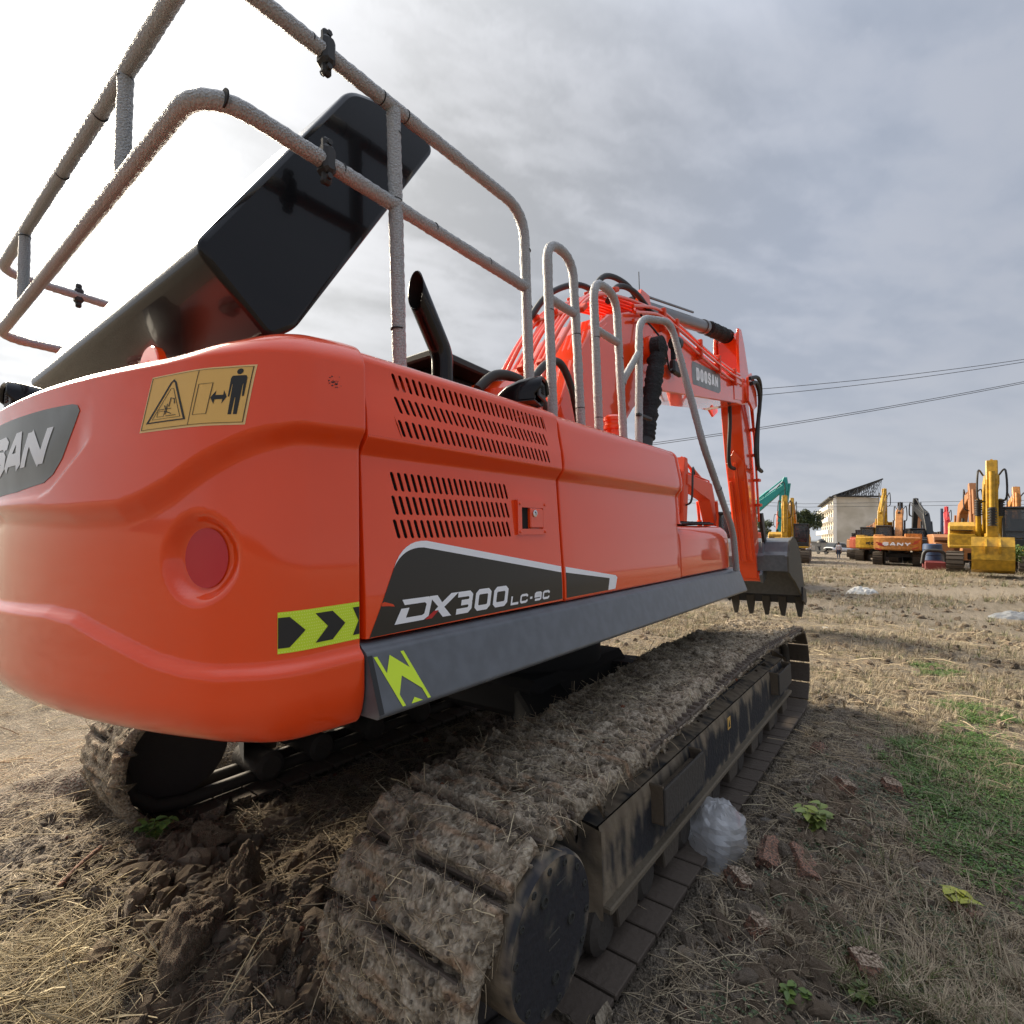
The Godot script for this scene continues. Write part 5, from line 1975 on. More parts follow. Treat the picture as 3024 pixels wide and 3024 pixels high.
	var rq := RandomNumberGenerator.new()
	rq.seed = 78
	for k in 4500 if fine else 700:
		var i := rq.randi_range(2, nu - 3)
		var j := rq.randi_range(1, nv - 2)
		var sz := 0.003 + 0.009 * pow(rq.randf(), 2.0)
		qs.push_back(Transform3D(Basis.from_euler(Vector3(rq.randf() * TAU, rq.randf() * TAU, 0)).scaled(Vector3.ONE * sz), pts[i * nv + j] + mb.n[i * nv + j] * sz * 0.3))
		var cc := cols[i * nv + j] * rq.randf_range(1.0, 1.6)
		if rq.randf() < 0.012:
			cc = Color(0.42, 0.15, 0.07)
		elif rq.randf() < 0.012:
			cc = Color(0.55, 0.5, 0.44)
		qc.push_back(cc)
	instances(t, "mud_crumbs", clod_mesh(0), M.stone, qs, qc)
	# straw trodden into it
	var xs := []
	var cs := []
	var r := RandomNumberGenerator.new()
	r.seed = 77
	var count := 6500 if fine else 1200
	for k in count:
		var i := r.randi_range(2, nu - 3)
		var j := r.randi_range(1, nv - 2)
		var p := pts[i * nv + j]
		var nn: Vector3 = mb.n[i * nv + j]
		if p.x > -1.3 and r.randf() < 0.15:
			continue
		var side := nn.cross(Vector3(r.randf_range(-1, 1), r.randf_range(-1, 1), r.randf_range(-1, 1))).normalized()
		var l := r.randf_range(0.02, 0.09) * (1.6 if r.randf() < 0.06 else 1.0)
		var lift := r.randf_range(-0.1, 0.22) + (0.7 if r.randf() < 0.02 else 0.0)
		var dir := (side + nn * lift).normalized()
		xs.push_back(straw_at(p + nn * 0.003, dir, nn, l, r))
		cs.push_back(straw_tint(r))
	instances(t, "trodden_straw", straw_mesh(), M.straw, xs, cs)

func straw_tint(r: RandomNumberGenerator) -> Color:
	var k := r.randf()
	var c := Color(0.46, 0.37, 0.245).lerp(Color(0.22, 0.165, 0.105), k * k + 0.15 * r.randf())
	if r.randf() < 0.12:
		c = Color(0.58, 0.49, 0.32)
	return c

func straw_at(p: Vector3, dir: Vector3, up: Vector3, l: float, r: RandomNumberGenerator) -> Transform3D:
	var s := dir.cross(up).normalized()
	if s.length() < 0.5:
		s = dir.cross(Vector3(1, 0.2, 0)).normalized()
	var u := s.cross(dir).normalized()
	var wdt := r.randf_range(0.7, 1.6)
	return Transform3D(Basis(dir * l, u * l * r.randf_range(-0.6, 1.2), s * wdt), p)

var straw_cache: ArrayMesh

# a bent stalk, one long, about 2 mm thick
func straw_mesh() -> ArrayMesh:
	if straw_cache:
		return straw_cache
	var mb := MB.new()
	var path := [[0.0, 0.0, 0.0], [0.3, 0.045, 0.0006], [0.65, 0.055, -0.0006], [1.0, 0.015, 0.0]]
	for i in 3:
		for s in 3:
			var a0 := TAU * s / 3.0
			var a1 := TAU * (s + 1) / 3.0
			var ids := []
			for q in [[i, a0], [i, a1], [i + 1, a1], [i + 1, a0]]:
				var c: Array = path[q[0]]
				var rr: float = 0.0013 * (1.0 - 0.5 * q[0] / 3.0)
				ids.push_back(mb.vert(Vector3(c[0], c[1] + cos(q[1]) * 0.02, c[2] + sin(q[1]) * rr), Vector3(0, cos(q[1]), sin(q[1]))))
			mb.face(ids[0], ids[1], ids[2])
			mb.face(ids[0], ids[2], ids[3])
	straw_cache = mb.mesh()
	return straw_cache

var dirt_noise := FastNoiseLite.new()

func dirt(p: Vector3, how_much: float, streak: float) -> Color:
	var q := Vector3(p.x, p.y * lerpf(1.0, 0.15, streak), p.z)
	var a := dirt_noise.get_noise_3dv(q * 2.2)
	var b := dirt_noise.get_noise_3dv(q * 9.0 + Vector3(5, 5, 5))
	var k := smoothstep(-0.25, 0.30, a * 0.7 + b * 0.6 + how_much)
	var black := Color(0.017, 0.019, 0.022)
	var mud := Color(0.15, 0.115, 0.078).lerp(Color(0.225, 0.18, 0.125), smoothstep(-0.4, 0.4, b))
	return black.lerp(mud, k)

func track_frame(zs: float, fine: bool) -> void:
	dirt_noise.seed = 31
	dirt_noise.frequency = 1.6
	dirt_noise.fractal_octaves = 4
	var cell := 0.022 if fine else 0.3
	var mb := MB.new()
	var x0 := -1.49
	var x1 := 2.08
	# sloping top with two oval holes
	var topm := func(p: Vector2) -> Array:
		# p.y 0 at the outer edge .. 0.34 inward
		var q := Vector3(p.x, 0.552 + p.y * 0.36, (1.49 - p.y * 0.93) * zs)
		mb.col = dirt(q, 0.22 + p.y * 0.6, 0.0)
		return [q, Vector3(0, 0.93, 0.36 * zs).normalized()]
	var polys := [arr2([x0, 0.0105, x1 - 0.1, 0.0105, x1 - 0.35, 0.34, x0 - 0.12, 0.34])]
	var holes := [Vector2(-0.47, 0.135), Vector2(0.66, 0.135)]
	for hc in holes:
		var hp := ngon(hc, 0.105, 0.058, 20)
		hp.reverse()
		polys.push_back(hp)
	lay(mb, polys, cell, topm, 0.0)
	for hc in holes:
		var e := ngon(hc, 0.105, 0.058, 20)
		for i in 20:
			var a: Array = topm.call(e[i])
			var b: Array = topm.call(e[(i + 1) % 20])
			mb.col = Color(0.02, 0.018, 0.016)
			var c: Array = topm.call(hc)
			mb.col = Color(0.02, 0.018, 0.016)
			mb.quad(a[0], b[0], b[0] - Vector3(0, 0.12, 0), a[0] - Vector3(0, 0.12, 0), c[0] - a[0])
	# outer face, rounded into the top
	var facem := func(p: Vector2) -> Array:
		var up := smoothstep(0.50, 0.555, p.y)
		var q := Vector3(p.x, p.y, (1.50 - 0.012 * up * up) * zs)
		mb.col = dirt(q, -0.46 + 0.75 * smoothstep(0.42, 0.57, p.y) + 0.55 * smoothstep(0.30, 0.25, p.y) + 0.35 * smoothstep(-0.9, -1.45, p.x), 0.85)
		return [q, Vector3(0, 0.55 * up, zs).normalized()]
	lay(mb, [arr2([x0, 0.25, x1, 0.25, x1, 0.44, x1 - 0.1, 0.5565, x0, 0.5565])], cell, facem, 0.0)
	# rear and front end plates
	for s in [[x0, -1.0], [x1, 1.0]]:
		var em := func(p: Vector2) -> Array:
			var q := Vector3(s[0] + s[1] * (1.5 - p.x) * 0.35, p.y, p.x * zs)
			mb.col = dirt(q, 0.1 if fine else -0.7, 0.4)
			return [q, Vector3(s[1] * 0.93, 0, 0.33 * zs).normalized()]
		lay(mb, [arr2([1.18, 0.2, 1.5, 0.2, 1.5, 0.54, 1.18, 0.67])], 0.05, em, 0.0)
	var fr := put(ex, "track_frame", mb, M.muddy_black)
	if fine:
		fr.set_meta("label", "black muddy track frame with two oval holes")
	# rail along the foot, guards, rollers
	var lb := MB.new()
	lb.col = Color(0.14, 0.11, 0.078)
	lb.box(Vector3((x0 + x1) / 2, 0.245, 1.513 * zs), Vector3(x1 - x0, 0.028, 0.045), 0.006)
	put(fr, "foot_rail", lb, M.muddy_black)
	for x in [-1.30, -0.82, -0.30, 0.25, 0.80, 1.35, 1.85]:
		var gb := MB.new()
		gb.col = Color(0.075, 0.06, 0.046)
		gb.prism(arr2([-0.11, 0.235, 0.11, 0.235, 0.085, 0.12, -0.085, 0.12]), Vector3(x, 0, 1.49 * zs), Vector3.RIGHT, Vector3.UP, 0.05, 0.006)
		put(fr, "roller_guard", gb, M.muddy_black)
	for x in [-1.45, -1.05, -0.56, -0.03, 0.52, 1.08, 1.6]:
		var rb := MB.new()
		rb.col = Color(0.05, 0.042, 0.034)
		rb.lathe(arr2([0, -0.2, 0.07, -0.2, 0.10, -0.18, 0.10, 0.18, 0.07, 0.2, 0, 0.2]), Transform3D(Basis(Vector3.RIGHT, PI / 2), Vector3(x, 0.145, 1.29 * zs)), 16)
		put(fr, "track_roller", rb, M.muddy_black)
	var bb := MB.new()
	bb.col = Color(0.02, 0.02, 0.02)
	bb.box(Vector3(0.2, 0.42, 1.27 * zs), Vector3(3.1, 0.34, 0.3), 0.02)
	put(fr, "frame_beam", bb, M.muddy_black)
	# boarding steps
	for st in [[-0.74, 0.27], [1.66, 0.24]]:
		var sb := MB.new()
		var u := Vector3(st[0], 0.0, 0.0)
		var hw: float = st[1]
		for part in [[u + Vector3(0, 0.455, 1.562 * zs), Vector3(hw * 2, 0.17, 0.016)], [u + Vector3(-hw + 0.008, 0.46, 1.50 * zs), Vector3(0.016, 0.18, 0.12)], [u + Vector3(hw - 0.008, 0.46, 1.50 * zs), Vector3(0.016, 0.18, 0.12)], [u + Vector3(0, 0.385, 1.50 * zs), Vector3(hw * 2 - 0.03, 0.014, 0.11)], [u + Vector3(0, 0.49, 1.46 * zs), Vector3(hw * 2 - 0.04, 0.014, 0.12)]]:
			sb.col = Color(0.055, 0.048, 0.04) if part[1].z < 0.05 else Color(0.13, 0.10, 0.07)
			sb.box(part[0], part[1], 0.005)
		put(fr, "boarding_step", sb, M.muddy_black)
	if fine:
		var yb := MB.new()
		yb.box(Vector3(0.235, 0.475, 1.5015), Vector3(0.06, 0.075, 0.002))
		put(fr, "small_sticker", yb, M.sticker_yellow)
		var yk := MB.new()
		yk.prism(arr2([0.215, 0.45, 0.255, 0.45, 0.235, 0.495]), Vector3(0, 0, 1.5032), Vector3.RIGHT, Vector3.UP, 0.001)
		put(fr, "small_sticker_print", yk, M.print_black)
		var ya := MB.new()
		for k in 3:
			ya.box(Vector3(1.93 + 0.07 * k, 0.33, 1.5015), Vector3(0.035, 0.07, 0.002))
		put(fr, "amber_mark", ya, M.sticker_yellow)
		# clods lying on the frame
		var xs := []
		var cs := []
		var r := RandomNumberGenerator.new()
		r.seed = 3
		for k in 420:
			var px := r.randf_range(x0, x1 - 0.3)
			var py := r.randf() * r.randf() * 0.3 + 0.02
			var a: Array = topm.call(Vector2(px, 0.34 - py))
			var sz := r.randf_range(0.004, 0.014) * (1.8 if r.randf() < 0.06 else 1.0)
			xs.push_back(Transform3D(Basis.from_euler(Vector3(r.randf() * 6, r.randf() * 6, 0)).scaled(Vector3.ONE * sz), a[0] + Vector3(0, sz * 0.4, 0)))
			cs.push_back(Color(0.13, 0.10, 0.068) * r.randf_range(0.6, 1.3))
		instances(fr, "loose_crumbs", clod_mesh(0), M.stone, xs, cs)
	# sprocket drum, drive cover, idler
	var db := MB.new()
	db.col = Color(0.04, 0.033, 0.028)
	db.lathe(arr2([0, -0.06, 0.30, -0.06, 0.33, -0.03, 0.33, 0.03, 0.30, 0.06, 0, 0.06]), Transform3D(Basis(Vector3.RIGHT, PI / 2), Vector3(-1.99, 0.41, 1.3 * zs)), 24)
	put(ex, "sprocket", db, M.muddy_black)
	var ib := MB.new()
	ib.col = Color(0.06, 0.05, 0.04)
	ib.lathe(arr2([0, -0.12, 0.12, -0.12, 0.14, -0.08, 0.27, -0.06, 0.30, -0.05, 0.30, 0.05, 0.27, 0.06, 0.14, 0.08, 0.12, 0.12, 0, 0.12]), Transform3D(Basis(Vector3.RIGHT, PI / 2), Vector3(2.26, 0.41, 1.3 * zs)), 28)
	put(ex, "idler_wheel", ib, M.muddy_black)
	var cb := MB.new()
	var ct := Transform3D(Basis(Vector3.RIGHT, PI / 2 * zs), Vector3(-2.045, 0.535, 1.34 * zs))
	var prof := [[0.215, 0.0], [0.222, 0.12], [0.222, 0.268], [0.218, 0.292], [0.208, 0.302]]
	var rings := PackedVector3Array()
	var rc := PackedColorArray()
	var seg := 72
	for q in prof:
		for k in seg + 1:
			var an := TAU * k / seg
			rings.push_back(ct * Vector3(cos(an) * q[0], q[1], sin(an) * q[0]))
			rc.push_back(dirt(rings[rings.size() - 1], 0.05 + (0.25 if q[1] < 0.27 else -0.1), 0.3))
	cb.grid(rings, prof.size(), seg + 1, false, rc)
	if cb.n[seg + 3].dot(rings[seg + 3] - ct * Vector3(0, 0.12, 0)) < 0:
		cb = MB.new()
		cb.grid(rings, prof.size(), seg + 1, true, rc)
	var discm := func(p: Vector2) -> Array:
		var q := ct * Vector3(p.x, 0.302, p.y)
		cb.col = dirt(q + Vector3(3, 0, 0), -0.28 + 0.25 * smoothstep(0.15, 0.21, p.length()), 0.75)
		return [q, ct.basis.y]
	lay(cb, [ngon(Vector2.ZERO, 0.208, 0.208, 72)], 0.014, discm, 0.0)
	var dc := put(ex, "final_drive_cover", cb, M.muddy_black)
	if fine:
		dc.set_meta("label", "round black drive cover at the rear of the track")
		var kb := MB.new()
		kb.col = Color(0.03, 0.028, 0.026)
		for k in 14:
			var an := TAU * (k + 0.3) / 14.0
			kb.lathe(arr2([0.011, 0, 0.011, 0.003, 0.007, 0.004, 0.006, 0.001, 0, 0.001]), Transform3D(ct.basis, ct * Vector3(cos(an) * 0.188, 0.302, sin(an) * 0.188)), 8)
		for q in [[0.0, 0.12], [-0.05, -0.12], [0.09, 0.0]]:
			kb.lathe(arr2([0.018, 0, 0.018, 0.006, 0.012, 0.007, 0.011, 0.002, 0, 0.002]), Transform3D(ct.basis, ct * Vector3(q[0], 0.302, q[1])), 10)
		put(dc, "cover_bolt", kb, M.muddy_black)
		var mk := MB.new()
		mk.col = Color(0.06, 0.055, 0.05)
		for q in [[-0.03, -0.005, 0.06, 0.004], [-0.03, 0.030, 0.06, 0.004], [0.02, -0.13, 0.05, 0.004]]:
			mk.box(ct * Vector3(q[0] + q[2] / 2, 0.3025, q[1]), Vector3(q[2], q[3], 0.002))
		put(dc, "cast_mark", mk, M.muddy_black)

var clods := []

func clod_mesh(kind: int) -> ArrayMesh:
	if clods.is_empty():
		for k in 4:
			clods.push_back(faceted(lump_mesh(100 + k, 9 if k < 2 else 13, 0.75, 1.0)))
	return clods[kind]

# the same mesh with every face flat
func faceted(m: ArrayMesh) -> ArrayMesh:
	var st := SurfaceTool.new()
	st.create_from(m, 0)
	st.deindex()
	st.set_smooth_group(-1)
	var a := st.commit_to_arrays()
	var mb := MB.new()
	var v: PackedVector3Array = a[Mesh.ARRAY_VERTEX]
	var n: PackedVector3Array = a[Mesh.ARRAY_NORMAL]
	for i in range(0, v.size(), 3):
		if (v[i + 1] - v[i]).cross(v[i + 2] - v[i]).length() > 1e-9:
			mb.tri(v[i], v[i + 1], v[i + 2], v[i] + v[i + 1] + v[i + 2])
	return mb.mesh()

# an angular lump of radius about one: a ball cut by random planes, then roughened
func lump_mesh(sd: int, n: int, rough: float, flat: float) -> ArrayMesh:
	var r := RandomNumberGenerator.new()
	r.seed = sd
	var cuts := []
	for k in 15:
		cuts.push_back([Vector3(r.randfn(), r.randfn(), r.randfn()).normalized(), r.randf_range(0.62, 1.0)])
	var g := FastNoiseLite.new()
	g.seed = sd + 1
	g.frequency = 1.3
	g.fractal_octaves = 5
	g.fractal_gain = 0.68
	var pts := PackedVector3Array()
	for i in n + 1:
		for j in n:
			var th := TAU * i / n
			var ph := PI * j / (n - 1)
			var d := Vector3(cos(th) * sin(ph), cos(ph), sin(th) * sin(ph))
			var q := 1.25
			for c in cuts:
				var k: float = d.dot(c[0])
				if k > 0.05:
					q = minf(q, c[1] / k)
			q *= 1.0 + rough * 0.55 * g.get_noise_3dv(d * 1.6)
			pts.push_back(Vector3(d.x * q, d.y * q * flat, d.z * q))
	var mb := MB.new()
	mb.grid(pts, n + 1, n, false, PackedColorArray(), true)
	if mb.n[n * 3 + n / 2].dot(pts[n * 3 + n / 2]) < 0:
		mb = MB.new()
		mb.grid(pts, n + 1, n, true, PackedColorArray(), true)
	return mb.mesh()

func make_excavator() -> void:
	ex = node(self, "excavator")
	ex.basis = Basis(Vector3(0.999771, 0.021393, -0.000404), Vector3(-0.021393, 0.999058, -0.037743), Vector3(-0.000404, 0.037743, 0.999287))
	tag(ex, "large orange crawler excavator in the foreground, seen from its right rear", "excavator")
	counterweight()
	engine_door()
	badge()
	side_boxes()
	skirt()
	lid()
	exhaust()
	handrails()
	boom()
	arm()
	bucket()
	cab()
	track_path()
	crawler("right_track", 1.295, true)
	crawler("left_track", -1.295, false)
	track_frame(1.0, true)
	track_frame(-1.0, false)

# ---------------------------------------------------------------- things and growth on the ground
func on_ground(x: float, z: float, up := 0.0) -> Vector3:
	return Vector3(x, ground(x, z) + up, z)

func dry_tuft(sd: int, blades: int, h: float) -> ArrayMesh:
	var r := RandomNumberGenerator.new()
	r.seed = sd
	var mb := MB.new()
	for i in blades:
		var an := r.randf() * TAU
		var out := Vector3(cos(an), 0, sin(an))
		var side := Vector3(-out.z, 0, out.x)
		var base := out * r.randf_range(0.0, 0.035)
		var l := h * r.randf_range(0.4, 1.0)
		var lean := r.randf_range(0.3, 1.6)
		var w := r.randf_range(0.0012, 0.0026)
		mb.col = Color(1, 1, 1) * r.randf_range(0.65, 1.15)
		var prev := []
		for k in 4:
			var t := k / 3.0
			var p := base + out * l * lean * t * t * 0.7 + Vector3.UP * l * (t - 0.35 * lean * t * t)
			var n := (Vector3.UP * 0.6 + out * -0.5).normalized()
			var ww := w * (1.0 - 0.85 * t)
			var pair := [mb.vert(p - side * ww, n), mb.vert(p + side * ww, n)]
			if k > 0:
				mb.face(prev[0], prev[1], pair[1])
				mb.face(prev[0], pair[1], pair[0])
			prev = pair
	return mb.mesh()

# a flat little rosette of round leaves
func rosette(sd: int, leaves: int, size: float, upright: float) -> ArrayMesh:
	var r := RandomNumberGenerator.new()
	r.seed = sd
	var mb := MB.new()
	for i in leaves:
		var an := r.randf() * TAU
		var out := Vector3(cos(an), 0, sin(an))
		var side := Vector3(-out.z, 0, out.x)
		var c := out * size * r.randf_range(0.3, 1.6) + Vector3.UP * size * r.randf_range(0.2, 1.0) * upright
		var tilt := r.randf_range(-0.4, 0.5)
		var l := size * r.randf_range(0.5, 0.9)
		mb.col = Color(1, 1, 1) * r.randf_range(0.7, 1.2)
		leaf(mb, c, (out + Vector3.UP * tilt).normalized(), side, l, l * 0.75)
	return mb.mesh()

func leaf(mb: MB, c: Vector3, dir: Vector3, side: Vector3, l: float, w: float) -> void:
	var n := side.cross(dir).normalized()
	if n.y < 0:
		n = -n
	var prof := [[0.0, 0.0], [0.18, 0.42], [0.42, 0.5], [0.72, 0.32], [1.0, 0.0]]
	var last := []
	for q in prof:
		var p: Vector3 = c + dir * l * q[0] - n * l * 0.18 * q[0] * q[0]
		var e: Vector3 = side * w * q[1]
		var now := [mb.vert(p - e + n * absf(q[1]) * w * 0.3, n + side * 0.3), mb.vert(p, n), mb.vert(p + e + n * absf(q[1]) * w * 0.3, n - side * 0.3)]
		if last.size():
			for k in 2:
				mb.face(last[k], last[k + 1], now[k + 1])
				mb.face(last[k], now[k + 1], now[k])
		last = now

func weed(called: String, label: String, at: Vector3, h: float, stems: int, lsize: float, color: Color, sd: int, group := "") -> void:
	var r := RandomNumberGenerator.new()
	r.seed = sd
	var t := node(self, called, at)
	tag(t, label, "weed", group)
	var sm := MB.new()
	sm.col = color * 0.7
	var lm := MB.new()
	for i in stems:
		var an := r.randf() * TAU
		var reach := h * r.randf_range(0.3, 0.9)
		var tip := Vector3(cos(an) * reach, h * r.randf_range(0.5, 1.0), sin(an) * reach)
		var p := smooth_path([0, -0.02, 0, tip.x * 0.3, tip.y * 0.6, tip.z * 0.3, tip.x, tip.y, tip.z], 5)
		sm.tube(p, 0.0018, 5)
		for k in range(3, p.size(), 2):
			for q in 2:
				var a2 := r.randf() * TAU
				var d := Vector3(cos(a2), r.randf_range(-0.3, 0.4), sin(a2)).normalized()
				lm.col = color.lerp(color * Color(1.35, 1.2, 0.7), r.randf()) * r.randf_range(0.75, 1.15)
				leaf(lm, p[k], d, d.cross(Vector3.UP).normalized(), lsize * r.randf_range(0.6, 1.15), lsize * r.randf_range(0.5, 0.9))
	put(t, "stem", sm, M.leaf)
	put(t, "foliage", lm, M.leaf)

func brick_bat(label: String, x: float, z: float, size: Vector3, yaw: float, tilt: float, sink: float, worn: bool, sd: int, group := "") -> void:
	# a broken brick: rough block with one snapped end and a pale mortar face
	var f := FastNoiseLite.new()
	f.seed = sd
	f.frequency = 14.0
	f.fractal_octaves = 3
	var o := node(self, "broken_brick", on_ground(x, z, size.y * 0.5 - sink))
	o.basis = Basis.from_euler(Vector3(tilt, yaw, tilt * 0.6))
	tag(o, label, "brick", group)
	for part in [0, 1]:
		var mb := MB.new()
		var k := 11
		for ax in 6:
			if (part == 1) != (ax == 2):
				continue
			var n := Vector3.ZERO
			n[ax / 2 if ax != 2 else 1] = 1.0 if ax % 2 == 0 else -1.0
			if ax == 2:
				n = Vector3.UP
			elif ax == 3:
				n = Vector3.DOWN
			var u := Vector3(n.y, n.z, n.x)
			var w := n.cross(u)
			var pts := PackedVector3Array()
			for i in k:
				for j in k:
					var q := n + u * (2.0 * i / (k - 1) - 1.0) + w * (2.0 * j / (k - 1) - 1.0)
					# knock the corners off
					var m := maxf(0.0, absf(q.x) + absf(q.y) + absf(q.z) - 2.3)
					q *= 1.0 - 0.16 * m
					var p := q * size * 0.5
					p += p.normalized() * (0.018 * f.get_noise_3dv(p) + 0.010 * f.get_noise_3dv(p * 2.3 + Vector3(1, 2, 3)))
					if q.x > 0.5:
						p.x -= 0.02 * (1.0 + f.get_noise_3dv(p * 0.7 + Vector3(3, 3, 3)) * 1.6) * (0.5 + 0.5 * q.y)
					pts.push_back(p)
			mb.grid(pts, k, k, false)
			var c := mb.v.size() - (k * k) / 2 - 1
			if mb.n[c].dot(n) < 0:
				for i in range(mb.v.size() - k * k, mb.v.size()):
					mb.n[i] = -mb.n[i]
				var start := mb.ix.size() - (k - 1) * (k - 1) * 6
				for i in range(start, mb.ix.size(), 3):
					var sw := mb.ix[i + 1]
					mb.ix[i + 1] = mb.ix[i + 2]
					mb.ix[i + 2] = sw
		put(o, "mortar_top" if part == 1 else "brick_body", mb, M.mortar_face if part == 1 and worn else M.brick)

func stone(label: String, x: float, z: float, size: Vector3, yaw: float, tilt: float, sink: float, sd: int, col: Color, group := "") -> void:
	var mb := lump_mesh(sd, 48, 0.6, 1.0)
	var o := put(self, "clod_of_earth", mb, null)
	o.basis = Basis.from_euler(Vector3(tilt, yaw, tilt * 0.5)) * Basis.from_scale(size * 0.62)
	o.position = on_ground(x, z, size.y * 0.4 - sink)
	var m: StandardMaterial3D = M.stone.duplicate()
	m.albedo_color = col.linear_to_srgb()
	m.vertex_color_use_as_albedo = false
	triplanar(m, 3.0)
	o.material_override = m
	tag(o, label, "clod", group)

func plastic_bag() -> void:
	var f := FastNoiseLite.new()
	f.seed = 8
	f.noise_type = FastNoiseLite.TYPE_SIMPLEX_SMOOTH
	f.frequency = 1.0
	f.fractal_type = FastNoiseLite.FRACTAL_RIDGED
	f.fractal_octaves = 3
	var g := FastNoiseLite.new()
	g.seed = 18
	g.noise_type = FastNoiseLite.TYPE_CELLULAR
	g.cellular_return_type = FastNoiseLite.RETURN_DISTANCE2_SUB
	g.frequency = 1.4
	var n := 26
	var pts := PackedVector3Array()
	for i in n + 1:
		for j in n:
			var th := TAU * i / n
			var ph := PI * j / (n - 1)
			var d := Vector3(cos(th) * sin(ph), cos(ph), sin(th) * sin(ph))
			var r := 1.0 + 0.15 * f.get_noise_3dv(d * 0.9) + 0.07 * f.get_noise_3dv(d * 2.9)
			pts.push_back(Vector3(d.x * 0.155, d.y * 0.165, d.z * 0.14) * r)
	var mb := MB.new()
	mb.grid(pts, n + 1, n, true, PackedColorArray(), true)
	var o := node(self, "plastic_bag", on_ground(-0.40, 1.60, 0.155))
	tag(o, "crumpled white see-through plastic bag lying beside the right track", "plastic bag")
	put(o, "bag_body", faceted(mb.mesh()), M.bag_film)
	# crumpled film inside and the two handles
	var ib := MB.new()
	for k in 1:
		var ip := PackedVector3Array()
		for i in 17:
			for j in 17:
				var u := i / 16.0 - 0.5
				var w := j / 16.0 - 0.5
				ip.push_back(Basis(Vector3.UP, k * 1.1 + 0.4) * Vector3(u * 0.17, w * 0.2, 0.05 * f.get_noise_3d(u * 3.0, w * 3.0, k * 5.0) + 0.03 * sin(u * 20.0 + k)))
		ib.grid(ip, 17, 17, false)
	put(o, "inner_fold", ib, M.bag_film)
	for s in [[-0.13, -0.06, 0.03], [-0.02, -0.12, 0.10]]:
		var hp := PackedVector3Array()
		for i in 25:
			var t := i / 24.0
			var a := -0.2 + PI * 1.15 * t
			var c := Vector3(s[0], s[1] - 0.02, s[2]) + Vector3(-cos(a) * 0.06, -sin(a) * 0.05, 0.02 * sin(t * 9.0))
			for j in 4:
				var q := j / 3.0 - 0.5
				hp.push_back(c + Vector3(0.004 * sin(t * 13.0), q * 0.02, q * 0.045 + 0.006 * sin(t * 21.0)))
		var hb := MB.new()
		hb.grid(hp, 25, 4, false)
		put(o, "handle", hb, M.bag_film)
	var rb := MB.new()
	for q in [[0.90, 0.42, 0.016], [0.96, 0.30, 0.012], [0.80, 0.52, 0.010], [0.99, 0.15, 0.009]]:
		var dd := Vector3(0.75 * q[0], q[1], -0.1 + 0.55).normalized()
		var c2 := Vector3(dd.x * 0.16, dd.y * 0.17, dd.z * 0.145)
		var sd2 := dd.cross(Vector3.UP).normalized()
		var u2 := sd2.cross(dd)
		rb.prism(arr2([-q[2], -q[2] * 1.6, q[2] * 0.6, -q[2], q[2], q[2] * 0.9, -q[2] * 0.4, q[2] * 1.8]), c2, sd2, u2, 0.002)
	put(o, "red_print", rb, M.decal_red)

func crumpled_sheet(called: String, label: String, cat: String, at: Vector3, size: Vector2, h: float, m: Material, sd: int) -> void:
	var f := FastNoiseLite.new()
	f.seed = sd
	f.noise_type = FastNoiseLite.TYPE_CELLULAR
	f.cellular_return_type = FastNoiseLite.RETURN_DISTANCE2
	f.frequency = 2.4
	f.domain_warp_enabled = true
	f.domain_warp_amplitude = 0.4
	var n := 40
	var pts := PackedVector3Array()
	for i in n:
		for j in n:
			var u := i / (n - 1.0) * 2 - 1
			var v := j / (n - 1.0) * 2 - 1
			var edge := clampf(1.0 - pow(absf(u), 3.0) - pow(absf(v), 3.0), 0, 1)
			var ww := 1.0 + 0.25 * f.get_noise_2d(u * 2.0 + 7.0, v * 2.0)
			pts.push_back(Vector3(u * size.x * ww, edge * h * (0.65 + 0.7 * f.get_noise_2d(u * 1.2, v * 1.2)) - 0.02, v * size.y * ww))
	var mb := MB.new()
	mb.grid(pts, n, n, true)
	var o := put(self, called, mb, m)
	o.position = at
	tag(o, label, cat)

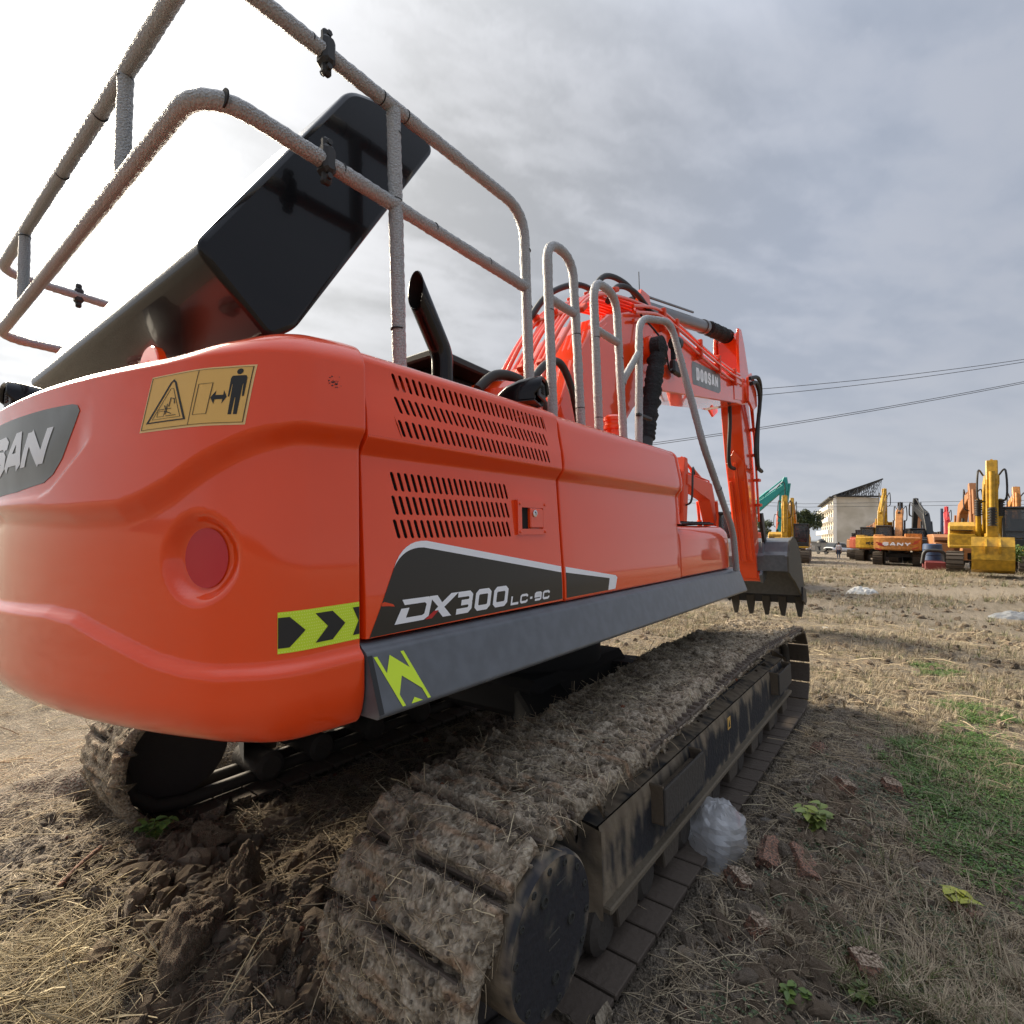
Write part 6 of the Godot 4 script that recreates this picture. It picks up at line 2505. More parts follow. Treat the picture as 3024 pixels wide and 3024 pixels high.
func make_litter() -> void:
	var r := RandomNumberGenerator.new()
	r.seed = 42
	# --- loose soil crumbs and clods
	var sets := [[], [], [], []]
	var cols := [[], [], [], []]
	for k in 26000:
		var x := r.randf_range(-3.0, 3.2)
		var z := r.randf_range(-1.6, 3.3)
		if r.randf() < 0.4:
			x = r.randf_range(-3.0, 0.5)
			z = r.randf_range(-0.9, 3.0)
		var ch := churn(x, z)
		if r.randf() > ch * 0.9 + 0.12:
			continue
		if absf(absf(z) - 1.3) < 0.36 and absf(x) < 2.45:
			continue
		var s := 0.004 + 0.012 * pow(r.randf(), 2.5)
		if r.randf() < 0.035 * ch:
			s = r.randf_range(0.018, 0.045)
		var kind := r.randi() % 4
		var b := Basis.from_euler(Vector3(r.randf() * TAU, r.randf() * TAU, 0)) * Basis.from_scale(Vector3(s * r.randf_range(0.7, 1.5), s * r.randf_range(0.6, 1.0), s))
		sets[kind].push_back(Transform3D(b, on_ground(x, z, s * 0.35)))
		var c := soil_color(x, z, 0.0) * r.randf_range(1.0, 1.8)
		if r.randf() < 0.018:
			c = Color(0.36, 0.13, 0.07)
		elif r.randf() < 0.02:
			c = Color(0.5, 0.46, 0.4)
		cols[kind].push_back(c)
	for k in 260:
		var x := -2.25 + r.randfn(0, 0.35)
		var z := r.randf_range(-0.8, 0.9)
		var s := 0.018 + 0.05 * pow(r.randf(), 2.0)
		var kind := r.randi() % 4
		sets[kind].push_back(Transform3D(Basis.from_euler(Vector3(r.randf() * TAU, r.randf() * TAU, 0)) * Basis.from_scale(Vector3(s * r.randf_range(0.8, 1.5), s * r.randf_range(0.6, 1.1), s)), on_ground(x, z, s * 0.15)))
		cols[kind].push_back(Color(0.36, 0.28, 0.19) * r.randf_range(0.8, 1.4))
	for k in 3200:
		var x := 2.5 + 22.0 * pow(r.randf(), 1.6)
		var z := r.randf_range(-1.5, 3.5 + x * 0.42)
		if patch.get_noise_2d(x * 1.1 + 60.0, z * 1.1) < 0.02:
			continue
		var s := (0.012 + 0.05 * pow(r.randf(), 2.5)) * (1.0 + x * 0.03)
		var kind := r.randi() % 4
		sets[kind].push_back(Transform3D(Basis.from_euler(Vector3(r.randf() * TAU, r.randf() * TAU, 0)) * Basis.from_scale(Vector3(s * r.randf_range(0.8, 1.5), s * 0.7, s)), on_ground(x, z, s * 0.2)))
		cols[kind].push_back(Color(0.30, 0.235, 0.165) * r.randf_range(0.7, 1.4))
	for k in 260:
		var x := r.randf_range(-1.5, 0.6)
		var z := 1.95 + absf(r.randfn(0, 0.18))
		var s := 0.015 + 0.035 * pow(r.randf(), 2.0)
		var kind := r.randi() % 4
		sets[kind].push_back(Transform3D(Basis.from_euler(Vector3(r.randf() * TAU, r.randf() * TAU, 0)) * Basis.from_scale(Vector3(s * r.randf_range(0.8, 1.5), s * r.randf_range(0.6, 1.1), s)), on_ground(x, z, s * 0.15)))
		cols[kind].push_back(Color(0.36, 0.28, 0.19) * r.randf_range(0.8, 1.4))
	for k in 4:
		instances(self, "loose_soil", clod_mesh(k), M.stone, sets[k], cols[k])
	# --- stalks lying about
	var xs := []
	var cs := []
	for k in 135000:
		var x: float
		var z: float
		if k < 60000:
			x = r.randf_range(-3.05, 2.6)
			z = r.randf_range(-1.5, 3.4)
		elif k < 75000:
			x = r.randf_range(-3.2, 1.0)
			z = r.randf_range(-6.0, -1.5)
		else:
			x = -3.0 + 14.0 * pow(r.randf(), 1.3)
			z = r.randf_range(-3.0, 4.0 + x * 0.45)
		if absf(absf(z) - 1.3) < 0.33 and absf(x) < 2.45:
			continue
		var ch := churn(x, z)
		var dens := 0.35 + 0.65 * smoothstep(-0.25, 0.35, lump.get_noise_2d(x * 0.35 + 9.0, z * 0.35)) - 0.35 * ch * smoothstep(1.6, 2.3, z) * smoothstep(2.6, 1.8, z)
		dens -= 0.5 * smoothstep(0.2, 0.9, x * 0.0 + ch) * smoothstep(-1.6, -0.2, x) * smoothstep(1.2, 0.4, absf(z))
		dens -= 0.45 * bump(x, z, -2.2, 0.2, 0.6, 0.9) + 0.35 * bump(x, z, -2.4, -1.4, 0.8, 0.9)
		if r.randf() > dens:
			continue
		var an := r.randf() * TAU
		var dir := Vector3(cos(an), r.randf_range(-0.08, 0.22) + (0.6 if r.randf() < 0.03 else 0.0), sin(an)).normalized()
		var l := r.randf_range(0.03, 0.13) * (2.0 if r.randf() < 0.08 else 1.0)
		if x > 2.5:
			l *= 1.6
		xs.push_back(straw_at(on_ground(x, z, 0.004 + 0.012 * r.randf()), dir, Vector3.UP, l, r))
		cs.push_back(straw_tint(r))
	# the bright dry tangle at the lower left
	for k in 4200:
		var x := -2.92 + r.randfn(0, 0.15)
		var z := 0.05 + r.randfn(0, 0.35)
		var an := r.randf() * TAU
		var dir := Vector3(cos(an), absf(r.randfn(0.0, 0.3)), sin(an)).normalized()
		xs.push_back(straw_at(on_ground(x, z, 0.0 + 0.02 * r.randf()), dir, Vector3.UP, r.randf_range(0.05, 0.2), r))
		cs.push_back(Color(0.50, 0.42, 0.27) * r.randf_range(0.6, 1.15))
	instances(self, "dry_straw", straw_mesh(), M.straw, xs, cs)
	# --- dry grass tufts out on the field
	var tufts := [[], [], []]
	var tcol := [[], [], []]
	for k in 95000:
		var u := r.randf()
		var x := -1.0 + 58.0 * pow(u, 2.0)
		var z := r.randf_range(-6.0 - x * 0.35, 4.0 + x * 0.45)
		if x < 2.7 and absf(z) < 1.75:
			continue
		var ch := churn(x, z)
		var a := patch.get_noise_2d(x * 0.8, z * 0.8)
		if r.randf() > (1.0 - ch * 0.95) * smoothstep(-0.25, 0.3, a + 0.12):
			continue
		var lane := exp(-pow((x - 12.5 - 0.25 * z) / 0.9, 2.0)) + exp(-pow((x - 18.5 - 0.3 * z) / 1.3, 2.0))
		if r.randf() < lane:
			continue
		if x > 34.0 and r.randf() < 0.8:
			continue
		var s := r.randf_range(0.6, 1.3) * (1.0 + clampf(x, 0, 30) * 0.045)
		var kind := r.randi() % 3
		tufts[kind].push_back(Transform3D(Basis(Vector3.UP, r.randf() * TAU).scaled(Vector3(s, s * r.randf_range(0.5, 1.1), s)), on_ground(x, z, -0.005)))
		var c := Color(0.49, 0.405, 0.275).lerp(Color(0.28, 0.22, 0.14), r.randf())
		if r.randf() < 0.12 + 0.2 * smoothstep(0.1, 0.4, grassy.get_noise_2d(x * 0.4, z * 0.4)):
			c = Color(0.13, 0.15, 0.05)
		tcol[kind].push_back(c)
	for k in 3:
		instances(self, "dry_grass", dry_tuft(60 + k, 12, 0.10 + 0.03 * k), M.straw, tufts[k], tcol[k])
	# --- green patches
	var gr := [[], []]
	var gc := [[], []]
	for k in 52000:
		var x := r.randf_range(-0.2, 7.0)
		var z := r.randf_range(2.1, 4.8)
		var g := green_at(x, z)
		if r.randf() > g:
			continue
		var s := r.randf_range(0.6, 1.3)
		var kind := r.randi() % 2
		gr[kind].push_back(Transform3D(Basis(Vector3.UP, r.randf() * TAU).scaled(Vector3.ONE * s), on_ground(x, z, 0.002)))
		gc[kind].push_back(Color(0.075, 0.19, 0.022).lerp(Color(0.15, 0.25, 0.05), r.randf()) * r.randf_range(0.7, 1.2))
	# sparse dusty green between the straw
	for k in 2600:
		var x := r.randf_range(-1.6, 1.2)
		var z := r.randf_range(1.9, 3.2)
		if grassy.get_noise_2d(x + 30.0, z) < 0.05:
			continue
		var s := r.randf_range(0.4, 1.1)
		gr[0].push_back(Transform3D(Basis(Vector3.UP, r.randf() * TAU).scaled(Vector3.ONE * s), on_ground(x, z, 0.0)))
		gc[0].push_back(Color(0.07, 0.10, 0.04) * r.randf_range(0.7, 1.3))
	instances(self, "green_clover", rosette(70, 8, 0.020, 1.6), M.leaf, gr[0], gc[0])
	instances(self, "green_grass", dry_tuft(71, 12, 0.06), M.leaf, gr[1], gc[1])
	# --- single things
	plastic_bag()
	brick_bat("pale topped broken brick alone on the straw at the lower right", -0.88, 2.30, Vector3(0.115, 0.075, 0.095), 0.5, 0.06, 0.012, true, 1)
	brick_bat("small square broken brick near the lower drive cover side", -0.99, 1.93, Vector3(0.085, 0.065, 0.07), 1.1, 0.25, 0.015, true, 2)
	brick_bat("grey topped brick lump just below the plastic bag", -0.70, 1.79, Vector3(0.13, 0.085, 0.08), 0.9, 0.2, 0.02, true, 3)
	brick_bat("brick piece half sunk where straw meets green grass", 0.92, 2.31, Vector3(0.12, 0.09, 0.10), 0.3, 0.12, 0.03, true, 4)
	brick_bat("upright orange brick bat between the track and the green grass", 0.58, 2.07, Vector3(0.10, 0.12, 0.09), 0.8, 0.35, 0.04, true, 5)
	brick_bat("thin red brick leaning in the soil beside the track frame", 1.15, 1.86, Vector3(0.16, 0.10, 0.06), 0.4, 0.7, 0.04, false, 6)
	brick_bat("dark red brick half buried right of the plastic bag", -0.42, 1.86, Vector3(0.19, 0.10, 0.09), 0.2, 0.5, 0.045, false, 7)
	brick_bat("long red brick in the straw below the leafy weed", -0.40, 2.00, Vector3(0.20, 0.09, 0.09), 0.6, 0.4, 0.05, false, 8)
	brick_bat("flat brick chip in the green at the right edge", -0.25, 2.62, Vector3(0.12, 0.05, 0.08), 1.2, 0.1, 0.02, false, 9)
	stone("tall pointed clod of earth at the lower left by the track", -2.22, 0.08, Vector3(0.14, 0.24, 0.13), 0.3, 0.35, 0.04, 201, Color(0.25, 0.19, 0.125))
	stone("angular clod behind the tall pointed one in the shade", -1.84, 0.10, Vector3(0.13, 0.13, 0.10), 1.3, 0.4, 0.03, 202, Color(0.24, 0.185, 0.125))
	stone("broad clod of straw and mud under the counterweight", -2.06, -0.62, Vector3(0.22, 0.18, 0.17), 2.1, 0.1, 0.03, 203, Color(0.22, 0.165, 0.105))
	stone("rough slab of earth lying in front of the pointed clod", -2.50, 0.30, Vector3(0.24, 0.13, 0.16), 0.9, 0.5, 0.03, 204, Color(0.20, 0.15, 0.10))
	stone("small round clod between slab and track at the bottom", -2.35, 0.58, Vector3(0.08, 0.08, 0.07), 0.2, 0.2, 0.01, 205, Color(0.27, 0.20, 0.13))
	stone("dark lump of soil against the shaded track end", -1.66, 0.50, Vector3(0.12, 0.10, 0.10), 1.7, 0.2, 0.02, 206, Color(0.21, 0.155, 0.10))
	stone("fresh clod beside the square brick at the lower right", -1.02, 1.80, Vector3(0.11, 0.07, 0.08), 0.7, 0.2, 0.012, 207, Color(0.25, 0.19, 0.13))
	stone("pair of soft clods left of the pale brick", -0.86, 2.08, Vector3(0.12, 0.09, 0.09), 2.7, 0.2, 0.02, 208, Color(0.21, 0.16, 0.10))
	stone("grey clod at the very bottom below the slab", -2.78, 0.52, Vector3(0.16, 0.12, 0.13), 0.5, 0.3, 0.02, 209, Color(0.24, 0.19, 0.13))
	stone("lumpy clod under the machine behind the angular one", -1.25, -0.10, Vector3(0.16, 0.10, 0.12), 1.0, 0.2, 0.02, 210, Color(0.19, 0.14, 0.09))
	weed("leafy_weed", "yellow green broad leaved weed right of the plastic bag", on_ground(-0.02, 2.02), 0.13, 6, 0.075, Color(0.22, 0.29, 0.09), 1)
	weed("pale_weed", "pale lime weed with round leaves near the lower right corner", on_ground(-0.22, 2.60), 0.07, 6, 0.06, Color(0.30, 0.34, 0.07), 2)
	weed("creeping_weed", "green creeping weed under the counterweight at the left", on_ground(-2.25, -0.85), 0.10, 9, 0.05, Color(0.13, 0.22, 0.07), 3)
	weed("small_weed", "low dusty weed below the pale brick", on_ground(-1.02, 2.30), 0.05, 6, 0.035, Color(0.09, 0.13, 0.045), 4)
	weed("nettle_weed", "thin weed growing at the bottom edge right of the track", on_ground(-1.25, 2.12), 0.06, 7, 0.035, Color(0.09, 0.15, 0.04), 5)
	var st := MB.new()
	st.tube(smooth_path([-2.70, 0, -0.62, -2.62, 0.012, -0.70, -2.50, 0.02, -0.80], 5), 0.011, 8)
	var so := put(self, "red_stick", st, M.brick)
	so.position.y = maxf(ground(-2.7, -0.62), ground(-2.5, -0.8)) + 0.02
	tag(so, "thin red brown stick lying on the earth at the far left", "stick")
	# long bright stalks that stick up by themselves
	var sp := [[-2.93, 0.05, 0.24, 0.3], [-2.90, 0.12, 0.26, 2.0], [-2.95, -0.05, 0.18, 1.2], [-2.55, 0.62, 0.22, 0.6], [-2.72, 0.48, 0.24, 2.6], [-2.60, 0.32, 0.20, 4.0], [-2.83, 0.30, 0.22, 5.2], [-1.32, 0.25, 0.30, 1.0], [-1.5, 0.42, 0.22, 3.0]]
	var sx := []
	var sc2 := []
	for q in sp:
		for k in 3:
			var an: float = q[3] + r.randf_range(-0.8, 0.8)
			var d := Vector3(cos(an), r.randf_range(0.5, 1.6), sin(an)).normalized()
			var t := straw_at(on_ground(q[0], q[1]), d, Vector3(0.1, 0.9, 0.4), q[2] * r.randf_range(0.7, 1.4), r)
			t.basis.z *= 1.7
			sx.push_back(t)
			sc2.push_back(Color(0.56, 0.48, 0.31) * r.randf_range(0.8, 1.1))
	instances(self, "standing_stalks", straw_mesh(), M.straw, sx, sc2)
	crumpled_sheet("white_sheet", "crumpled white plastic sheet on the dry field in the middle distance", "plastic sheet", on_ground(17.5, 0.9), Vector2(0.38, 0.50), 0.42, M.sheet_white, 4)
	crumpled_sheet("grey_tarp", "grey tarp heap at the right edge of the field", "tarp", on_ground(13.6, 4.35), Vector2(0.35, 0.75), 0.34, M.tarp_grey, 9)
	for q in [[12.0, 1.1, 0.05, "small white scrap of film on the near pale lane"], [15.0, 2.3, 0.07, "tiny white scrap between the white sheet and the grey tarp"], [10.5, 2.6, 0.06, "white scrap of film nearest the green grass"], [20.0, 1.9, 0.06, "farthest white scrap, before the facing yellow excavator"], [9.0, 0.9, 0.06, "white scrap of film nearest the bucket teeth"], [16.0, -0.9, 0.06, "white scrap of film left of the crumpled white sheet"]]:
		crumpled_sheet("scrap_of_film", q[3], "litter", on_ground(q[0], q[1]), Vector2(q[2], q[2] * 1.4), q[2] * 0.9, M.sheet_white, int(q[0]))
	for o in get_children():
		if o.name.begins_with("scrap_of_film"):
			o.set_meta("group", "scraps of white film on the field")

# ---------------------------------------------------------------- the yard behind
# a plainer excavator; o has body, boom, arm, bucket materials and joint angles in degrees
func digger(label: String, at: Vector3, yaw: float, size: float, o: Dictionary) -> Node3D:
	var t := node(self, o.get("name", "parked_excavator"), at)
	t.basis = Basis(Vector3.UP, yaw).scaled(Vector3.ONE * size)
	tag(t, label, "excavator", "excavators parked in the yard")
	var body: Material = o.body
	for s in [-1, 1]:
		var kb := MB.new()
		var loop := PackedVector2Array()
		for k in 13:
			var a := PI / 2 + PI * k / 12.0
			loop.push_back(Vector2(-1.75 + 0.46 * cos(a), 0.47 + 0.46 * sin(a)))
		for k in 13:
			var a := -PI / 2 + PI * k / 12.0
			loop.push_back(Vector2(1.75 + 0.46 * cos(a), 0.47 + 0.46 * sin(a)))
		kb.prism(loop, Vector3(0, 0, 1.18 * s), Vector3.RIGHT, Vector3.UP, 0.56, 0.0)
		# shoe edges
		var total := 0.0
		for i in loop.size():
			total += loop[i].distance_to(loop[(i + 1) % loop.size()])
		var step := 0.0
		for i in loop.size():
			var a := loop[i]
			var b := loop[(i + 1) % loop.size()]
			var l := a.distance_to(b)
			while step < l:
				var p := a.lerp(b, step / l)
				var d := (b - a).normalized()
				kb.box(Vector3(p.x, p.y, 1.18 * s) - Vector3(-d.y, d.x, 0) * 0.02, Vector3(0.13, 0.05, 0.6), 0.0, Basis(Vector3(0, 0, 1), d.angle()))
				step += 0.19
			step -= l
		put(t, "crawler_track", kb, M.track_brown)
	var ub := MB.new()
	ub.box(Vector3(0, 0.75, 0), Vector3(1.8, 0.3, 1.5), 0.03)
	ub.lathe(arr2([0.6, 0.8, 0.6, 1.1]), Transform3D(), 20)
	put(t, "undercarriage", ub, M.far_black)
	var up := Node3D.new()
	var hb := MB.new()
	hb.prism(arr2([-2.3, 1.15, 1.6, 1.15, 1.6, 1.75, 0.9, 1.8, 0.85, 2.15, 0.3, 2.35, -2.3, 2.35]), Vector3(0, 0, 0.93), Vector3.RIGHT, Vector3.UP, 1.0, 0.06)
	hb.box(Vector3(-0.9, 1.65, -0.3), Vector3(2.8, 1.0, 1.6), 0.06)
	hb.box(Vector3(-1.3, 1.7, -1.1), Vector3(2.0, 1.1, 0.62), 0.06)
	hb.box(Vector3(0.2, 1.2, 0), Vector3(2.9, 0.14, 2.8), 0.03)
	var deck := put(t, "body", hb, body)
	var rb := MB.new()
	rb.box(Vector3(1.0, 1.95, 0.95), Vector3(0.8, 0.02, 0.8))
	for x in [-1.4, -0.4]:
		rb.tube(arr3([x, 2.35, 0.9, x, 2.55, 0.9]), 0.06, 8)
	put(t, "deck_fitting", rb, M.far_black)
	var cw := MB.new()
	var cp := PackedVector2Array()
	for k in 9:
		var zz := 1.38 - 2.76 * k / 8.0
		cp.push_back(Vector2(-2.95 + 0.28 * pow(absf(zz) / 1.38, 2.5), zz))
	cp.append_array([Vector2(-2.2, -1.38), Vector2(-2.2, 1.38)])
	cw.prism(cp, Vector3(0, 1.62, 0), Vector3.RIGHT, Vector3(0, 0, 1), 0.98, 0.09)
	var cwo := put(t, "counterweight", cw, o.get("tail", body))
	if o.has("text"):
		var tm := MB.new()
		var txt: String = o.text
		var fm := func(p: Vector2) -> Array: return [Vector3(-2.962 + 0.28 * pow(absf(p.x) / 1.38, 2.5), 1.45 + p.y, p.x), Vector3.LEFT]
		var lw: float = o.get("letter", 0.30)
		var x: float = o.get("text_at", -(lw * 1.18) * txt.length() / 2.0)
		for ch in txt:
			lay(tm, glyph(ch, Vector2(x, 0.0), lw, 0.26, 0.08, 0.12), 0.2, fm, 0.015)
			x += lw * 1.18
		put(cwo, "lettering", tm, o.ink)
		if o.has("stripes"):
			var sm := MB.new()
			for q in [[-1.25, 0.18], [-1.15, 0.05], [0.85, 0.1], [0.95, 0.25], [-1.3, -0.25], [0.85, -0.25]]:
				lay(sm, [arr2([q[0], q[1], q[0] + 0.36, q[1] + (0.14 if q[0] > 0 else -0.1), q[0] + 0.42, q[1] + (0.22 if q[0] > 0 else -0.02), q[0] + 0.05, q[1] + 0.08])], 0.3, fm, 0.02)
			put(cwo, "red_stripe", sm, M.red_paint)
	# cab
	var cb := MB.new()
	for x in [0.15, 1.55]:
		for z in [-1.36, -0.46]:
			cb.bar(Vector3(x, 1.3, z), Vector3(x - (0.12 if x > 1 else 0.0), 2.9, z), 0.10, 0.10, 0.01)
	cb.box(Vector3(0.8, 2.93, -0.91), Vector3(1.6, 0.12, 1.04), 0.04)
	cb.box(Vector3(0.85, 1.42, -0.91), Vector3(1.5, 0.34, 1.0), 0.03)
	cb.box(Vector3(0.12, 1.75, -0.91), Vector3(0.06, 0.6, 0.9), 0.0)
	cb.box(Vector3(1.53, 1.9, -0.91), Vector3(0.06, 0.07, 0.9), 0.0)
	var cab := put(t, "cab", cb, o.get("cab", M.far_black))
	var gl := MB.new()
	gl.box(Vector3(0.83, 2.25, -1.37), Vector3(1.3, 1.2, 0.012))
	gl.box(Vector3(0.83, 2.25, -0.45), Vector3(1.3, 1.2, 0.012))
	gl.box(Vector3(1.5, 2.25, -0.91), Vector3(0.012, 1.24, 0.84))
	gl.box(Vector3(0.14, 2.45, -0.91), Vector3(0.012, 0.8, 0.84))
	put(cab, "window_pane", gl, M.cab_glass)
	var se := MB.new()
	se.box(Vector3(0.75, 1.8, -0.91), Vector3(0.5, 0.14, 0.5), 0.04)
	se.box(Vector3(0.52, 2.15, -0.91), Vector3(0.13, 0.7, 0.5), 0.05)
	put(cab, "seat", se, M.far_black)
	# boom: foot, knee, tip
	var a1 := deg_to_rad(o.a[0])
	var a2 := deg_to_rad(o.a[1])
	var a3 := deg_to_rad(o.a[2])
	var a4 := deg_to_rad(o.a[3])
	var F := Vector2(0.35, 1.75)
	var K: Vector2 = F + Vector2.from_angle(a1) * 2.6
	var T: Vector2 = K + Vector2.from_angle(a2) * 3.0
	var bm := MB.new()
	bm.prism(limb([F, F.lerp(K, 0.6), K, K.lerp(T, 0.4), T], [0.22, 0.32, 0.38, 0.30, 0.18]), Vector3.ZERO, Vector3.RIGHT, Vector3.UP, 0.46, 0.03)
	for z in [-0.14, 0.0, 0.14]:
		var off := Vector2.from_angle(a2 + PI / 2) * 0.36
		bm.tube(arr3([F.x - 0.1, F.y + 0.3, z, K.lerp(F, 0.3).x + off.x, K.lerp(F, 0.3).y + off.y, z, K.x + off.x * 1.2, K.y + off.y * 1.2, z, T.x + off.x * 0.7, T.y + off.y * 0.7, z]), 0.03, 6)
	var boomo := put(t, "boom", bm, o.get("boom", body))
	# arm swings on the tip; its heel stands up behind
	var d3 := Vector2.from_angle(a3)
	var heel: Vector2 = T - d3 * 0.75
	var nose: Vector2 = T + d3 * float(o.get("reach", 2.5))
	var am := MB.new()
	am.prism(limb([heel, T, T.lerp(nose, 0.3), nose], [0.12, 0.30, 0.26, 0.14]), Vector3.ZERO, Vector3.RIGHT, Vector3.UP, 0.36, 0.03)
	put(t, "arm", am, o.get("arm", o.get("boom", body)))
	# cylinders
	for s in [-1, 1]:
		var lc := MB.new()
		var base := Vector3(0.95, 1.45, 0.36 * s)
		var head := Vector3(F.lerp(K, 0.82).x, F.lerp(K, 0.82).y, 0.36 * s)
		lc.tube(PackedVector3Array([base, base.lerp(head, 0.62)]), 0.10, 10)
		lc.tube(PackedVector3Array([base.lerp(head, 0.62), head]), 0.06, 8)
		put(t, "boom_cylinder", lc, o.get("cyl", o.get("boom", body)))
	var ac := MB.new()
	var k2: Vector2 = K.lerp(F, 0.15) + Vector2.from_angle(a2 + PI / 2) * 0.5
	ac.tube(arr3([k2.x, k2.y, 0, lerpf(k2.x, heel.x, 0.6), lerpf(k2.y, heel.y, 0.6), 0]), 0.10, 10)
	ac.tube(arr3([lerpf(k2.x, heel.x, 0.6), lerpf(k2.y, heel.y, 0.6), 0, heel.x, heel.y, 0]), 0.055, 8)
	var fh := d3.rotated(PI / 2) * 0.34
	var bc1 := T + fh - d3 * 0.3
	var bc2 := T.lerp(nose, 0.78) + fh * 0.9
	ac.tube(arr3([bc1.x, bc1.y, 0, bc1.lerp(bc2, 0.65).x, bc1.lerp(bc2, 0.65).y, 0]), 0.09, 10)
	ac.tube(arr3([bc1.lerp(bc2, 0.65).x, bc1.lerp(bc2, 0.65).y, 0, bc2.x, bc2.y, 0]), 0.05, 8)
	put(t, "arm_cylinder", ac, o.get("cyl", o.get("boom", body)))
	if o.get("springs", false):
		var sb := MB.new()
		for k in 14:
			var q := bc1.lerp(bc2, 0.66 + 0.34 * k / 14.0)
			sb.tube(arr3([q.x, q.y - 0.02, 0, q.x, q.y + 0.02, 0]), 0.14 if k % 2 else 0.09, 10)
			var hd := Vector3(F.lerp(K, 0.82).x, F.lerp(K, 0.82).y, 0)
			var q2 := Vector3(0.95, 1.45, 0).lerp(hd, 0.62 + 0.38 * k / 14.0)
			for s in [-1, 1]:
				sb.tube(PackedVector3Array([q2 + Vector3(0, -0.03, 0.36 * s), q2 + Vector3(0, 0.03, 0.36 * s)]), 0.14 if k % 2 else 0.09, 10)
		put(t, "rod_bellows", sb, M.far_black)
	# hoses droop at the elbow
	var hh := MB.new()
	for s in [-1, 1]:
		var e := T + d3 * 0.5
		hh.tube(smooth_path([K.lerp(T, 0.75).x, K.lerp(T, 0.75).y + 0.3, 0.24 * s, T.x, T.y + 0.35, 0.40 * s, e.x + fh.x * 0.4, e.y - 0.2, 0.42 * s, e.lerp(nose, 0.2).x, e.lerp(nose, 0.2).y, 0.2 * s], 5), 0.035, 6)
	put(t, "hydraulic_hose", hh, M.far_black)
	# bucket
	var bt := MB.new()
	var bx := Transform2D(a4, nose)
	var outline := []
	for q in [[-0.05, 0.22], [0.35, 0.38], [0.85, 0.30], [1.18, 0.0], [1.22, -0.45], [1.10, -0.85], [1.0, -1.05]]:
		outline.push_back(bx * Vector2(q[0], q[1]))
	for i in outline.size() - 1:
		var a: Vector2 = outline[i]
		var b: Vector2 = outline[i + 1]
		bt.bar(Vector3(a.x, a.y, 0), Vector3(b.x, b.y, 0), 1.25, 0.045)
		for s in [-1, 1]:
			bt.tri(Vector3(a.x, a.y, 0.62 * s), Vector3(b.x, b.y, 0.62 * s), Vector3((bx * Vector2(0.3, -0.25)).x, (bx * Vector2(0.3, -0.25)).y, 0.62 * s), Vector3(0, 0, s))
	for s in [-1, 1]:
		var l1: Vector2 = bx * Vector2(-0.12, -0.1)
		var l2: Vector2 = bx * Vector2(0.5, 0.52)
		bt.bar(Vector3(l1.x, l1.y, 0.2 * s), Vector3(l2.x, l2.y, 0.2 * s), 0.06, 0.34)
	for k in 5:
		var e1: Vector2 = bx * Vector2(1.0, -1.0)
		var e2: Vector2 = bx * Vector2(0.88, -1.25)
		bt.bar(Vector3(e1.x, e1.y, -0.54 + 0.27 * k), Vector3(e2.x, e2.y, -0.54 + 0.27 * k), 0.10, 0.06)
	put(t, "bucket", bt, o.get("bucket", o.get("boom", body)))
	return t

# an outline round a bent line with a half width at each point
func limb(line: Array, half: Array) -> PackedVector2Array:
	var l := PackedVector2Array()
	var r := PackedVector2Array()
	for i in line.size():
		var d: Vector2 = (line[mini(i + 1, line.size() - 1)] - line[maxi(i - 1, 0)]).normalized()
		var n := Vector2(-d.y, d.x) * float(half[i])
		l.push_back(line[i] + n)
		r.push_back(line[i] - n)
	r.reverse()
	l.append_array(r)
	return l

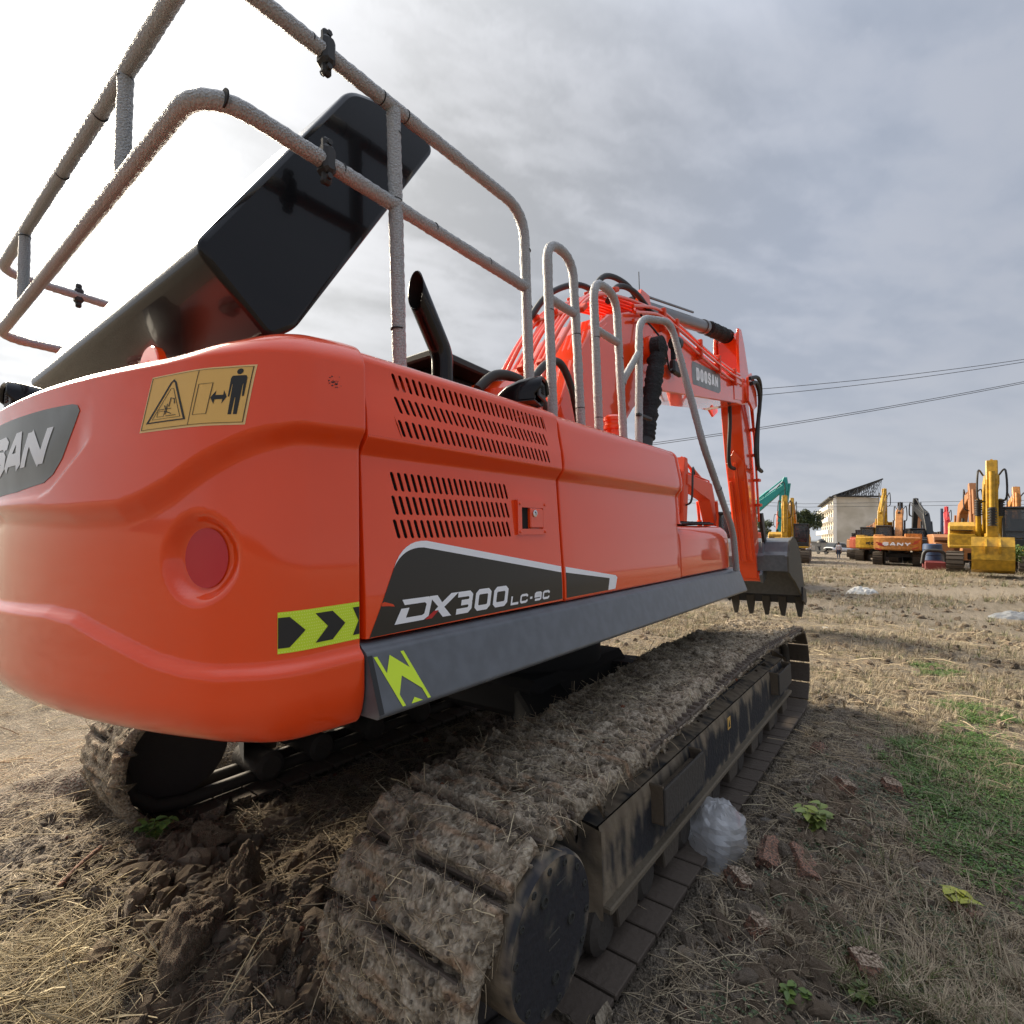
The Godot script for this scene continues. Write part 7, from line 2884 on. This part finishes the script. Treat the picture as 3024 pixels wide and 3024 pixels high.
func yard_machines() -> void:
	var g := func(x: float, z: float) -> Vector3: return Vector3(x, broad_height(x, z) - 0.03, z)
	digger("yellow excavator facing the camera at the right, bucket on the ground", g.call(29.5, 4.85), PI - 0.05, 1.0, {"body": M.yellow_paint, "a": [47, 4, -92, -80], "reach": 2.35, "springs": true})
	digger("amber excavator seen from behind with white lettering and red stripes on its tail", g.call(46.3, 0.95), 0.0, 1.0, {"body": M.amber_paint, "text": "SANY", "ink": M.decal_white, "letter": 0.36, "stripes": true, "a": [52, 10, -70, -60], "cyl": M.far_black, "arm": M.far_black})
	digger("yellow excavator partly hidden left of the amber one, dark letters on its tail", g.call(52.3, -0.55), -0.05, 1.0, {"body": M.yellow_paint, "text": "KOMATSU", "ink": M.print_black, "letter": 0.30, "text_at": -0.62, "a": [70, 34, -80, -60]})
	digger("orange excavator behind the lettered yellow one, dark cab", g.call(59.5, -1.55), -0.1, 1.0, {"body": M.coral_paint, "a": [40, 5, -80, -60], "boom": M.rust_paint})
	digger("small brown excavator at the far end of the right row", g.call(70.0, -2.9), -0.1, 0.95, {"body": M.rust_paint, "a": [42, 0, -85, -60]})
	digger("black armed excavator behind the amber one", g.call(52.0, 3.0), 0.25, 1.0, {"body": M.far_black, "boom": M.far_black, "a": [60, 20, -80, -60]})
	digger("rust coloured excavator arm rising behind the black arm", g.call(60.0, 2.2), 0.1, 1.0, {"body": M.rust_paint, "boom": M.rust_paint, "a": [68, 25, -85, -60]})
	digger("red excavator with its arm up, farthest behind the blue pole", g.call(66.0, 4.4), 0.0, 1.0, {"body": M.red_paint, "a": [62, 20, -80, -60]})
	digger("rust brown excavator right behind the yellow one that faces the camera", g.call(42.5, 4.3), PI + 0.1, 1.0, {"body": M.rust_paint, "boom": M.rust_paint, "a": [58, 12, -80, -70]})
	digger("yellow excavator with black boom cut by the right edge of the photo", g.call(36.5, 8.4), PI + 0.5, 1.0, {"body": M.yellow_paint, "boom": M.far_black, "a": [60, 10, -75, -60]})
	digger("amber excavator peeping over the cab at the right", g.call(46.0, 7.0), PI, 1.0, {"body": M.amber_paint, "a": [60, 12, -80, -60]})
	digger("yellow excavator facing the camera just right of the grey bucket", g.call(43.5, -6.0), PI + 0.12, 1.0, {"body": M.yellow_paint, "a": [58, 4, -88, -70], "reach": 2.4})
	digger("yellow excavator behind, only its upright arm showing over a cab", g.call(61.2, -8.6), PI + 0.1, 1.0, {"body": M.yellow_paint, "a": [66, 25, -85, -60]})
	digger("coral red excavator between the teal and yellow booms", g.call(56.4, -8.4), PI, 0.95, {"body": M.coral_paint, "a": [60, 0, -80, -60]})
	digger("teal excavator whose boom rises to the right above the grey bucket", g.call(50.5, -13.0), -PI / 2 + 0.1, 1.2, {"body": M.teal_paint, "a": [48, 40, -96, -60], "reach": 2.6})
	digger("orange red excavator behind the grab rail, arm bent down to the left", g.call(17.3, -3.7), PI + 0.05, 0.9, {"body": M.orange_dull, "a": [50, 4, -88, -60], "reach": 2.5})

func leafy_tree(label: String, called: String, at: Vector3, h: float, w: float, count: int, dark: Color, light: Color, sd: int) -> void:
	var r := RandomNumberGenerator.new()
	r.seed = sd
	var t := node(self, called, at)
	tag(t, label, "tree" if h > 2.2 else "bush")
	var tb := MB.new()
	tb.tube(smooth_path([0, -0.2, 0, 0.1, h * 0.25, 0.05, -0.1, h * 0.5, 0, 0.1, h * 0.75, 0]), [h * 0.035, h * 0.034, h * 0.033, h * 0.032, h * 0.031, h * 0.03, h * 0.029, h * 0.028, h * 0.027, h * 0.026, h * 0.024, h * 0.022, h * 0.02, h * 0.019, h * 0.018, h * 0.017, h * 0.016, h * 0.014, h * 0.013, h * 0.012, h * 0.011, h * 0.01, h * 0.009, h * 0.008, h * 0.006], 7)
	var heads := []
	for k in 13:
		var an := r.randf() * TAU
		var hd := Vector3(cos(an) * w * 0.5 * r.randf_range(0.3, 0.85), h * r.randf_range(0.42, 0.88), sin(an) * w * 0.5 * r.randf_range(0.3, 0.85))
		heads.push_back([hd, w * r.randf_range(0.13, 0.24)])
		tb.tube(smooth_path([0, h * 0.3, 0, hd.x * 0.5, lerpf(h * 0.3, hd.y, 0.6), hd.z * 0.5, hd.x, hd.y, hd.z], 4), h * 0.012, 5)
	put(t, "trunk", tb, M.bark)
	var xs := []
	var cs := []
	for k in count:
		var q: Array = heads[r.randi() % heads.size()]
		var d: Vector3 = Vector3(r.randfn(), r.randfn() * 0.7, r.randfn()).normalized() * q[1] * pow(r.randf(), 0.4)
		var s := w * r.randf_range(0.018, 0.034)
		xs.push_back(Transform3D(Basis.from_euler(Vector3(r.randf() * TAU, r.randf() * TAU, r.randf() * TAU)).scaled(Vector3.ONE * s), q[0] + d))
		cs.push_back(dark.lerp(light, r.randf()))
	var lm := MB.new()
	for k in 3:
		var dd := Vector3.RIGHT.rotated(Vector3.UP, TAU * k / 3.0)
		leaf(lm, Vector3.ZERO, (dd + Vector3.UP * 0.3).normalized(), dd.cross(Vector3.UP), 1.3, 0.8)
	instances(t, "crown", lm.mesh(), M.leaf, xs, cs)

func building() -> void:
	# gable end towards the camera, balconies along the left side
	var A := Vector3(151.4, 0, -15.1)
	var B := Vector3(158.0, 0, -6.3)
	var C := Vector3(193.0, 0, -23.6)
	var t := node(self, "apartment_block", A)
	tag(t, "cream apartment block with tilted black roof and stacked balconies", "building")
	var u := (B - A)
	var v := (C - A)
	var h := 13.0
	var wb := MB.new()
	var corners := [Vector3.ZERO, u, u + v, v]
	for i in 4:
		var a: Vector3 = corners[i]
		var b: Vector3 = corners[(i + 1) % 4]
		var hint := (b - a).cross(Vector3.UP)
		if hint.dot((a + b) / 2 - (u + v) / 2) < 0:
			hint = -hint
		wb.quad(a + Vector3(0, -1, 0), b + Vector3(0, -1, 0), b + Vector3(0, h, 0), a + Vector3(0, h, 0), hint)
	wb.quad(Vector3(0, h, 0), u + Vector3(0, h, 0), u + v + Vector3(0, h, 0), v + Vector3(0, h, 0), Vector3.UP)
	put(t, "wall", wb, M.plaster)
	var pb := MB.new()
	pb.bar(Vector3(0, -1, 0), Vector3(0, h, 0), 0.7, 0.7)
	put(t, "corner_pilaster", pb, M.plaster_white)
	var eb := MB.new()
	for s in [[Vector3(-0.8, h + 0.05, 0), u + Vector3(0.8, h + 0.35, 0.8)], [Vector3(-0.5, h - 0.1, -0.6), v + Vector3(0, h - 0.1, -0.6)]]:
		eb.bar(s[0], s[1], 1.2, 0.35)
	put(t, "eave", eb, M.roof_dark)
	# tilted roof on an open truss
	var rb := MB.new()
	var ud := u.normalized()
	var p0 := Vector3(0, h + 0.3, 0) - ud * 0.6
	var p1 := u + Vector3(0, h + 4.9, 0) + ud * 0.9
	rb.quad(p0, p1, p1 + v, p0 + v, Vector3.UP)
	rb.quad(p0 - Vector3(0, 0.3, 0), p1 - Vector3(0, 0.3, 0), p1 + v - Vector3(0, 0.3, 0), p0 + v - Vector3(0, 0.3, 0), Vector3.DOWN)
	rb.bar(p0 - Vector3(0, 0.15, 0), p1 - Vector3(0, 0.15, 0), 0.2, 0.34)
	put(t, "roof_sheet", rb, M.roof_dark)
	var tb := MB.new()
	for row in 4:
		var off := v * (row * 0.08)
		for k in range(1, 6):
			var f := k / 6.0 if k < 6 else 0.98
			var top := p0.lerp(p1, f)
			var bot := Vector3(u.x * f, h + 0.1, u.z * f)
			tb.bar(bot + off, top + off, 0.16, 0.16)
			tb.bar(bot + off, p0.lerp(p1, minf(f + 0.16, 1.0)) + off, 0.1, 0.1)
	put(t, "truss", tb, M.steel_grey)
	for k in 7:
		var f := 0.80 + 0.2 * k / 6.0
		var sb := MB.new()
		sb.bar(Vector3(u.x * f, h + 0.2, u.z * f), p0.lerp(p1, f - 0.02), 0.09, 0.09)
		put(t, "roof_post", sb, M.steel_grey)
	# balconies: four floors, seven bays
	var vd := v.normalized()
	var out := Vector3(vd.z, 0, -vd.x)
	if out.dot(u) > 0:
		out = -out
	for fl in 4:
		for bay in 7:
			var c := v * ((bay + 0.5) / 7.0) + Vector3(0, 0.6 + 3.15 * fl, 0)
			var bb := MB.new()
			var bs := Basis(vd, Vector3.UP, vd.cross(Vector3.UP))
			bb.box(c + out * 0.75, Vector3(4.2, 0.25, 1.6), 0.0, bs)
			bb.box(c + out * 1.48 + Vector3(0, 0.55, 0), Vector3(4.2, 0.9, 0.14), 0.0, bs)
			for s in [-1, 1]:
				bb.box(c + out * 0.75 + vd * 2.05 * s + Vector3(0, 0.55, 0), Vector3(0.14, 0.9, 1.5), 0.0, bs)
			put(t, "balcony", bb, M.plaster_white)
			var wn := MB.new()
			wn.box(c + out * 0.03 + Vector3(0, 1.15, 0), Vector3(2.6, 1.9, 0.08), 0.0, bs)
			put(t, "balcony_window", wn, M.window_dark)

# ---- people as one skin over a skeleton: surface nets on a field of tapered bones
func bone_dist(p: Vector3, a: Vector3, b: Vector3, ra: float, rb: float) -> float:
	var ab := b - a
	var t := clampf((p - a).dot(ab) / maxf(1e-6, ab.length_squared()), 0.0, 1.0)
	return p.distance_to(a + ab * t) - lerpf(ra, rb, t)

func skin_mesh(bones: Array, cell: float, blend: float) -> ArrayMesh:
	var lo := Vector3.ONE * 1e9
	var hi := -lo
	for b in bones:
		for k in 2:
			var rr: float = b[2 + k] + cell * 2.5
			lo = lo.min(b[k] - Vector3.ONE * rr)
			hi = hi.max(b[k] + Vector3.ONE * rr)
	var n := Vector3i(((hi - lo) / cell).ceil()) + Vector3i.ONE
	var field := PackedFloat32Array()
	field.resize(n.x * n.y * n.z)
	field.fill(1.0)
	for b in bones:
		var m: float = maxf(b[2], b[3]) + cell * 2.5
		var l := Vector3i(((b[0].min(b[1]) - Vector3.ONE * m - lo) / cell).floor()).max(Vector3i.ZERO)
		var h := Vector3i(((b[0].max(b[1]) + Vector3.ONE * m - lo) / cell).ceil()).min(n - Vector3i.ONE)
		for x in range(l.x, h.x + 1):
			for y in range(l.y, h.y + 1):
				for z in range(l.z, h.z + 1):
					var i := (x * n.y + y) * n.z + z
					var d := bone_dist(lo + Vector3(x, y, z) * cell, b[0], b[1], b[2], b[3])
					var e := field[i]
					var k := clampf(0.5 + 0.5 * (e - d) / blend, 0.0, 1.0)
					field[i] = lerpf(e, d, k) - blend * k * (1.0 - k)
	var ids := {}
	var mb := MB.new()
	for x in n.x - 1:
		for y in n.y - 1:
			for z in n.z - 1:
				var c := Vector3.ZERO
				var cnt := 0
				var g := Vector3.ZERO
				var vals := []
				for q in 8:
					vals.push_back(field[((x + (q & 1)) * n.y + y + ((q >> 1) & 1)) * n.z + z + (q >> 2)])
				for q in 8:
					for ax in [1, 2, 4]:
						if q & ax:
							continue
						var va: float = vals[q]
						var vb: float = vals[q | ax]
						if (va < 0.0) != (vb < 0.0):
							var t := va / (va - vb)
							var pa := Vector3(q & 1, (q >> 1) & 1, q >> 2)
							var w: int = q | ax
							var pb := Vector3(w & 1, (w >> 1) & 1, w >> 2)
							c += pa.lerp(pb, t)
							cnt += 1
				if cnt == 0:
					continue
				for q in 8:
					g += (Vector3(q & 1, (q >> 1) & 1, q >> 2) - Vector3.ONE * 0.5) * vals[q]
				ids[(x * n.y + y) * n.z + z] = mb.vert(lo + (Vector3(x, y, z) + c / cnt) * cell, g.normalized())
	var st := [n.y * n.z, n.z, 1]
	for key in ids:
		var x: int = key / (n.y * n.z)
		var y: int = (key / n.z) % n.y
		var z: int = key % n.z
		if x == 0 or y == 0 or z == 0:
			continue
		for ax in 3:
			var nx: int = key + st[ax]
			if (field[key] < 0.0) == (field[nx] < 0.0):
				continue
			var s1: int = st[(ax + 1) % 3]
			var s2: int = st[(ax + 2) % 3]
			if ids.has(key - s1) and ids.has(key - s2) and ids.has(key - s1 - s2):
				mb.face(ids[key], ids[key - s1], ids[key - s1 - s2])
				mb.face(ids[key], ids[key - s1 - s2], ids[key - s2])
	return mb.mesh()

func person(label: String, at: Vector3, yaw: float, long_hair: bool, carries: bool) -> void:
	var t := node(self, "person", at)
	t.basis = Basis(Vector3.UP, yaw)
	tag(t, label, "person")
	# x forward, z right; walking
	var V := func(x: float, y: float, z: float) -> Vector3: return Vector3(x, y, z)
	var hand := 0.45 if carries else 0.05
	var hy := 1.02 if carries else 0.76
	var skin := [[V.call(0.02, 1.36, 0), V.call(0.03, 1.45, 0), 0.05, 0.048], [V.call(0.04, 1.53, 0), V.call(0.045, 1.60, 0), 0.082, 0.086], [V.call(0.12, 1.545, 0), V.call(0.135, 1.53, 0), 0.014, 0.016]]
	for s in [-1, 1]:
		skin.append_array([[V.call(0.10 if carries else -0.04, 1.08, 0.23 * s), V.call(hand if carries else 0.06 * s, hy, 0.22 * s), 0.038, 0.028], [V.call(hand if carries else 0.06 * s, hy, 0.22 * s), V.call((hand if carries else 0.06 * s) + 0.02, hy - 0.09, 0.22 * s), 0.026, 0.022]])
		for f in 4:
			var b := V.call((hand if carries else 0.06 * s) - 0.01 + 0.018 * f, hy - 0.09, 0.22 * s)
			skin.push_back([b, b + Vector3(0.02, -0.07 - 0.01 * (f % 2), -0.01 * s), 0.009, 0.007])
		skin.push_back([V.call((hand if carries else 0.06 * s) + 0.03, hy - 0.04, 0.21 * s), V.call((hand if carries else 0.06 * s) + 0.06, hy - 0.09, 0.19 * s), 0.011, 0.008])
		skin.push_back([V.call(0.045, 1.565, 0.083 * s), V.call(0.04, 1.54, 0.085 * s), 0.016, 0.012])
	put(t, "body", skin_mesh(skin, 0.014, 0.03), M.skin)
	var shirt := [[V.call(0, 0.96, -0.06), V.call(0, 0.96, 0.06), 0.125, 0.125], [V.call(0, 0.98, 0), V.call(0.01, 1.22, 0), 0.14, 0.14], [V.call(0.01, 1.25, -0.09), V.call(0.01, 1.25, 0.09), 0.115, 0.115], [V.call(0.0, 1.36, -0.15), V.call(0.0, 1.36, 0.15), 0.06, 0.06]]
	for s in [-1, 1]:
		shirt.push_back([V.call(0, 1.35, 0.17 * s), V.call(0.10 if carries else -0.04, 1.08, 0.23 * s), 0.062, 0.048])
		if not carries:
			shirt.push_back([V.call(-0.04, 1.08, 0.23 * s), V.call(0.05 * s, 0.80, 0.22 * s), 0.046, 0.038])
	put(t, "shirt", skin_mesh(shirt, 0.03, 0.06), M.shirt_white)
	var legs := [[V.call(0, 0.90, -0.07), V.call(0, 0.90, 0.07), 0.118, 0.118]]
	for s in [-1, 1]:
		var st: float = 0.20 * s
		legs.append_array([[V.call(0, 0.86, 0.09 * s), V.call(0.5 * st + 0.03, 0.47, 0.09 * s), 0.092, 0.062], [V.call(0.5 * st + 0.03, 0.47, 0.09 * s), V.call(st - 0.02, 0.09, 0.09 * s), 0.062, 0.048]])
	put(t, "trousers", skin_mesh(legs, 0.028, 0.04), M.jeans)
	var shoes := []
	for s in [-1, 1]:
		shoes.push_back([V.call(0.20 * s - 0.04, 0.05, 0.09 * s), V.call(0.20 * s + 0.15, 0.035, 0.10 * s), 0.048, 0.036])
	put(t, "shoe", skin_mesh(shoes, 0.02, 0.01), M.shoe_white)
	var hair := [[V.call(0.01, 1.60, 0), V.call(0.02, 1.64, 0), 0.098, 0.088]]
	if long_hair:
		hair.append_array([[V.call(-0.05, 1.56, 0), V.call(-0.11, 1.30, 0), 0.075, 0.05]])
	put(t, "hair", skin_mesh(hair, 0.022, 0.03), M.hair)

func yard_things() -> void:
	person("person in white shirt and jeans with long dark hair, carrying a white board", Vector3(53.4, broad_height(53.4, -6.1), -6.1), 0.3, true, true)
	var bd := MB.new()
	bd.box(Vector3(0, 0, 0), Vector3(0.04, 0.42, 0.75), 0.006)
	var bo := put(self, "white_board", bd, M.sheet_white)
	bo.position = Vector3(53.85, broad_height(53.4, -6.1) + 1.02, -6.05)
	tag(bo, "flat white board held by the long haired person", "board")
	person("person in a white shirt walking away beside the parked white car", Vector3(60.9, broad_height(60.9, -4.5), -4.5), 0.15, false, false)
	# low wall
	var wb := MB.new()
	wb.box(Vector3(0, 0.6, 0), Vector3(0.25, 1.9, 9.0), 0.03)
	wb.box(Vector3(0, 1.6, 0), Vector3(0.4, 0.12, 9.1), 0.02)
	var w := put(self, "yard_wall", wb, M.concrete)
	w.position = Vector3(96.0, 0, -13.2)
	tag(w, "low grey concrete wall under the big tree", "wall")
	white_car()
	scooter()
	leafy_tree("big spreading dark green tree left of the apartment block", "spreading_tree", Vector3(123.0, 0, -18.0), 8.6, 7.2, 4200, Color(0.022, 0.035, 0.012), Color(0.07, 0.095, 0.03), 5)
	leafy_tree("smaller tree left of the teal boom far away", "far_tree", Vector3(150.0, 0, -31.5), 7.8, 7.0, 2200, Color(0.022, 0.035, 0.014), Color(0.06, 0.08, 0.03), 6)
	leafy_tree("green bush beside the yellow excavator at the right edge", "green_bush", Vector3(25.0, broad_height(25, 5.85) - 0.1, 5.95), 1.6, 1.5, 2600, Color(0.05, 0.10, 0.02), Color(0.16, 0.24, 0.06), 8)
	# blue pole, drum, red attachment by the amber machine
	var pb := MB.new()
	pb.tube(arr3([0, 0, 0, 0, 4.4, 0]), 0.09, 10)
	var po := put(self, "blue_pole", pb, M.blue_paint)
	po.position = Vector3(47.8, 0.0, 3.55)
	tag(po, "slim blue pole standing among the machines", "pole")
	var dm := MB.new()
	dm.lathe(arr2([0, 0, 0.42, 0, 0.44, 0.05, 0.42, 0.3, 0.44, 0.33, 0.42, 0.6, 0.44, 0.63, 0.42, 0.9, 0.36, 0.94, 0, 0.94]), Transform3D(), 20)
	var dr := put(self, "blue_drum", dm, M.blue_paint)
	dr.position = Vector3(33.5, broad_height(33.5, 2.9) + 0.55, 2.85)
	tag(dr, "blue drum standing on the red attachment", "drum")
	var at := node(self, "red_attachment", Vector3(32.6, broad_height(32.6, 2.95), 2.95))
	tag(at, "dark red steel digger attachment lying beside the amber tail", "attachment")
	var ab := MB.new()
	ab.box(Vector3(0, 0.3, 0), Vector3(0.9, 0.45, 0.9), 0.05)
	ab.box(Vector3(0.8, 0.35, -0.1), Vector3(1.5, 0.4, 0.9), 0.05)
	put(at, "frame", ab, M.dark_red)
	var ah := MB.new()
	ah.tube(rounded([0, 0.4, -0.55, 0, 1.1, -0.45, 0, 1.1, 0.35, 0, 0.4, 0.45], 0.25), 0.09, 8)
	put(at, "hoop", ah, M.far_black)
	# overhead wires, strung far behind the boom
	var o := Vector3(-3.427, 1.729, 2.49)
	for q in [[91.58, 27.11, -20.3, 119.47, 33.33, 16.06, "uppermost"], [91.63, 26.04, -20.31, 119.49, 32.88, 16.05, "second highest"], [83.2, 18.07, -31.7, 119.65, 29.57, 16.03, "third highest"], [83.2, 17.75, -31.7, 119.65, 29.3, 16.03, "lowest"]]:
		var a := o + (Vector3(q[0], q[1], q[2]) - o) * 0.7
		var b := o + (Vector3(q[3], q[4], q[5]) - o) * 0.7
		var p := PackedVector3Array()
		for k in 31:
			var t := -0.9 + 2.4 * k / 30.0
			p.push_back(a.lerp(b, t) - Vector3(0, 1.2 * (0.25 - pow(t - 0.5, 2.0)) * 1.0, 0))
		var wm := MB.new()
		wm.tube(p, 0.035, 5, false)
		var wo := put(self, "power_line", wm, M.wire)
		tag(wo, "%s of the four thin wires sloping across the sky behind the boom" % q[6], "wire", "overhead wires")
	for k in 2:
		var p := PackedVector3Array([Vector3(125, 11.2 + 0.8 * k, -60), Vector3(140, 9.8 + 0.8 * k, -20), Vector3(140, 9.9 + 0.8 * k, 20), Vector3(135, 11.5 + 0.8 * k, 60)])
		var wm := MB.new()
		wm.tube(p, 0.04, 5, false)
		var wo := put(self, "power_line", wm, M.wire)
		tag(wo, ["lower", "upper"][k] + " of two faint level wires above the far machines", "wire", "low far wires")

func white_car() -> void:
	var t := node(self, "white_car", Vector3(84.0, 0, -7.0))
	t.basis = Basis(Vector3.UP, -0.5)
	tag(t, "white car parked by the low wall beyond the walkers", "car")
	var st := [[-2.15, 0.45, 0.85, 0.62], [-2.05, 0.35, 0.95, 0.78], [-1.3, 0.3, 1.0, 0.86], [0.0, 0.28, 1.0, 0.88], [1.3, 0.3, 0.95, 0.86], [2.0, 0.35, 0.82, 0.78], [2.15, 0.45, 0.70, 0.6]]
	var pts := PackedVector3Array()
	for q in st:
		for k in 13:
			var a := -PI / 2 + TAU * k / 12.0
			var m := pow(pow(absf(cos(a)), 5.0) + pow(absf(sin(a)), 5.0), -0.2)
			pts.push_back(Vector3(q[0], (q[1] + q[2]) / 2 + sin(a) * m * (q[2] - q[1]) / 2, cos(a) * m * q[3]))
	var mb := MB.new()
	mb.grid(pts, st.size(), 13, true)
	put(t, "car_body", mb, M.car_white)
	var cb := MB.new()
	cb.prism(arr2([-1.95, 0.95, 1.1, 0.95, 0.45, 1.48, -0.2, 1.56, -1.5, 1.5]), Vector3.ZERO, Vector3.RIGHT, Vector3.UP, 1.46, 0.12)
	put(t, "cabin", cb, M.window_dark)
	var rb := MB.new()
	rb.box(Vector3(-0.6, 1.55, 0), Vector3(1.6, 0.06, 1.3), 0.02)
	put(t, "car_roof", rb, M.car_white)
	for x in [-1.35, 1.35]:
		for z in [-0.8, 0.8]:
			var wm := MB.new()
			wm.lathe(arr2([0, -0.1, 0.28, -0.11, 0.33, -0.08, 0.33, 0.08, 0.28, 0.11, 0, 0.1]), Transform3D(Basis(Vector3.RIGHT, PI / 2), Vector3(x, 0.33, z)), 16)
			put(t, "wheel", wm, M.black_rubber)

func scooter() -> void:
	var t := node(self, "motor_scooter", Vector3(77.6, 0.0, -8.2))
	t.basis = Basis(Vector3.UP, 0.9)
	tag(t, "dark motor scooter with a folded sunshade parked by the white car", "scooter")
	for x in [-0.62, 0.62]:
		var wm := MB.new()
		wm.lathe(arr2([0, -0.05, 0.2, -0.05, 0.27, -0.03, 0.27, 0.03, 0.2, 0.05, 0, 0.05]), Transform3D(Basis(Vector3.RIGHT, PI / 2), Vector3(x, 0.27, 0)), 14)
		put(t, "wheel", wm, M.black_rubber)
	var mb := MB.new()
	mb.prism(arr2([-0.75, 0.5, -0.3, 0.35, 0.2, 0.28, 0.42, 0.35, 0.62, 0.95, 0.5, 1.0, 0.3, 0.5, 0.0, 0.48, -0.1, 0.78, -0.8, 0.75]), Vector3.ZERO, Vector3.RIGHT, Vector3.UP, 0.32, 0.05)
	mb.tube(arr3([0.5, 1.0, -0.35, 0.45, 1.05, 0, 0.5, 1.0, 0.35]), 0.025, 6)
	put(t, "scooter_body", mb, M.far_black)
	var sm := MB.new()
	sm.lathe(arr2([0.6, 1.55, 0.5, 1.8, 0.25, 1.98, 0, 2.05]), Transform3D(Basis(), Vector3(0.1, 0, 0)), 16)
	sm.tube(arr3([0.3, 0.9, 0, 0.1, 2.0, 0]), 0.02, 6)
	put(t, "sunshade", sm, M.far_black)

func make_background() -> void:
	building()
	yard_machines()
	yard_things()

func _ready() -> void:
	var t0 := Time.get_ticks_msec()
	rng.seed = 11
	var cam := Camera3D.new()
	cam.name = "camera"
	cam.fov = 87.866
	cam.near = 0.05
	cam.far = 1000.0
	cam.transform = Transform3D(Basis(Vector3(0.612055, 0.024173, 0.790446), Vector3(-0.047177, 0.998869, 0.005984), Vector3(-0.789407, -0.040954, 0.612503)), Vector3(-3.427, 1.729, 2.490))
	add_child(cam)
	var we := WorldEnvironment.new()
	we.name = "world_environment"
	var env := Environment.new()
	env.background_mode = Environment.BG_SKY
	env.tonemap_mode = Environment.TONE_MAPPER_LINEAR
	env.tonemap_exposure = 7.2
	env.sdfgi_enabled = true
	env.ssao_enabled = true
	env.ssil_enabled = true
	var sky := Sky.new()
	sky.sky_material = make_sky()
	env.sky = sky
	we.environment = env
	add_child(we)
	var sun := DirectionalLight3D.new()
	sun.name = "sun"
	sun.light_color = Color(1.0, 0.94, 0.84)
	sun.light_energy = 0.44
	sun.light_angular_distance = 32.0
	sun.shadow_enabled = true
	sun.basis = Basis.looking_at(-Vector3(0.078, 0.468, -0.880))
	add_child(sun)
	make_materials()
	make_ground()
	print("ground ", Time.get_ticks_msec() - t0)
	make_excavator()
	print("excavator ", Time.get_ticks_msec() - t0)
	make_background()
	print("background ", Time.get_ticks_msec() - t0)
	make_litter()
	print("all ", Time.get_ticks_msec() - t0)
